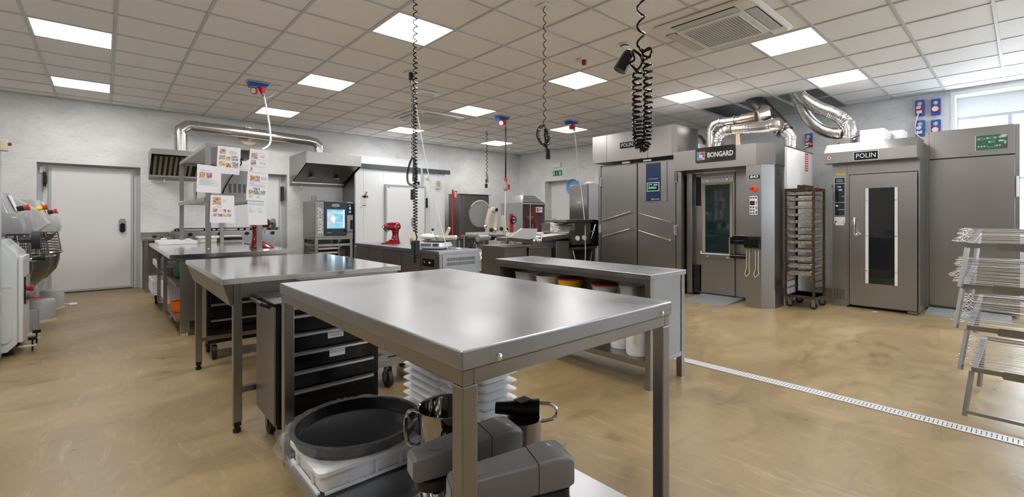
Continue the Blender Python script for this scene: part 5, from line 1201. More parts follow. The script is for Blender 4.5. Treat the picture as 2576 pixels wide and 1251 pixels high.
obj('bowl_arm', B().tube([(mx_+.2, my_+.14, 1.42), (mx_+.24, my_+.2, 1.05), (mx_+.24, my_+.22, .85)], .05, 10).tube([(mx_+.2, my_-.2, 1.1), (mx_+.24, my_-.22, .85), (mx_+.24, my_-.05, .85)], .05, 10), 'red_plastic', t)
obj('mixer_bowl', B().lathe((mx_+.06, my_, .30), [(0, 0), (.15, .01), (.20, .10), (.21, .35), (.22, .36), (.2, .36), (.19, .1), (0, .03)], 30), 'steel', t)
obj('lock_lever', B().cyl((mx_+.26, my_+.02, .80), (mx_+.26, my_+.07, 1.02), .012), 'chrome', t)
obj('belt_wheel', B().cyl((mx_+.25, my_-.12, 1.33), (mx_+.30, my_-.12, 1.33), .10, seg=20).cyl((mx_+.25, my_+.26, 1.30), (mx_+.29, my_+.26, 1.30), .09, seg=20), 'black_plastic', t)
obj('front_stripe', B().box(mx_+.262, mx_+.266, my_-.10, my_+.10, 1.18, 1.20).box(mx_+.262, mx_+.266, my_-.10, my_+.10, 1.14, 1.15), 'white_plastic', t)
s = obj('sign', B().box(x1+.002, x1+.004, y0+.40, y0+.60, 1.29, 1.41), 'paper', t); obj('sign_mark', B().box(x1+.0042, x1+.005, y0+.43, y0+.48, 1.31, 1.39).box(x1+.0042, x1+.005, y0+.5, y0+.57, 1.35, 1.37), 'red_plastic', s)
# pastry sheeter
t = thing('dough_sheeter', 'steel pastry sheeter with raised conveyor, roller guard and black end panel', 'sheeter', (-5.9, 5.9, 0))
obj('sheeter_head', B().prism([(6.13, .68), (6.66, .68), (6.66, 1.09), (6.20, 1.09), (6.10, 1.02), (6.05, .90)], 'X', -6.25, -5.62), 'steel_dull', t)
obj('control_panel', B().prism([(6.66, .64), (6.86, .64), (6.86, 1.12), (6.72, 1.14)], 'X', -6.3, -5.58), 'black_gloss', t)
obj('top_tray', B().box(-6.15, -5.60, 5.95, 6.70, 1.092, 1.14, bev=.006), 'steel', t)
gd = obj('roller_guard', B().box(-5.75, -5.56, 5.50, 5.52, .92, 1.08).box(-5.75, -5.56, 6.14, 6.16, .92, 1.08).box(-5.75, -5.72, 5.52, 6.14, 1.06, 1.08), 'steel', t)
for k in range(6): obj('guard_bar', B().cyl((-5.58-.02*abs(k-1), 5.52, .935+.027*k), (-5.58-.02*abs(k-1), 6.14, .935+.027*k), .007, seg=8), 'chrome', gd)
obj('conveyor', B().prism([(5.15, .755), (6.20, .82), (6.20, .885), (5.15, .82)], 'X', -6.05, -5.66), 'steel', t)
obj('conveyor_belt', B().prism([(5.14, .821), (6.18, .886), (6.18, .892), (5.14, .827)], 'X', -6.03, -5.68), 'paper', t)
obj('folded_tray', B().prism([(4.70, .86), (5.26, .80), (5.32, .99), (4.98, 1.0)], 'X', -5.70, -5.66), 'grey_pale', t)
obj('tray_side', B().box(-6.0, -5.74, 4.70, 5.20, .79, .86, bev=.01), 'steel', t)
obj('belt_roller', B().cyl((-6.1, 5.36, .90), (-5.58, 5.36, .90), .03, seg=12).cyl((-6.1, 5.28, .86), (-5.6, 5.28, .80), .03, seg=12), 'white_plastic', t)
obj('clamp', B().cyl((-5.6, 5.34, .78), (-5.6, 5.36, .92), .014).sph((-5.6, 5.30, .79), .03, seg=10).sph((-5.6, 5.18, .79), .03, seg=10), 'chrome', t)
for yk in (6.27, 6.46): obj('dial', B().cyl((-5.619, yk, .80), (-5.595, yk, .80), .045, seg=20), 'white_plastic', t); 
obj('release_lever', B().cyl((-5.56, 6.6, .78), (-5.56, 6.72, 1.05), .008).cyl((-5.56, 6.55, .92), (-5.56, 6.7, .93), .012), 'chrome', t)
obj('base_table', B().box(-6.2, -5.62, 6.10, 6.84, .59, .635).box(-6.2, -5.66, 6.78, 6.84, 0, .59).box(-6.2, -5.66, 6.10, 6.16, 0, .59), 'steel_dull', t)
obj('base_sheet', B().box(-6.18, -6.16, 6.165, 6.775, .02, .589), 'grey_enamel', t)
obj('brace', B().cyl((-5.64, 6.18, .58), (-5.64, 6.36, .03), .014, seg=8).cyl((-5.64, 6.72, .58), (-5.64, 6.60, .03), .014, seg=8), 'steel_dull', t)
for (a, c, z, lab) in ((4.58, 5.05, .70, 'large open steel bin left below the pastry sheeter'), (5.10, 5.62, .66, 'steel box with a tilted lid between the two bins'), (5.74, 6.07, .735, 'tall steel bin right below the sheeter conveyor')):
    t = thing('steel_bin', lab, 'bin', (-5.85, (a+c)/2, 0))
    obj('bin_body', B().box(-6.25, -5.63, a, c, .03, z, bev=.006), 'steel_dull', t); obj('bin_rim', B().box(-6.26, -5.60, a-.01, c+.01, z+.001, z+.02, bev=.006), 'steel', t)
    obj('bin_foot', B().box(-6.2, -6.1, a+.02, c-.02, 0, .0295).box(-5.8, -5.7, a+.02, c-.02, 0, .0295), 'black_plastic', t)
# tall grey fridge and blue basin near door 3
x0, x1, y0, y1 = -7.32, -6.46, 7.9, 8.55
t = thing('upright_fridge', 'tall grey upright fridge in front of the far door frame', 'fridge', ((x0+x1)/2, (y0+y1)/2, 0))
obj('fridge_body', B().box(x0, x1, y0+.045, y1, .05, 1.93, bev=.005), 'steel_dull', t)
obj('fridge_door', B().box(x0+.002, x0+.56, y0, y0+.044, .08, 1.925, bev=.006), 'steel', t); obj('side_strip', B().box(x0+.575, x1-.002, y0+.01, y0+.044, .08, 1.925), 'grey_enamel', t)
obj('door_badge', B().box(x0+.25, x0+.36, y0-.002, y0-.0005, 1.52, 1.535), 'aluminium', t)
obj('feet', B().box(x0+.05, x1-.05, y0+.08, y1-.05, 0, .0495), 'black_plastic', t)
t = thing('blue_basin', 'blue plastic basin on the wall behind the top left corner of the tall fridge', 'basin', (-7.93, 8.76, 1.95))
bn = B().lathe((0, 0, 0), [(0, 0), (.17, 0), (.20, .02), (.25, .10), (.265, .105), (.255, .112), (.19, .03), (0, .015)], 32)
bmesh.ops.transform(bn.bm, matrix=Matrix.Translation((-7.93, 8.76, 1.95)) @ Matrix.Diagonal((.82, .82, .82, 1)) @ Matrix.Rotation(math.radians(90), 4, 'X'), verts=list(bn.bm.verts))
obj('basin', bn, 'blue_pale', t)
single('white_bag', B().sph((-6.95, 8.2, 1.975), .09, (1.5, 1, .5), 14), 'paper', 'crumpled white bag on top of the tall grey fridge', 'bag', loc=(-6.95, 8.2, 1.9305))

# ================================================================= LEFT EDGE: DOUGH MACHINES
t = thing('dough_divider', 'white enamelled machine with black knobs and sloped front at the left edge', 'machine', (-6.2, -.85, 0))
ya = -.515
obj('machine_body', B().prism([(-1.35, .04), (-.60, .04), (ya-.03, .10), (ya-.03, .86), (-.64, .985), (-1.35, .985)], 'X', -6.50, -5.89), 'white_enamel', t)
obj('side_cover', B().prism([(-1.30, .12), (-.60, .12), (-.57, .16), (-.57, .83), (-.67, .95), (-1.30, .95)], 'X', -5.8895, -5.875), 'white_enamel', t)
obj('front_strip', B().box(-6.42, -5.95, ya-.0295, ya, .10, .84, bev=.006), 'white_paint', t)
obj('front_window', B().box(-6.35, -6.02, ya+.0005, ya+.01, .42, .66), 'black_gloss', t)
obj('panel_joint', B().box(-5.8745, -5.873, -1.30, -.575, .585, .589).box(-5.8745, -5.873, -.80, -.797, .14, .45).box(-5.8745, -5.873, -1.1, -.80, .14, .143), 'ink_soft', t)
for yv, zv in ((-.66, .78), (-.84, .44), (-.84, .16)): obj('screw', B().cyl((-5.8745, yv, zv), (-5.868, yv, zv), .013, seg=14), 'chrome', t)
obj('lever_rod', B().cyl((-6.0, ya, .815), (-6.0, ya+.08, .815), .008, seg=8), 'chrome', t); obj('lever_grip', B().cyl((-6.0, ya+.05, .815), (-6.0, ya+.13, .82), .014, .024, 12), 'black_plastic', t)
obj('hand_wheel', B().cyl((-6.25, ya+.03, .97), (-6.25, ya+.085, .97), .085, seg=24).cyl((-6.25, ya-.05, .97), (-6.25, ya+.03, .97), .02, seg=10), 'rubber', t)
obj('grey_bracket', B().box(-6.45, -5.95, -1.3, -.70, .9855, 1.03), 'grey_enamel', t)
k = obj('red_button', B().cyl((-6.1, ya+.01, .55), (-6.1, ya+.05, .55), .02, .028, 12), 'red_plastic', t); obj('red_lever', B().cyl((-6.12, ya+.01, .46), (-6.12, ya+.09, .46), .007, seg=8), 'red_plastic', k)
for yv in (-.60, -1.25):
    for xv in (-6.38, -5.98): obj('foot', B().cyl((xv, yv, 0), (xv, yv, .04), .03, seg=12), 'black_plastic', t)
for xv in (-6.02, -6.36):
    f = obj('levelling_foot', B().cyl((xv, ya+.05, .0), (xv, ya+.05, .12), .006, seg=8).cyl((xv, ya+.05, .10), (xv, ya+.05, .125), .028, seg=12), 'black_plastic', t); obj('foot_bracket', B().box(xv-.012, xv+.012, ya-.03, ya+.075, .045, .058), 'white_paint', f)
def spiral(lab, px, hd, cage, sc, py=-.80):
    t = thing('spiral_mixer', lab, 'mixer', (px, py, 0))
    K = lambda n_, b, m, p=t: obj(n_, b, m, p, True)
    K('base', B().box(-.24, .24, -.70, .22, .03, .14, bev=.03), hd[0])
    K('front_foot', B().lathe((0, .24, .03), [(0, 0), (.112, 0), (.112, .20), (.10, .218), (0, .222)], 28), hd[0]); K('foot_seal', B().lathe((0, .24, 0), [(0, 0), (.118, 0), (.118, .012), (.112, .0295), (0, .0295)], 28), 'cream_plastic')
    K('rear_body', B().box(-.26, .26, -.78, -.36, .14, 1.02*sc, bev=.04), hd[0])
    zb = .36*sc
    K('bowl', B().lathe((0, 0, 0), [(0, zb), (.10, zb+.01), (.20, zb+.07), (.28, zb+.18), (.31, zb+.30), (.31, zb+.37), (.325, zb+.375), (.325, zb+.385), (.30, zb+.38), (.27, zb+.18), (0, zb+.03)], 44), 'steel_dull')
    K('bowl_pivot', B().cyl((0, 0, .14), (0, 0, zb), .10), hd[0])
    K('spindle', B().cyl((0, .05, zb+.1), (0, .05, 1.02*sc), .022), 'chrome')
    z0 = 1.04*sc
    if hd[1] == 'boxy':
        h = K('head', B().loft([[Vector((x, y, z0)) for x, y in rrect(-.23, .23, -.72, .31, .08, 5)], [Vector((x, y, z0+.07)) for x, y in rrect(-.24, .24, -.73, .32, .08, 5)], [Vector((x, y, z0+.20)) for x, y in rrect(-.22, .22, -.72, .29, .08, 5)]]), hd[0])
        K('upper_cover', B().loft([[Vector((x, y, z0+.2005)) for x, y in rrect(-.20, .20, -.70, .20, .07, 5)], [Vector((x, y, z0+.40)) for x, y in rrect(-.18, .18, -.70, .13, .06, 5)]]), hd[0])
        pp = Vector((0, .185, z0+.30)); K('control_plate', B().loft([[Vector((x, .205, z0+.22)) for x in ()] or [Vector((-.08, .197, z0+.23)), Vector((.08, .197, z0+.23)), Vector((.08, .147, z0+.38)), Vector((-.08, .147, z0+.38))], [Vector((-.08, .205, z0+.23)), Vector((.08, .205, z0+.23)), Vector((.08, .155, z0+.38)), Vector((-.08, .155, z0+.38))]], smooth=False), 'paper')
        bp_ = Vector((-.0, .20, z0+.245))
    else:
        h = K('head', B().loft([[Vector((x, y, z)) for y, z in ((-.72, z0), (.20, z0), (.30, z0+.10), (.22, z0+.24), (.06, z0+.37), (-.72, z0+.38))] for x in (-.20, .20)], smooth=False), hd[0])
        bp_ = Vector((0, .20, z0+.27))
    e = K('button_base', B().cyl(bp_, bp_+Vector((0, .045, .01)), .026), 'black_plastic' if hd[1] == 'boxy' else 'yellow_sticker'); K('stop_button', B().cyl(bp_+Vector((0, .045, .01)), bp_+Vector((0, .085, .02)), .022, .034), 'red_plastic', e)
    # guard cage
    b = B(); zt, zl = z0-.01, zb+.40
    if cage == 'bars':
        for k_ in range(26):
            a = math.radians(-100+k_*15.2); b.cyl((.30*math.cos(a), .30*math.sin(a), zl), (.27*math.cos(a), .27*math.sin(a), zt), .005, seg=6)
        for z_, r_ in ((zl, .30), (zt, .27), ((zl+zt)/2+.07, .285)): b.tube([(r_*math.cos(math.radians(a)), r_*math.sin(math.radians(a)), z_) for a in range(-100, 281, 10)], .007, 6)
    else:
        for k_ in range(8):
            r_ = .33-.006*k_; b.tube([(r_*math.cos(math.radians(a)), r_*math.sin(math.radians(a)), zl+(zt-zl)*k_/7) for a in range(-90, 271, 12)], .007, 6)
        b.cyl((.0, .32, zl), (0, .29, zt), .006, seg=6)
    K('guard_cage', b, 'steel_dull', t)
    K('cage_rim', B().tube([(.345*math.cos(math.radians(a)), .345*math.sin(math.radians(a)), zl-.005) for a in range(0, 361, 10)], .008, 6), 'chrome')
    return t
spiral('grey spiral dough mixer with rounded head and red button, nearest of the row at left', -6.93, ('grey_enamel', 'boxy'), 'bars', .98, -.84)
spiral('pale grey spiral mixer with a yellow and red stop button, second in the row', -7.66, ('grey_pale', 'wedge'), 'bars', .97, -.76)
spiral('light grey spiral mixer with ring guard nearest the left cold room door', -8.62, ('grey_pale', 'boxy'), 'rings', .96, -.735)
single('funnel_shell', B().lathe((-7.66, -.50, 1.0), [(0, -.09), (.05, -.08), (.09, -.01), (.10, .0), (.09, .005), (.05, -.06), (0, -.07)], 24), 'steel_dull', 'brown metal filling scoop on the guard of the second spiral mixer', 'scoop', loc=(-7.66, -.50, .90))
single('dust_pan', B().box(-8.85, -8.72, -.345, -.27, .0, .028, bev=.010).cyl((-8.78, -.34, .018), (-8.78, -.42, .03), .009), 'white_paint', 'small white scoop on the floor in front of the last spiral mixer', 'scoop', loc=(-8.78, -.32, 0))
t = thing('control_cabinet', 'tall grey cabinet edge with cream switch box at the extreme left', 'cabinet', (-5.65, -1.0, 0))
obj('cabinet_body', B().box(-5.855, -5.46, -1.40, -.625, .02, 1.80, bev=.005), 'grey_pale', t); obj('cabinet_foot', B().box(-5.8, -5.5, -1.35, -.70, 0, .0195), 'black_plastic', t)
s = obj('switch_box', B().box(-5.85, -5.75, -.6245, -.585, 1.73, 1.82, bev=.005), 'cream_plastic', t); obj('red_key', B().cyl((-5.80, -.5845, 1.79), (-5.80, -.565, 1.79), .014), 'red_dark', s)
# ================================================================= TWO-DOOR PROVING CELL
x0, x1, yf = -5.24, -3.615, 6.42
t = thing('proving_cell', 'tall two-door stainless proving cell with navy control strip and slanted handles', 'cell', ((x0+x1)/2, 7.2, 0))
obj('cell_body', B().box(x0, x1, yf+.06, 8.0, .02, 2.10, bev=.003), 'steel', t)
obj('left_post', B().box(x0, -5.185, yf+.0, yf+.0595, .02, 2.10), 'steel', t); obj('right_post', B().box(-3.70, x1, yf+.0, yf+.0595, .02, 2.10), 'steel', t)
obj('plinth', B().box(x0+.03, x1-.03, yf+.1, 7.95, 0, .0195), 'black_matt', t)
hb = obj('canopy', B().box(x0-.02, -4.95, 6.28, 6.98, 2.13, 2.60, bev=.002, seg=1).box(-4.945, -4.13, 6.28, 6.98, 2.13, 2.60, bev=.002, seg=1), 'steel', t)
obj('canopy', B().prism([(-4.12, 6.28), (-3.70, 6.28), (-3.63, 6.33), (-3.63, 6.98), (-4.12, 6.98)], 'Z', 2.13, 2.60), 'steel', t)
obj('canopy_gap', B().box(-4.95, -4.12, 6.29, 6.9, 2.14, 2.59), 'black_matt', t)
pl = obj('name_plate', B().box(-4.66, -4.38, 6.274, 6.2795, 2.33, 2.43), 'navy_glass', t); text('lettering', 'POLIN', .088, (-4.52, 6.2735, 2.38), MY, 'white_paint', pl, .0008, sx=.95)
for (a, c, hy) in ((-5.18, -4.43, ((-5.13, 1.12), (-4.55, 1.27))), (-4.41, -3.715, ((-4.36, 1.25), (-3.78, 1.105)))):
    d = obj('door', B().box(a, c, yf+.005, yf+.0595, .06, 2.085, bev=.004), 'steel', t)
    for dz in (0, -.285):
        p0 = Vector((hy[0][0], yf-.035, hy[0][1]+dz)); p1 = Vector((hy[1][0], yf-.035, hy[1][1]+dz))
        h = obj('door_handle', B().cyl(p0, p1, .013, seg=12).sph(p0, .013, seg=8).sph(p1, .013, seg=8), 'chrome', d)
        obj('handle_stud', B().cyl(p0.lerp(p1, .08), p0.lerp(p1, .08)+Vector((0, .039, 0)), .008, seg=8).cyl(p0.lerp(p1, .92), p0.lerp(p1, .92)+Vector((0, .039, 0)), .008, seg=8), 'chrome', d)
for xk in (-5.192, -3.707):
    for zk in (1.80, .98, .19):
        obj('hinge', B().box(xk-.03, xk+.03, yf-.03, yf+.004, zk-.085, zk+.085, bev=.02).cyl((xk, yf-.035, zk-.06), (xk, yf-.035, zk+.06), .018, seg=10), 'chrome', t)
for xk in (-4.62, -4.2): obj('roller_latch', B().box(xk-.08, xk+.08, yf-.035, yf+.0, 2.09, 2.125, bev=.006), 'aluminium', t)
cp = obj('control_panel', B().box(-4.305, -3.86, yf-.006, yf+.0045, 1.43, 2.065, bev=.003, seg=1), 'steel', t)
nv = obj('navy_strip', B().box(-4.24, -3.97, yf-.010, yf-.0062, 1.445, 2.055), 'navy_panel', cp)
obj('touch_screen', B().box(-4.22, -3.99, yf-.014, yf-.0102, 1.60, 1.745), 'aluminium', cp)
sc_ = obj('display', B().box(-4.205, -4.005, yf-.0155, yf-.0142, 1.615, 1.73), 'black_gloss', cp)
obj('display_graph', B().prism([(-4.19, 1.64), (-4.04, 1.64), (-4.04, 1.675), (-4.08, 1.67), (-4.11, 1.685), (-4.15, 1.67), (-4.19, 1.695)], 'Y', yf-.017, yf-.0157), 'display', cp)
obj('display_bars', B().box(-4.19, -4.12, yf-.017, yf-.0157, 1.705, 1.712).box(-4.09, -4.02, yf-.017, yf-.0157, 1.705, 1.712).box(-4.10, -4.02, yf-.017, yf-.0157, 1.69, 1.693), 'display_cyan', cp)
text('lettering', 'MULTI PROCESS', .022, (-4.105, yf-.0105, 1.80), MY, 'white_paint', cp, .0004, sx=1.1)
text('lettering', 'Crustello', .032, (-4.05, yf-.0105, 1.475), MY, 'white_paint', cp, .0004); obj('logo_box', B().box(-4.135, -4.11, yf-.0109, yf-.0103, 1.46, 1.49), 'ink_soft', cp)
t = thing('electric_box', 'small steel box with a black hose on top of the proving cell beside the canopy', 'box', (-3.9, 7.2, 2.101))
obj('box_body', B().box(-3.95, -3.62, 6.99, 7.5, 2.101, 2.38), 'grey_pale', t)
obj('hose', B().tube([(-3.7, 7.3, 2.38), (-3.68, 7.3, 2.44), (-3.72, 7.25, 2.53), (-3.80, 7.15, 2.57), (-3.92, 7.0, 2.56), (-3.97, 6.985, 2.54)], .025, 10), 'rubber', t)

# ================================================================= RACK OVEN (BONGARD)
t = thing('rack_oven', 'stainless rack oven with tall teal window, black name plate and red-orange switch', 'oven', (-2.9, 7.1, 0))
xa, xb = -3.59, -2.20
b = B()
b.box(xa, -3.375, 6.62, 6.66, .03, 1.86).box(-2.86, -2.535, 6.60, 6.66, .04, 1.86)
obj('front_sheet', b, 'steel', t)
obj('oven_body', B().box(xa+.01, xb-.012, 6.665, 7.77, .02, 2.13), 'white_paint', t)
obj('left_post', B().box(xa, xa+.09, 6.54, 6.619, .02, 1.86), 'steel', t)
obj('hood', B().prism([(xa, 6.15), (-2.397, 6.15), (xb, 6.27), (xb, 6.60), (xa, 6.60)], 'Z', 1.865, 2.15), 'steel', t)
obj('control_column', B().prism([(-2.53, 6.16), (-2.335, 6.16), (-2.215, 6.28), (-2.215, 6.599), (-2.53, 6.599)], 'Z', .0, 1.864), 'steel', t)
obj('column_base', B().prism([(-2.534, 6.153), (-2.332, 6.153), (-2.208, 6.277), (-2.208, 6.60), (-2.534, 6.60)], 'Z', .0, .235), 'steel', t)
obj('corner_strip', B().box(xb-.011, xb, 6.601, 6.68, .0, 2.14), 'grey_pale', t)
# door
d = obj('door', B().box(-3.372, -2.862, 6.575, 6.62, .045, 1.84, bev=.003), 'steel', t)
gl = obj('window_glass', B().box(-3.30, -2.93, 6.568, 6.5745, .66, 1.665), 'teal_glass', d)
obj('window_frame', B().box(-3.345, -3.302, 6.566, 6.5745, .655, 1.68).box(-2.928, -2.89, 6.566, 6.5745, .655, 1.68).box(-3.345, -2.89, 6.5655, 6.5745, 1.666, 1.69), 'ivory_dark', d)
obj('upper_band', B().box(-3.362, -2.872, 6.558, 6.5745, 1.692, 1.775), 'steel', d); obj('lower_band', B().box(-3.362, -2.872, 6.558, 6.5745, .555, .640), 'steel', d)
obj('drip_rail', B().box(-3.365, -2.87, 6.535, 6.557, .632, .648).box(-3.365, -3.35, 6.535, 6.557, .648, .675).box(-2.885, -2.87, 6.535, 6.557, .648, .675), 'white_paint', d)
b = B()
for k in range(9): b.box(-3.34+.052*k, -3.31+.052*k, 6.5572, 6.5578, 1.764, 1.771).box(-3.34+.052*k, -3.31+.052*k, 6.5572, 6.5578, .563, .569)
obj('slots', b, 'black_matt', d, kind='stuff')
for xk, zk in ((-3.26, 1.725), (-2.96, 1.735), (-3.26, .60), (-2.96, .595)): obj('bolt', B().cyl((xk, 6.558, zk), (xk, 6.551, zk), .016, seg=12), 'aluminium', d)
obj('black_vent', B().box(-3.475, -3.385, 6.612, 6.619, 1.36, 1.80), 'black_gloss', t)
obj('hinge_cover', B().box(-3.475, -3.385, 6.56, 6.615, .05, .27, bev=.004).box(-3.475, -3.385, 6.56, 6.615, .275, .46, bev=.004), 'black_plastic', t)
# handle, black lever assembly
h = obj('door_handle', B().box(-2.86, -2.60, 6.50, 6.575, .86, .93, bev=.008).box(-2.86, -2.60, 6.51, 6.575, .80, .855, bev=.006), 'black_gloss', t)
obj('handle_arm', B().box(-2.875, -2.862, 6.42, 6.56, .60, .90).box(-2.60, -2.588, 6.42, 6.56, .60, .90), 'aluminium', h); obj('handle_grip', B().cyl((-2.862, 6.44, .635), (-2.60, 6.44, .635), .032, seg=14), 'black_gloss', h)
h = obj('column_handle', B().prism([(6.159, .93), (6.10, .89), (6.10, .79), (6.159, .77)], 'X', -2.53, -2.345), 'black_gloss', t)
for xk in (-2.50, -2.385):
    obj('wire_hook', B().tube([(xk-.02, 6.15, .75), (xk-.015, 6.145, .52), (xk-.035, 6.13, .44), (xk-.005, 6.10, .405), (xk+.03, 6.13, .45), (xk+.015, 6.145, .52), (xk+.02, 6.15, .75)], .0045, 6), 'ivory', h)
    obj('hook_bracket', B().box(xk-.03, xk+.035, 6.150, 6.159, .72, .775), 'steel_dull', h)
# name plate
zc = 2.045; px0, px1 = -3.235, -2.665
np_ = obj('name_plate', B().prism(rrect(px0, px1, 1.955, 2.165, .025, 4), 'Y', 6.138, 6.1495), 'black_gloss', t)
text('lettering', 'BONGARD', .098, (-2.873, 6.137, 2.05), MY, 'white_plastic', np_, .001, sx=.76, bold=.0022)
b = B().box(-3.205, -3.095, 6.1365, 6.1378, 1.995, 2.105); obj('logo_ground', b, 'aluminium', np_)
obj('logo_blue', B().prism([(-3.20, 2.10), (-3.155, 2.10), (-3.18, 2.05), (-3.15, 2.0), (-3.20, 2.0)], 'Y', 6.1355, 6.1364).prism([(-3.20, 2.0), (-3.11, 2.0), (-3.15, 2.03), (-3.19, 2.03)], 'Y', 6.1350, 6.1354), 'blue_bright', np_)
obj('logo_red', B().prism([(-3.15, 2.10), (-3.10, 2.10), (-3.10, 2.01), (-3.13, 2.04), (-3.165, 2.055)], 'Y', 6.1355, 6.1364), 'red_plastic', np_)
obj('logo_white', B().prism([(-3.18, 2.045), (-3.13, 2.045), (-3.11, 2.065), (-3.16, 2.065)], 'Y', 6.1342, 6.1349).prism([(-3.18, 2.02), (-3.14, 2.02), (-3.12, 2.038), (-3.165, 2.038)], 'Y', 6.1342, 6.1349), 'white_plastic', np_)
np2 = obj('model_plate', B().prism(rrect(-2.485, -2.355, 1.685, 1.735, .01, 3), 'Y', 6.153, 6.1595), 'black_gloss', t); text('lettering', '843', .052, (-2.42, 6.1525, 1.71), MY, 'white_plastic', np2, .0006, sx=1.35, bold=.001)
k = obj('switch_knob', B().cyl((-2.425, 6.1595, 1.555), (-2.425, 6.13, 1.555), .042, .036, 24), 'orange_knob', t); obj('knob_grip', B().cyl((-2.435, 6.13, 1.56), (-2.44, 6.095, 1.565), .020, .016, 14).box(-2.475, -2.43, 6.115, 6.13, 1.548, 1.562), 'red_plastic', k)
kp = obj('keypad', B().prism(rrect(-2.49, -2.37, 1.205, 1.47, .008, 3), 'Y', 6.154, 6.1595), 'ink', t)
obj('keypad_face', B().prism(rrect(-2.482, -2.378, 1.213, 1.462, .006, 3), 'Y', 6.152, 6.1538), 'paper', kp)
b = B()
for i_ in range(3): b.box(-2.475+.033*i_, -2.452+.033*i_, 6.1505, 6.1518, 1.425, 1.448)
for j_ in range(3):
    for i_ in range(2): b.box(-2.475+.033*i_, -2.452+.033*i_, 6.1505, 6.1518, 1.225+.038*j_, 1.248+.038*j_)
b.box(-2.405, -2.385, 6.1505, 6.1518, 1.225, 1.265)
for j_ in range(3): b.box(-2.402, -2.388, 6.1505, 6.1518, 1.345+.018*j_, 1.357+.018*j_)
b.box(-2.405, -2.385, 6.1505, 6.1518, 1.285, 1.300).box(-2.405, -2.385, 6.1505, 6.1518, 1.305, 1.320)
obj('keys', b, 'ink', kp); dp_ = obj('display_window', B().box(-2.475, -2.415, 6.1505, 6.1518, 1.34, 1.395), 'black_gloss', kp); 
obj('display_digits', B().box(-2.46, -2.43, 6.1498, 6.1504, 1.36, 1.375), 'display_red', kp)
b = B()
for i_ in range(3):
    for j_ in range(3): b.box(xb-.0149, xb-.0140, 6.36+.05*i_, 6.385+.05*i_, 1.75+.022*j_, 1.762+.022*j_).box(xb-.0149, xb-.0140, 6.36+.05*i_, 6.385+.05*i_, .30+.03*j_, .312+.03*j_)
obj('side_slots', b, 'black_matt', t, kind='stuff')
# white insulated side panels
ys = [6.681, 6.95, 7.22, 7.5, 7.77]
for a, c in zip(ys, ys[1:]): obj('side_panel', B().box(xb-.0115, xb, a+.001, c-.001, .03, 2.135), 'door_white', t)
obj('top_angle', B().box(xb-.02, xb+.004, 6.60, 7.775, 2.1355, 2.15), 'steel_dull', t)
rl = obj('warning_label', B().box(xb+.0005, xb+.002, 7.42, 7.56, 1.86, 2.12), 'red_plastic', t)
b = B()
for k in range(7): b.box(xb+.0021, xb+.0026, 7.435, 7.545, 1.88+.033*k, 1.893+.033*k)
obj('label_lines', b, 'paper', rl)
obj('taped_note', B().box(xb+.0005, xb+.002, 6.84, 6.99, 1.42, 1.56), 'paper', t)
single('ramp_plate', B().prism([(6.59, .03), (5.95, .0), (6.59, .0)], 'X', -3.36, -2.74), 'stone_blue', 'grey ramp plate on the floor in front of the rack oven door', 'ramp', loc=(-3.05, 6.3, 0))
# ducts above the rack oven
t = thing('oven_ducts', 'shiny exhaust pipes with heat-stained joints rising from the rack oven into the ceiling', 'duct', (-2.9, 7.1, 2.151))
def seg_pipe(n_, pts, r, m='duct_steel', **k): return obj(n_, B().tube(pts, r, 24), m, t)
Y = 6.95
seg_pipe('square_elbow', [(-3.40, Y, 2.1515), (-3.40, Y, 2.52), (-3.40, Y, 2.56), (-3.34, Y, 2.635), (-3.27, Y, 2.655)], .072)
seg_pipe('upper_run', [(-3.27, Y, 2.655), (-3.0, Y, 2.645), (-2.93, Y, 2.645)], .070)
seg_pipe('upper_reducer', [(-2.93, Y, 2.645), (-2.88, Y, 2.65), (-2.70, Y, 2.66)], [.072, .082, .082], 'duct_burnt')
b = B()
for k in range(30): pass
pts = [(-3.24, 6.85, 2.1515), (-3.24, 6.85, 2.33), (-3.22, 6.85, 2.40), (-3.17, 6.85, 2.46), (-3.09, 6.85, 2.49), (-3.0, 6.85, 2.49)]
fine = []
for a, c in zip(pts, pts[1:]):
    for k in range(8): fine.append(tuple(Vector(a).lerp(Vector(c), k/8)))
seg_pipe('ribbed_elbow', fine, [.080+.004*math.sin(i*1.57) for i in range(len(fine))])
seg_pipe('stained_tee', [(-3.0, 6.85, 2.49), (-2.84, 6.85, 2.485)], .078, 'duct_burnt')
seg_pipe('tee_foot', [(-2.93, 6.85, 2.42), (-2.93, 6.85, 2.1515)], .045, 'duct_burnt')
seg_pipe('lower_run', [(-2.84, 6.85, 2.485), (-2.55, 6.85, 2.475), (-2.47, 6.87, 2.485), (-2.42, 6.93, 2.50)], .086)
seg_pipe('collector_branch', [(-2.42, 6.93, 2.50), (-2.50, 7.08, 2.56)], .095)
b = B()
for p, d_ in (((-3.40, Y, 2.42), (0, 0, 1)), ((-3.40, Y, 2.50), (0, 0, 1)), ((-3.24, Y, 2.655), (1, 0, 0)), ((-3.02, Y, 2.645), (1, 0, 0)), ((-2.90, Y, 2.648), (1, 0, 0)), ((-2.72, Y, 2.66), (1, 0, 0))): obj('pipe_collar', collar(B(), p, d_, .085, .016), 'duct_steel', t)
for p, d_ in (((-2.80, 6.85, 2.484), (1, 0, 0)), ((-2.76, 6.85, 2.484), (1, 0, 0)), ((-2.49, 6.86, 2.482), (1, .2, 0)), ((-2.43, 6.92, 2.497), (1, .8, .1))): obj('pipe_collar', collar(B(), p, d_, .095, .014), 'duct_steel', t)
seg_pipe('collector', [(-3.02, 7.35, 3.20), (-2.80, 7.25, 2.93), (-2.45, 7.12, 2.52), (-2.36, 7.10, 2.40)], .115, 'duct_dark')
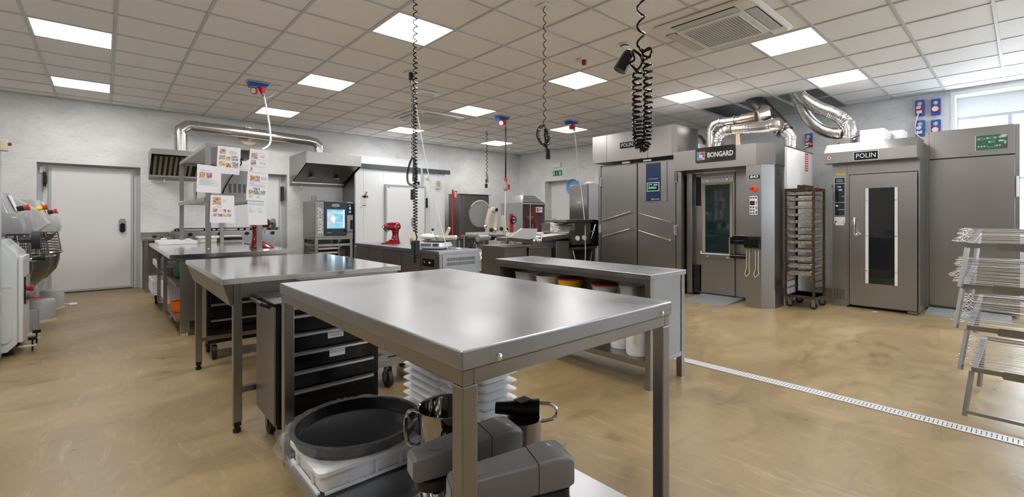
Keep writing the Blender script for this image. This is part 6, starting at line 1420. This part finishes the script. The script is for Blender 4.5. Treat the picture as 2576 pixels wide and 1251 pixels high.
seg_pipe('saddle', [(-2.70, Y, 2.66), (-2.64, 7.05, 2.70), (-2.66, 7.12, 2.74)], [.082, .11, .12], 'duct_steel')
seg_pipe('vertical_stack', [(-2.30, 7.12, 2.1515), (-2.30, 7.12, 2.32), (-2.33, 7.115, 2.37), (-2.42, 7.115, 2.47)], .088)
b = B(); collar(b, (-2.30, 7.12, 2.20), (0, 0, 1), .097); collar(b, (-2.30, 7.12, 2.30), (0, 0, 1), .097); collar(b, (-2.40, 7.11, 2.45), (-1, 0, 1), .122, .02); obj('stack_collar', b, 'duct_steel', t)
t = thing('pipe_clamp', 'small rusty bracket and valve beside the vertical oven pipe', 'bracket', (-2.24, 7.5, 2.151))
obj('rod', B().cyl((-2.40, 7.45, 2.165), (-2.12, 7.5, 2.24), .008, seg=8).cyl((-2.30, 7.6, 2.16), (-2.15, 7.5, 2.25), .008, seg=8), 'steel_dull', t); obj('valve', B().sph((-2.15, 7.5, 2.24), .03, seg=10), 'red_dark', t)

# ================================================================= TRAY RACK TROLLEY
x0, x1, y0, y1, zt = -2.192, -1.835, 6.56, 7.02, 1.56
t = thing('tray_rack', 'rusty brown rack trolley full of baking trays between the two ovens', 'rack', ((x0+x1)/2, (y0+y1)/2, 0))
for sx in (x0, x1-.025):
    for sy in (y0, y1-.025): obj('upright', B().box(sx, sx+.025, sy, sy+.025, .13, zt), 'rust_brown', t)
for q_ in ((x0+.026, x1-.026, y0, y0+.022, zt-.03, zt), (x0+.026, x1-.026, y1-.022, y1, zt-.03, zt), (x0, x0+.022, y0+.026, y1-.026, zt-.03, zt), (x1-.022, x1, y0+.026, y1-.026, zt-.03, zt),
           (x0+.026, x1-.026, y0, y0+.022, .13, .165), (x0+.026, x1-.026, y1-.022, y1, .13, .165)): obj('frame_bar', B().box(*q_), 'rust_brown', t); obj('bottom_plate', B().box(x0+.026, x1-.026, y0+.023, y1-.023, .14, .155), 'rust_brown', t)
obj('top_hook', B().box(x0+.14, x0+.17, y0+.05, y1-.05, zt+.0005, zt+.045).box(x0+.20, x0+.23, y0+.05, y1-.05, zt+.0005, zt+.045), 'rust_brown', t)
levels = [1.475, 1.40, 1.296, 1.196, 1.106, 1.006, .916, .837, .726, .615, .52, .425, .34, .25]
for z in levels:
    for sx in (x0+.0255, x1-.0455): obj('runner', B().box(sx, sx+.02, y0+.026, y1-.026, z-.004, z), 'rust_brown', t)
for sx in (x0+.04, x1-.04):
    for sy in (y0+.045, y1-.045): caster(t, sx, sy, .045, .13)
tr0 = None
for k, z in enumerate(levels[:12]):
    lab = '%s baking tray from the top of the brown rack trolley' % ['topmost', 'second', 'third', 'fourth', 'fifth', 'sixth', 'seventh', 'eighth', 'ninth', 'tenth', 'eleventh', 'twelfth'][k]; grp = 'baking trays in the rack trolley'
    if tr0 is None:
        tr0 = thing('baking_tray', lab, 'tray', (-2.007, 6.79, z+.0005), group=grp)
        obj('tray_body', B().loft(tray_rings(x0+.030, x1-.030, y0+.012, y1-.04, [(-.006, z+.0005), (0, z+.030), (.002, z+.036), (-.003, z+.036), (-.010, z+.003)], .012), smooth=False), 'baked_tray', tr0)
    else: dup(tr0, (-2.007, 6.79, z+.0005), label=lab, group=grp)
m0 = None
for z in (.615, .52, .425):
    for s_ in range(2):
        lab = '%s ribbed silver loaf mould on the %s tray of moulds in the brown rack' % (('left', 'right')[s_], {.615: 'upper', .52: 'middle', .425: 'lowest'}[z])
        bx = x0+.055+.125*s_
        if m0 is None:
            zz = z+.006; m0 = single('loaf_mould', (lambda b: [b.cyl((bx+.006+.0118*q, y0+.03, zz+.042), (bx+.006+.0118*q, y0+.30, zz+.042), .0062, seg=8).box(bx+.001+.0118*q, bx+.011+.0118*q, y0+.03, y0+.30, zz, zz+.040) for q in range(10)] and b)(B()), 'aluminium', lab, 'mould', 'silver loaf moulds on the rack', loc=(bx, y0+.03, zz))
        else:
            o = m0.copy(); C.objects.link(o); o['label'] = lab; o.location = (bx, y0+.03, z+.006)

# ================================================================= SECOND OVEN (POLIN)
x0, x1, yf = -1.775, -.875, 7.12
t = thing('deck_oven', 'tall stainless oven with narrow dark window, chrome handle and warning stickers', 'oven', ((x0+x1)/2, 7.7, 0))
obj('oven_body', B().box(x0+.01, x1, yf+.075, 8.3, .02, 2.13, bev=.003), 'steel', t)
obj('left_column', B().box(x0, x0+.165, yf, yf+.0745, .0, 1.93), 'steel', t)
obj('column_edge', B().box(x0+.166, x0+.186, yf+.006, yf+.0745, .02, 1.93), 'steel', t)
obj('head_sheet', B().box(x0+.187, x1, yf+.002, yf+.0745, 1.745, 1.93), 'steel', t)
obj('plinth', B().box(x0+.19, x1-.02, yf+.08, 8.2, 0, .0195), 'black_matt', t)
obj('right_post', B().box(x1-.0, x1+.012, yf+.0, 8.3, .03, 1.93), 'steel', t)
obj('hood', B().prism([(6.93, 1.89), (6.93, 2.03), (7.07, 2.15), (7.50, 2.15), (7.50, 1.93), (7.10, 1.89)], 'X', x0-.055, x1+.005), 'steel', t)
np_ = obj('name_plate', B().box(-1.49, -1.24, 6.924, 6.9295, 1.905, 2.005), 'navy_glass', t); obj('plate_rim', B().box(-1.497, -1.49, 6.922, 6.9295, 1.90, 2.01).box(-1.24, -1.233, 6.922, 6.9295, 1.90, 2.01).box(-1.49, -1.24, 6.922, 6.9295, 2.005, 2.01).box(-1.49, -1.24, 6.922, 6.9295, 1.90, 1.905), 'aluminium', np_)
text('lettering', 'POLIN', .082, (-1.365, 6.9235, 1.955), MY, 'white_plastic', np_, .0008, sx=.92)
st = obj('round_sticker', B().cyl((-1.765, 6.9295, 1.96), (-1.765, 6.926, 1.96), .030, seg=24), 'red_plastic', t); obj('sticker_face', B().cyl((-1.765, 6.9258, 1.96), (-1.765, 6.925, 1.96), .024, seg=24), 'paper', st); obj('sticker_mark', B().box(-1.772, -1.758, 6.9242, 6.9248, 1.945, 1.975).box(-1.785, -1.745, 6.9242, 6.9248, 1.957, 1.963), 'red_plastic', st)
d = obj('door', B().box(x0+.195, x1-.012, yf-.012, yf+.0015, .045, 1.735, bev=.003), 'steel', t)
wx0, wx1, wz0, wz1 = -1.405, -1.075, .335, 1.555
obj('window_glass', B().box(wx0+.035, wx1-.03, yf-.016, yf-.0122, wz0, wz1), 'dark_glass', d)
gs = obj('glass_strip', B().box(wx0, wx0+.033, yf-.018, yf-.0122, wz0, wz1).box(wx1-.028, wx1, yf-.018, yf-.0122, wz0, wz1), 'door_white', d)
for xk in (wx0+.016, wx1-.014):
    for zk in (1.40, .95, .50): obj('clip', B().sph((xk, yf-.020, zk), .010, seg=8), 'aluminium', gs)
b = B().box(wx0-.06, wx0-.058, yf-.0135, yf-.0119, wz0, wz1).box(wx1+.055, wx1+.057, yf-.0135, yf-.0119, wz0-.02, wz1).box(x0+.2, wx0-.058, yf-.0135, yf-.0119, wz1, wz1+.002).box(wx1+.055, x1-.02, yf-.0135, yf-.0119, wz1, wz1+.002).box(x0+.2, x1-.02, yf-.0135, yf-.0119, wz0-.022, wz0-.020).box(wx0-.02, wx0-.003, yf-.0140, yf-.0119, wz0, wz1).box(wx1+.003, wx1+.018, yf-.0140, yf-.0119, wz0, wz1)
obj('sheet_joint', b, 'steel_dull', d)
h = obj('door_handle', B().tube([(-1.51, yf-.012, 1.165), (-1.515, yf-.07, 1.17), (-1.518, yf-.075, 1.12), (-1.518, yf-.075, .99), (-1.515, yf-.06, .95), (-1.49, yf-.02, .955)], .013, 10), 'chrome', d)
obj('handle_rose', B().cyl((-1.485, yf-.012, .955), (-1.485, yf-.03, .955), .034, .026, 20), 'chrome', h)
cpn = obj('control_panel', B().box(-1.755, -1.628, yf-.008, yf-.0003, 1.20, 1.715), 'aluminium', t)
for (a, c) in ((1.635, 1.708), (1.385, 1.628), (1.207, 1.378)): obj('glass_plate', B().box(-1.749, -1.634, yf-.011, yf-.0082, a, c), 'navy_glass', cpn)
obj('white_display', B().box(-1.73, -1.655, yf-.0125, yf-.0112, 1.65, 1.69), 'lcd', cpn)
obj('status_lights', B().box(-1.715, -1.675, yf-.0122, yf-.0112, 1.585, 1.591).box(-1.70, -1.665, yf-.0122, yf-.0112, 1.54, 1.55).box(-1.665, -1.645, yf-.0122, yf-.0112, 1.46, 1.464), 'display_cyan', cpn)
obj('white_button', B().cyl((-1.72, yf-.0112, 1.335), (-1.72, yf-.016, 1.335), .013, seg=16), 'paper', cpn); text('lettering', 'Crustello', .022, (-1.675, yf-.0115, 1.285), MY, 'white_paint', cpn, .0004)
for xk in (-1.71, -1.655):
    s = obj('warning_sticker', B().prism([(xk-.028, 1.745), (xk+.028, 1.745), (xk, 1.795)], 'Y', yf-.002, yf-.0003), 'yellow_sticker', t); obj('warning_mark', B().box(xk-.003, xk+.003, yf-.0028, yf-.0021, 1.755, 1.775), 'ink', s)
s = obj('safety_label', B().box(-1.755, -1.63, yf-.002, yf-.0003, 1.105, 1.185).box(-1.74, -1.645, yf-.002, yf-.0003, 1.075, 1.103), 'paper', t)
obj('label_yellow', B().prism([(-1.748, 1.152), (-1.722, 1.152), (-1.735, 1.175)], 'Y', yf-.003, yf-.0021).prism([(-1.662, 1.112), (-1.636, 1.112), (-1.649, 1.135)], 'Y', yf-.003, yf-.0021), 'yellow_sticker', s); obj('label_blue', B().cyl((-1.738, yf-.0021, 1.123), (-1.738, yf-.003, 1.123), .012, seg=14), 'blue_plastic', s)
b = B()
for i_ in range(4):
    for j_ in range(12): b.box(-1.76+.033*i_, -1.735+.033*i_, yf-.0009, yf-.0002, .09+.012*j_, .095+.012*j_)
obj('vent_slots', b, 'black_matt', t, kind='stuff')
obj('door_pivot', B().box(x1-.10, x1-.01, yf-.03, yf-.0125, .012, .035), 'steel_dull', t)
obj('side_button', B().box(x0-.012, x0, yf+.01, yf+.03, 1.57, 1.62), 'black_plastic', t)
t = thing('oven_top_boxes', 'steel and white control boxes on top of the second oven', 'box', (-1.5, 7.8, 2.151))
obj('box_low', B().box(-1.79, -1.60, 7.2, 7.68, 2.151, 2.24), 'steel', t); obj('box_tall', B().box(-1.535, -1.27, 7.45, 7.95, 2.131, 2.36), 'white_paint', t); obj('box_white', B().box(-1.30, -1.14, 7.97, 8.28, 2.131, 2.39, bev=.01), 'white_plastic', t)
obj('black_cable', B().tube([(-1.75, 7.16, 2.155), (-1.70, 7.22, 2.20), (-1.60, 7.35, 2.25), (-1.535, 7.47, 2.30)], .008), 'rubber', t)
t = thing('flexible_ducts', 'two corrugated flexible metal hoses from the ceiling opening to the second oven', 'duct', (-1.66, 7.5, 2.241))
def flex(n_, pts, r):
    f_ = []
    P_ = [Vector(p) for p in pts]
    for i in range(len(P_)-1):
        a0, a1, a2, a3 = P_[max(i-1, 0)], P_[i], P_[i+1], P_[min(i+2, len(P_)-1)]
        n = max(6, int((a2-a1).length/.006))
        for k in range(n):
            u = k/n; f_.append(.5*((2*a1)+(a2-a0)*u+(2*a0-5*a1+4*a2-a3)*u*u+(3*a1-a0-3*a2+a3)*u**3))
    obj(n_, B().tube(f_, [r+.0065*math.sin(i*1.57) for i in range(len(f_))], 20), 'duct_steel', t)
flex('upper_hose', [(-2.40, 7.5, 3.3), (-2.30, 7.5, 3.03), (-2.10, 7.5, 2.81), (-1.90, 7.5, 2.68), (-1.76, 7.5, 2.57), (-1.69, 7.5, 2.47)], .085)
flex('lower_hose', [(-2.42, 7.62, 3.15), (-2.33, 7.60, 2.92), (-2.22, 7.58, 2.68), (-2.06, 7.56, 2.49), (-1.90, 7.53, 2.39), (-1.74, 7.50, 2.35)], .075)
obj('hose_elbow', B().tube([(-1.69, 7.5, 2.49), (-1.665, 7.5, 2.42), (-1.66, 7.5, 2.36), (-1.66, 7.5, 2.2405)], .088, 24), 'duct_steel', t)
b = B(); collar(b, (-1.66, 7.5, 2.37), (0, 0, 1), .095, .014); collar(b, (-1.66, 7.5, 2.30), (0, 0, 1), .095, .014); collar(b, (-1.685, 7.5, 2.47), (-.4, 0, 1), .096, .016); obj('hose_band', b, 'chrome', t)

# ================================================================= RIGHT COLD CABINET
x0, x1, yf = -.885, -.035, 7.70
t = thing('blast_cabinet', 'tall plain stainless cabinet with dark green control panel, rightmost unit', 'cabinet', ((x0+x1)/2, 8.2, 0))
obj('cabinet_body', B().box(x0+.01, x1-.006, yf+.05, 8.70, .02, 2.27, bev=.003), 'steel', t)
obj('left_post', B().box(x0+.004, x0+.042, yf+.0, yf+.0495, .02, 2.27), 'steel', t); obj('right_post', B().box(x1-.036, x1, yf+.0, yf+.0495, .02, 2.27), 'steel', t)
hd = obj('head_panel', B().box(x0+.045, x1-.038, yf-.012, yf+.0495, 1.925, 2.275, bev=.004), 'steel', t)
d = obj('door', B().box(x0+.045, x1-.038, yf-.010, yf+.0495, .06, 1.915, bev=.005), 'steel', t)
obj('dark_gap', B().box(x0+.05, x1-.04, yf+.0, yf+.04, 1.915, 1.925), 'black_matt', t); obj('plinth', B().box(x0+.02, x1-.02, yf+.06, 8.6, 0, .0195), 'black_matt', t)
gp = obj('control_panel', B().box(-.405, -.135, yf-.016, yf-.0122, 1.995, 2.165), 'green_plastic', hd); obj('panel_edge', B().box(-.412, -.405, yf-.017, yf-.0122, 1.99, 2.17), 'aluminium', gp)
b = B()
for xk, zk, w_ in ((-.36, 2.125, .035), (-.27, 2.13, .045), (-.18, 2.135, .03), (-.27, 2.085, .03), (-.19, 2.09, .022)): 
    b.prism(rrect(xk-w_, xk+w_, zk-.011, zk+.011, .010, 4), 'Y', yf-.0175, yf-.0162)
obj('pill_buttons', b, 'ink_soft', gp)
b = B()
for xk, zk, w_ in ((-.352, 2.125, .02), (-.27, 2.13, .024), (-.262, 2.085, .014)): b.box(xk-w_, xk+w_, yf-.0185, yf-.0177, zk-.007, zk+.007)
obj('small_displays', b, 'green_plastic', gp)
b = B()
for xk in (-.38, -.355, -.33, -.225, -.20): b.cyl((xk, yf-.0162, 2.035), (xk, yf-.0175, 2.035), .010, seg=14)
for zk in (2.08, 2.06): b.cyl((-.155, yf-.0162, zk), (-.155, yf-.0175, zk), .010, seg=14)
b.box(-.305, -.245, yf-.0175, yf-.0162, 2.02, 2.024).box(-.309, -.305, yf-.0175, yf-.0162, 2.02, 2.05).box(-.245, -.241, yf-.0175, yf-.0162, 2.02, 2.05)
obj('round_buttons', b, 'ink_soft', gp); obj('red_button', B().cyl((-.155, yf-.0162, 2.032), (-.155, yf-.0178, 2.032), .011, seg=14), 'red_dark', gp); obj('worn_sticker', B().box(-.19, -.14, yf-.0176, yf-.0162, 2.135, 2.16), 'grey_pale', gp)
obj('lock', B().cyl((-.465, yf-.012, 1.955), (-.465, yf-.018, 1.955), .009, seg=12).cyl((-.448, yf-.012, 1.956), (-.448, yf-.018, 1.956), .009, seg=12), 'chrome', hd)
obj('hinge', B().box(x1-.030, x1-.008, yf-.022, yf-.0005, 1.42, 1.66, bev=.005), 'white_paint', t)
single('ramp_plate', B().prism([(7.68, .035), (7.28, .0), (7.68, .0)], 'X', -.84, -.10), 'stone_blue', 'grey ramp plate on the floor in front of the rightmost cabinet', 'ramp', loc=(-.47, 7.5, 0))
# floor scrap
single('paper_scrap', B().box(-1.30, -1.26, 6.97, 7.0, .0, .004), 'paper', 'tiny white scrap on the floor in front of the second oven', 'paper', loc=(-1.28, 6.98, 0))

# ================================================================= WALL SOCKETS
def wall_socket(lab, cx, cz, kind, w_=.052, h_=.115):
    t = thing('wall_socket', lab, 'socket', (cx, Y1, cz))
    yw = Y1-.001
    obj('back_plate', B().prism(rrect(cx-w_-.006, cx+w_+.006, cz-h_-.006, cz+h_+.006, .012, 3), 'Y', yw-.008, yw), 'grey_pale', t)
    obj('blue_housing', B().prism(rrect(cx-w_, cx+w_, cz-h_, cz+h_, .008, 3), 'Y', yw-.05, yw-.0082), 'blue_plastic', t)
    k = obj('rotary_switch', B().cyl((cx, yw-.05, cz+.058), (cx, yw-.058, cz+.058), .028, seg=20), 'grey_pale', t)
    obj('switch_grip', B().box(cx-.005, cx+.005, yw-.068, yw-.058, cz+.038, cz+.082, rot=Matrix.Rotation(0.7 if kind != 'closed' else 0, 4, 'Y')), 'white_plastic', k)
    if kind == 'closed':
        s = obj('red_cover', B().cyl((cx, yw-.05, cz-.032), (cx, yw-.07, cz-.032), .046, .044, 24).box(cx-.03, cx+.03, yw-.06, yw-.05, cz-.005, cz+.02), 'red_plastic', t)
        obj('cover_face', B().cyl((cx-.004, yw-.0702, cz-.032), (cx-.004, yw-.075, cz-.032), .036, seg=24), 'paper', s)
    else:
        mm = 'red_plastic' if kind == 'red' else 'blue_bright'
        s = obj('plug_cover', B().cyl((cx-.004, yw-.05, cz-.02), (cx-.008, yw-.085, cz+.0), .042, .040, 24), mm, t)
        obj('cover_face', B().cyl((cx-.0082, yw-.0852, cz+.0), (cx-.009, yw-.089, cz+.002), .030, seg=24), 'paper', s)
        obj('plug', B().box(cx-.034, cx+.028, yw-.085, yw-.05, cz-.085, cz-.04, bev=.006), 'white_plastic', t)
    return t
wall_socket('blue wall socket with a red plugged connector, upper left of the four', -1.061, 2.797, 'red')
wall_socket('blue wall socket with a closed red cover, upper right of the four', -.882, 2.782, 'closed')
wall_socket('blue wall socket with a blue connector, lower left of the four', -1.058, 2.497, 'blue')
wall_socket('blue wall socket with a closed red cover, lower right of the four', -.882, 2.480, 'closed')
wall_socket('single blue wall socket with red connector behind the rack oven pipes', -2.535, 2.50, 'red')
single('white_cable', B().tube([(-1.07, Y1-.08, 2.71), (-1.085, Y1-.09, 2.66), (-1.11, Y1-.07, 2.55), (-1.105, Y1-.08, 2.43), (-1.06, Y1-.1, 2.36), (-.96, Y1-.14, 2.29), (-.93, Y1-.2, 2.22)], .009, 8), 'white_plastic',
       'white cable looping down from the upper left of the four blue wall sockets', 'cable', loc=(-1.07, Y1-.08, 2.71))

# ================================================================= FLOOR DRAIN
yd = 3.43
fl['kind'] = 'structure'
t = thing('floor_drain', 'long slotted steel channel drain set into the floor', 'drain', (-.3, yd+.05, 0))
obj('channel', B().box(-3.2, 1.6, yd, yd+.10, .0005, .0012), 'black_matt', t)
obj('drain_edge', B().box(-3.2, 1.6, yd, yd+.006, .0013, .004).box(-3.2, 1.6, yd+.094, yd+.10, .0013, .004), 'drain_steel', t)
g0 = None
for k in range(24):
    xg = -3.2+.2*k
    if g0 is None:
        b = B().box(xg+.001, xg+.199, yd+.007, yd+.020, .0013, .0038).box(xg+.001, xg+.199, yd+.080, yd+.093, .0013, .0038).box(xg+.001, xg+.199, yd+.047, yd+.053, .0013, .0038)
        for q in range(10): b.box(xg+.001+.02*q, xg+.0165+.02*q, yd+.020, yd+.047, .0013, .0038).box(xg+.001+.02*q, xg+.0165+.02*q, yd+.053, yd+.080, .0013, .0038)
        g0 = obj('grating', b, 'drain_steel', t)
    else:
        o = g0.copy(); C.objects.link(o); o.parent = t; o.location = (.2*k, 0, 0)

# ================================================================= STACKED SKEWER STANDS AT RIGHT
sx0, sx1, yn, yfar = -.235, .42, 3.72, 4.40
wmesh = None; rs = random.Random(11)
def stand_z(k): return .285+.243*k
for k in range(4):
    zn = stand_z(k); zf = zn+(.065, .11, .115, .075)[k]
    where = ['lowest', 'second lowest', 'second highest', 'topmost'][k]
    off = (.02, -.0, -.02, .0)[k]
    t = thing('drying_stand', '%s of the four stacked steel drying stands at the right edge' % where, 'stand', (sx0+off+.3, (yn+yfar)/2, zn-.24))
    a, c = sx0+off, sx1+off
    up = lambda x, y, z, w=.014: None
    def bar(b, p, q, w=.022, h=.022):
        p, q = Vector(p), Vector(q); d_ = (q-p); mt = Matrix.Translation((p+q)/2) @ d_.to_track_quat('X', 'Z').to_matrix().to_4x4() @ Matrix.Diagonal((d_.length, w, h, 1))
        bmesh.ops.create_cube(b.bm, size=1, matrix=mt)
    b = B(); bar(b, (a, yn, zn), (c, yn, zn), .022, .028); obj('front_rail', b, 'steel', t)
    b = B(); bar(b, (a+.02, yfar, zf), (c, yfar, zf), .022, .028); obj('rear_rail', b, 'steel', t)
    b = B(); bar(b, (a+.012, yn+.012, zn+.006), (a+.032, yfar-.012, zf+.006), .024, .012); obj('side_rail', b, 'steel_top', t)
    b = B(); bar(b, (c-.012, yn+.012, zn+.006), (c-.012, yfar-.012, zf+.006), .024, .012); obj('side_rail', b, 'steel_top', t)
    obj('label_plate', B().prism(rrect(a+.13, a+.33, zn-.026, zn+.018, .008, 3), 'Y', yn-.016, yn-.0115), 'steel_dull', t)
    zb = zn-.245+(.0 if k else -.025)
    for x_, s_ in ((a+.002, -1), (c-.002, 1)):
        b = B(); bar(b, (x_, yn+.004, zn-.014), (x_+(-.028 if s_ < 0 else .028), yn-.055, max(.008, zb)), .018, .022); obj('leg', b, 'steel_dull', t)
        b = B(); bar(b, (x_+.02*(s_ < 0), yfar, zf-.014), (x_+.02*(s_ < 0)+(-.02 if s_ < 0 else .02), yfar-.03, max(.008, zb+(.1 if k else .0))), .018, .022); obj('leg', b, 'steel_dull', t)
    if k == 0:
        b = B(); bar(b, (a-.02, yn-.05, .04), (c+.02, yn-.05, .04), .014, .018); obj('foot_rail', b, 'steel', t)
    # twisted skewers lying across the stand
    n = 17
    for q in range(n):
        f = (q+.5)/n+rs.uniform(-.012, .012); y_ = yn+.03+(yfar-yn-.06)*f; z_ = zn+.017+(zf-zn)*f
        if wmesh is None:
            bb = B(); pts = []
            for i_ in range(9): an = math.pi*2*i_/8; pts.append((-.012+.012*math.cos(an+math.pi), .006*math.sin(an), 0))
            bb.tube(pts, .0018, 5)
            tw = [(.0+.003*i_, .004*math.cos(i_*.9), .004*math.sin(i_*.9)) for i_ in range(12)]
            bb.tube(tw, .0018, 5); bb.tube([(.03, 0, 0), (.52, 0, 0)], .0016, 5)
            o = obj('skewer', bb, 'aluminium'); wmesh = o
        else:
            o = wmesh.copy(); C.objects.link(o)
        o.location = (a-.035+rs.uniform(-.02, .015), y_, z_)
        o.rotation_euler = (rs.uniform(0, .5), rs.uniform(-.0, .012), rs.choice([0, 0, 0, .09, -.12, .16, -.2])*rs.random()+rs.uniform(-.03, .03))
        o['label'] = '%s looped metal skewer from the front on the %s drying stand' % (['first', 'second', 'third', 'fourth', 'fifth', 'sixth', 'seventh', 'eighth', 'ninth', 'tenth', 'eleventh', 'twelfth', 'thirteenth', 'fourteenth', 'fifteenth', 'sixteenth', 'rearmost'][q], where); o['category'] = 'skewer'; o['group'] = 'skewers on the %s drying stand' % where
single('power_cable', B().tube([(-1.80, 8.74, .30), (-1.83, 8.72, .33), (-1.95, 8.70, .36), (-2.1, 8.7, .33)], .010), 'rubber', 'black cable low on the wall beside the tray rack', 'cable', loc=(-1.95, 8.72, .33))
bpy.context.view_layer.update()
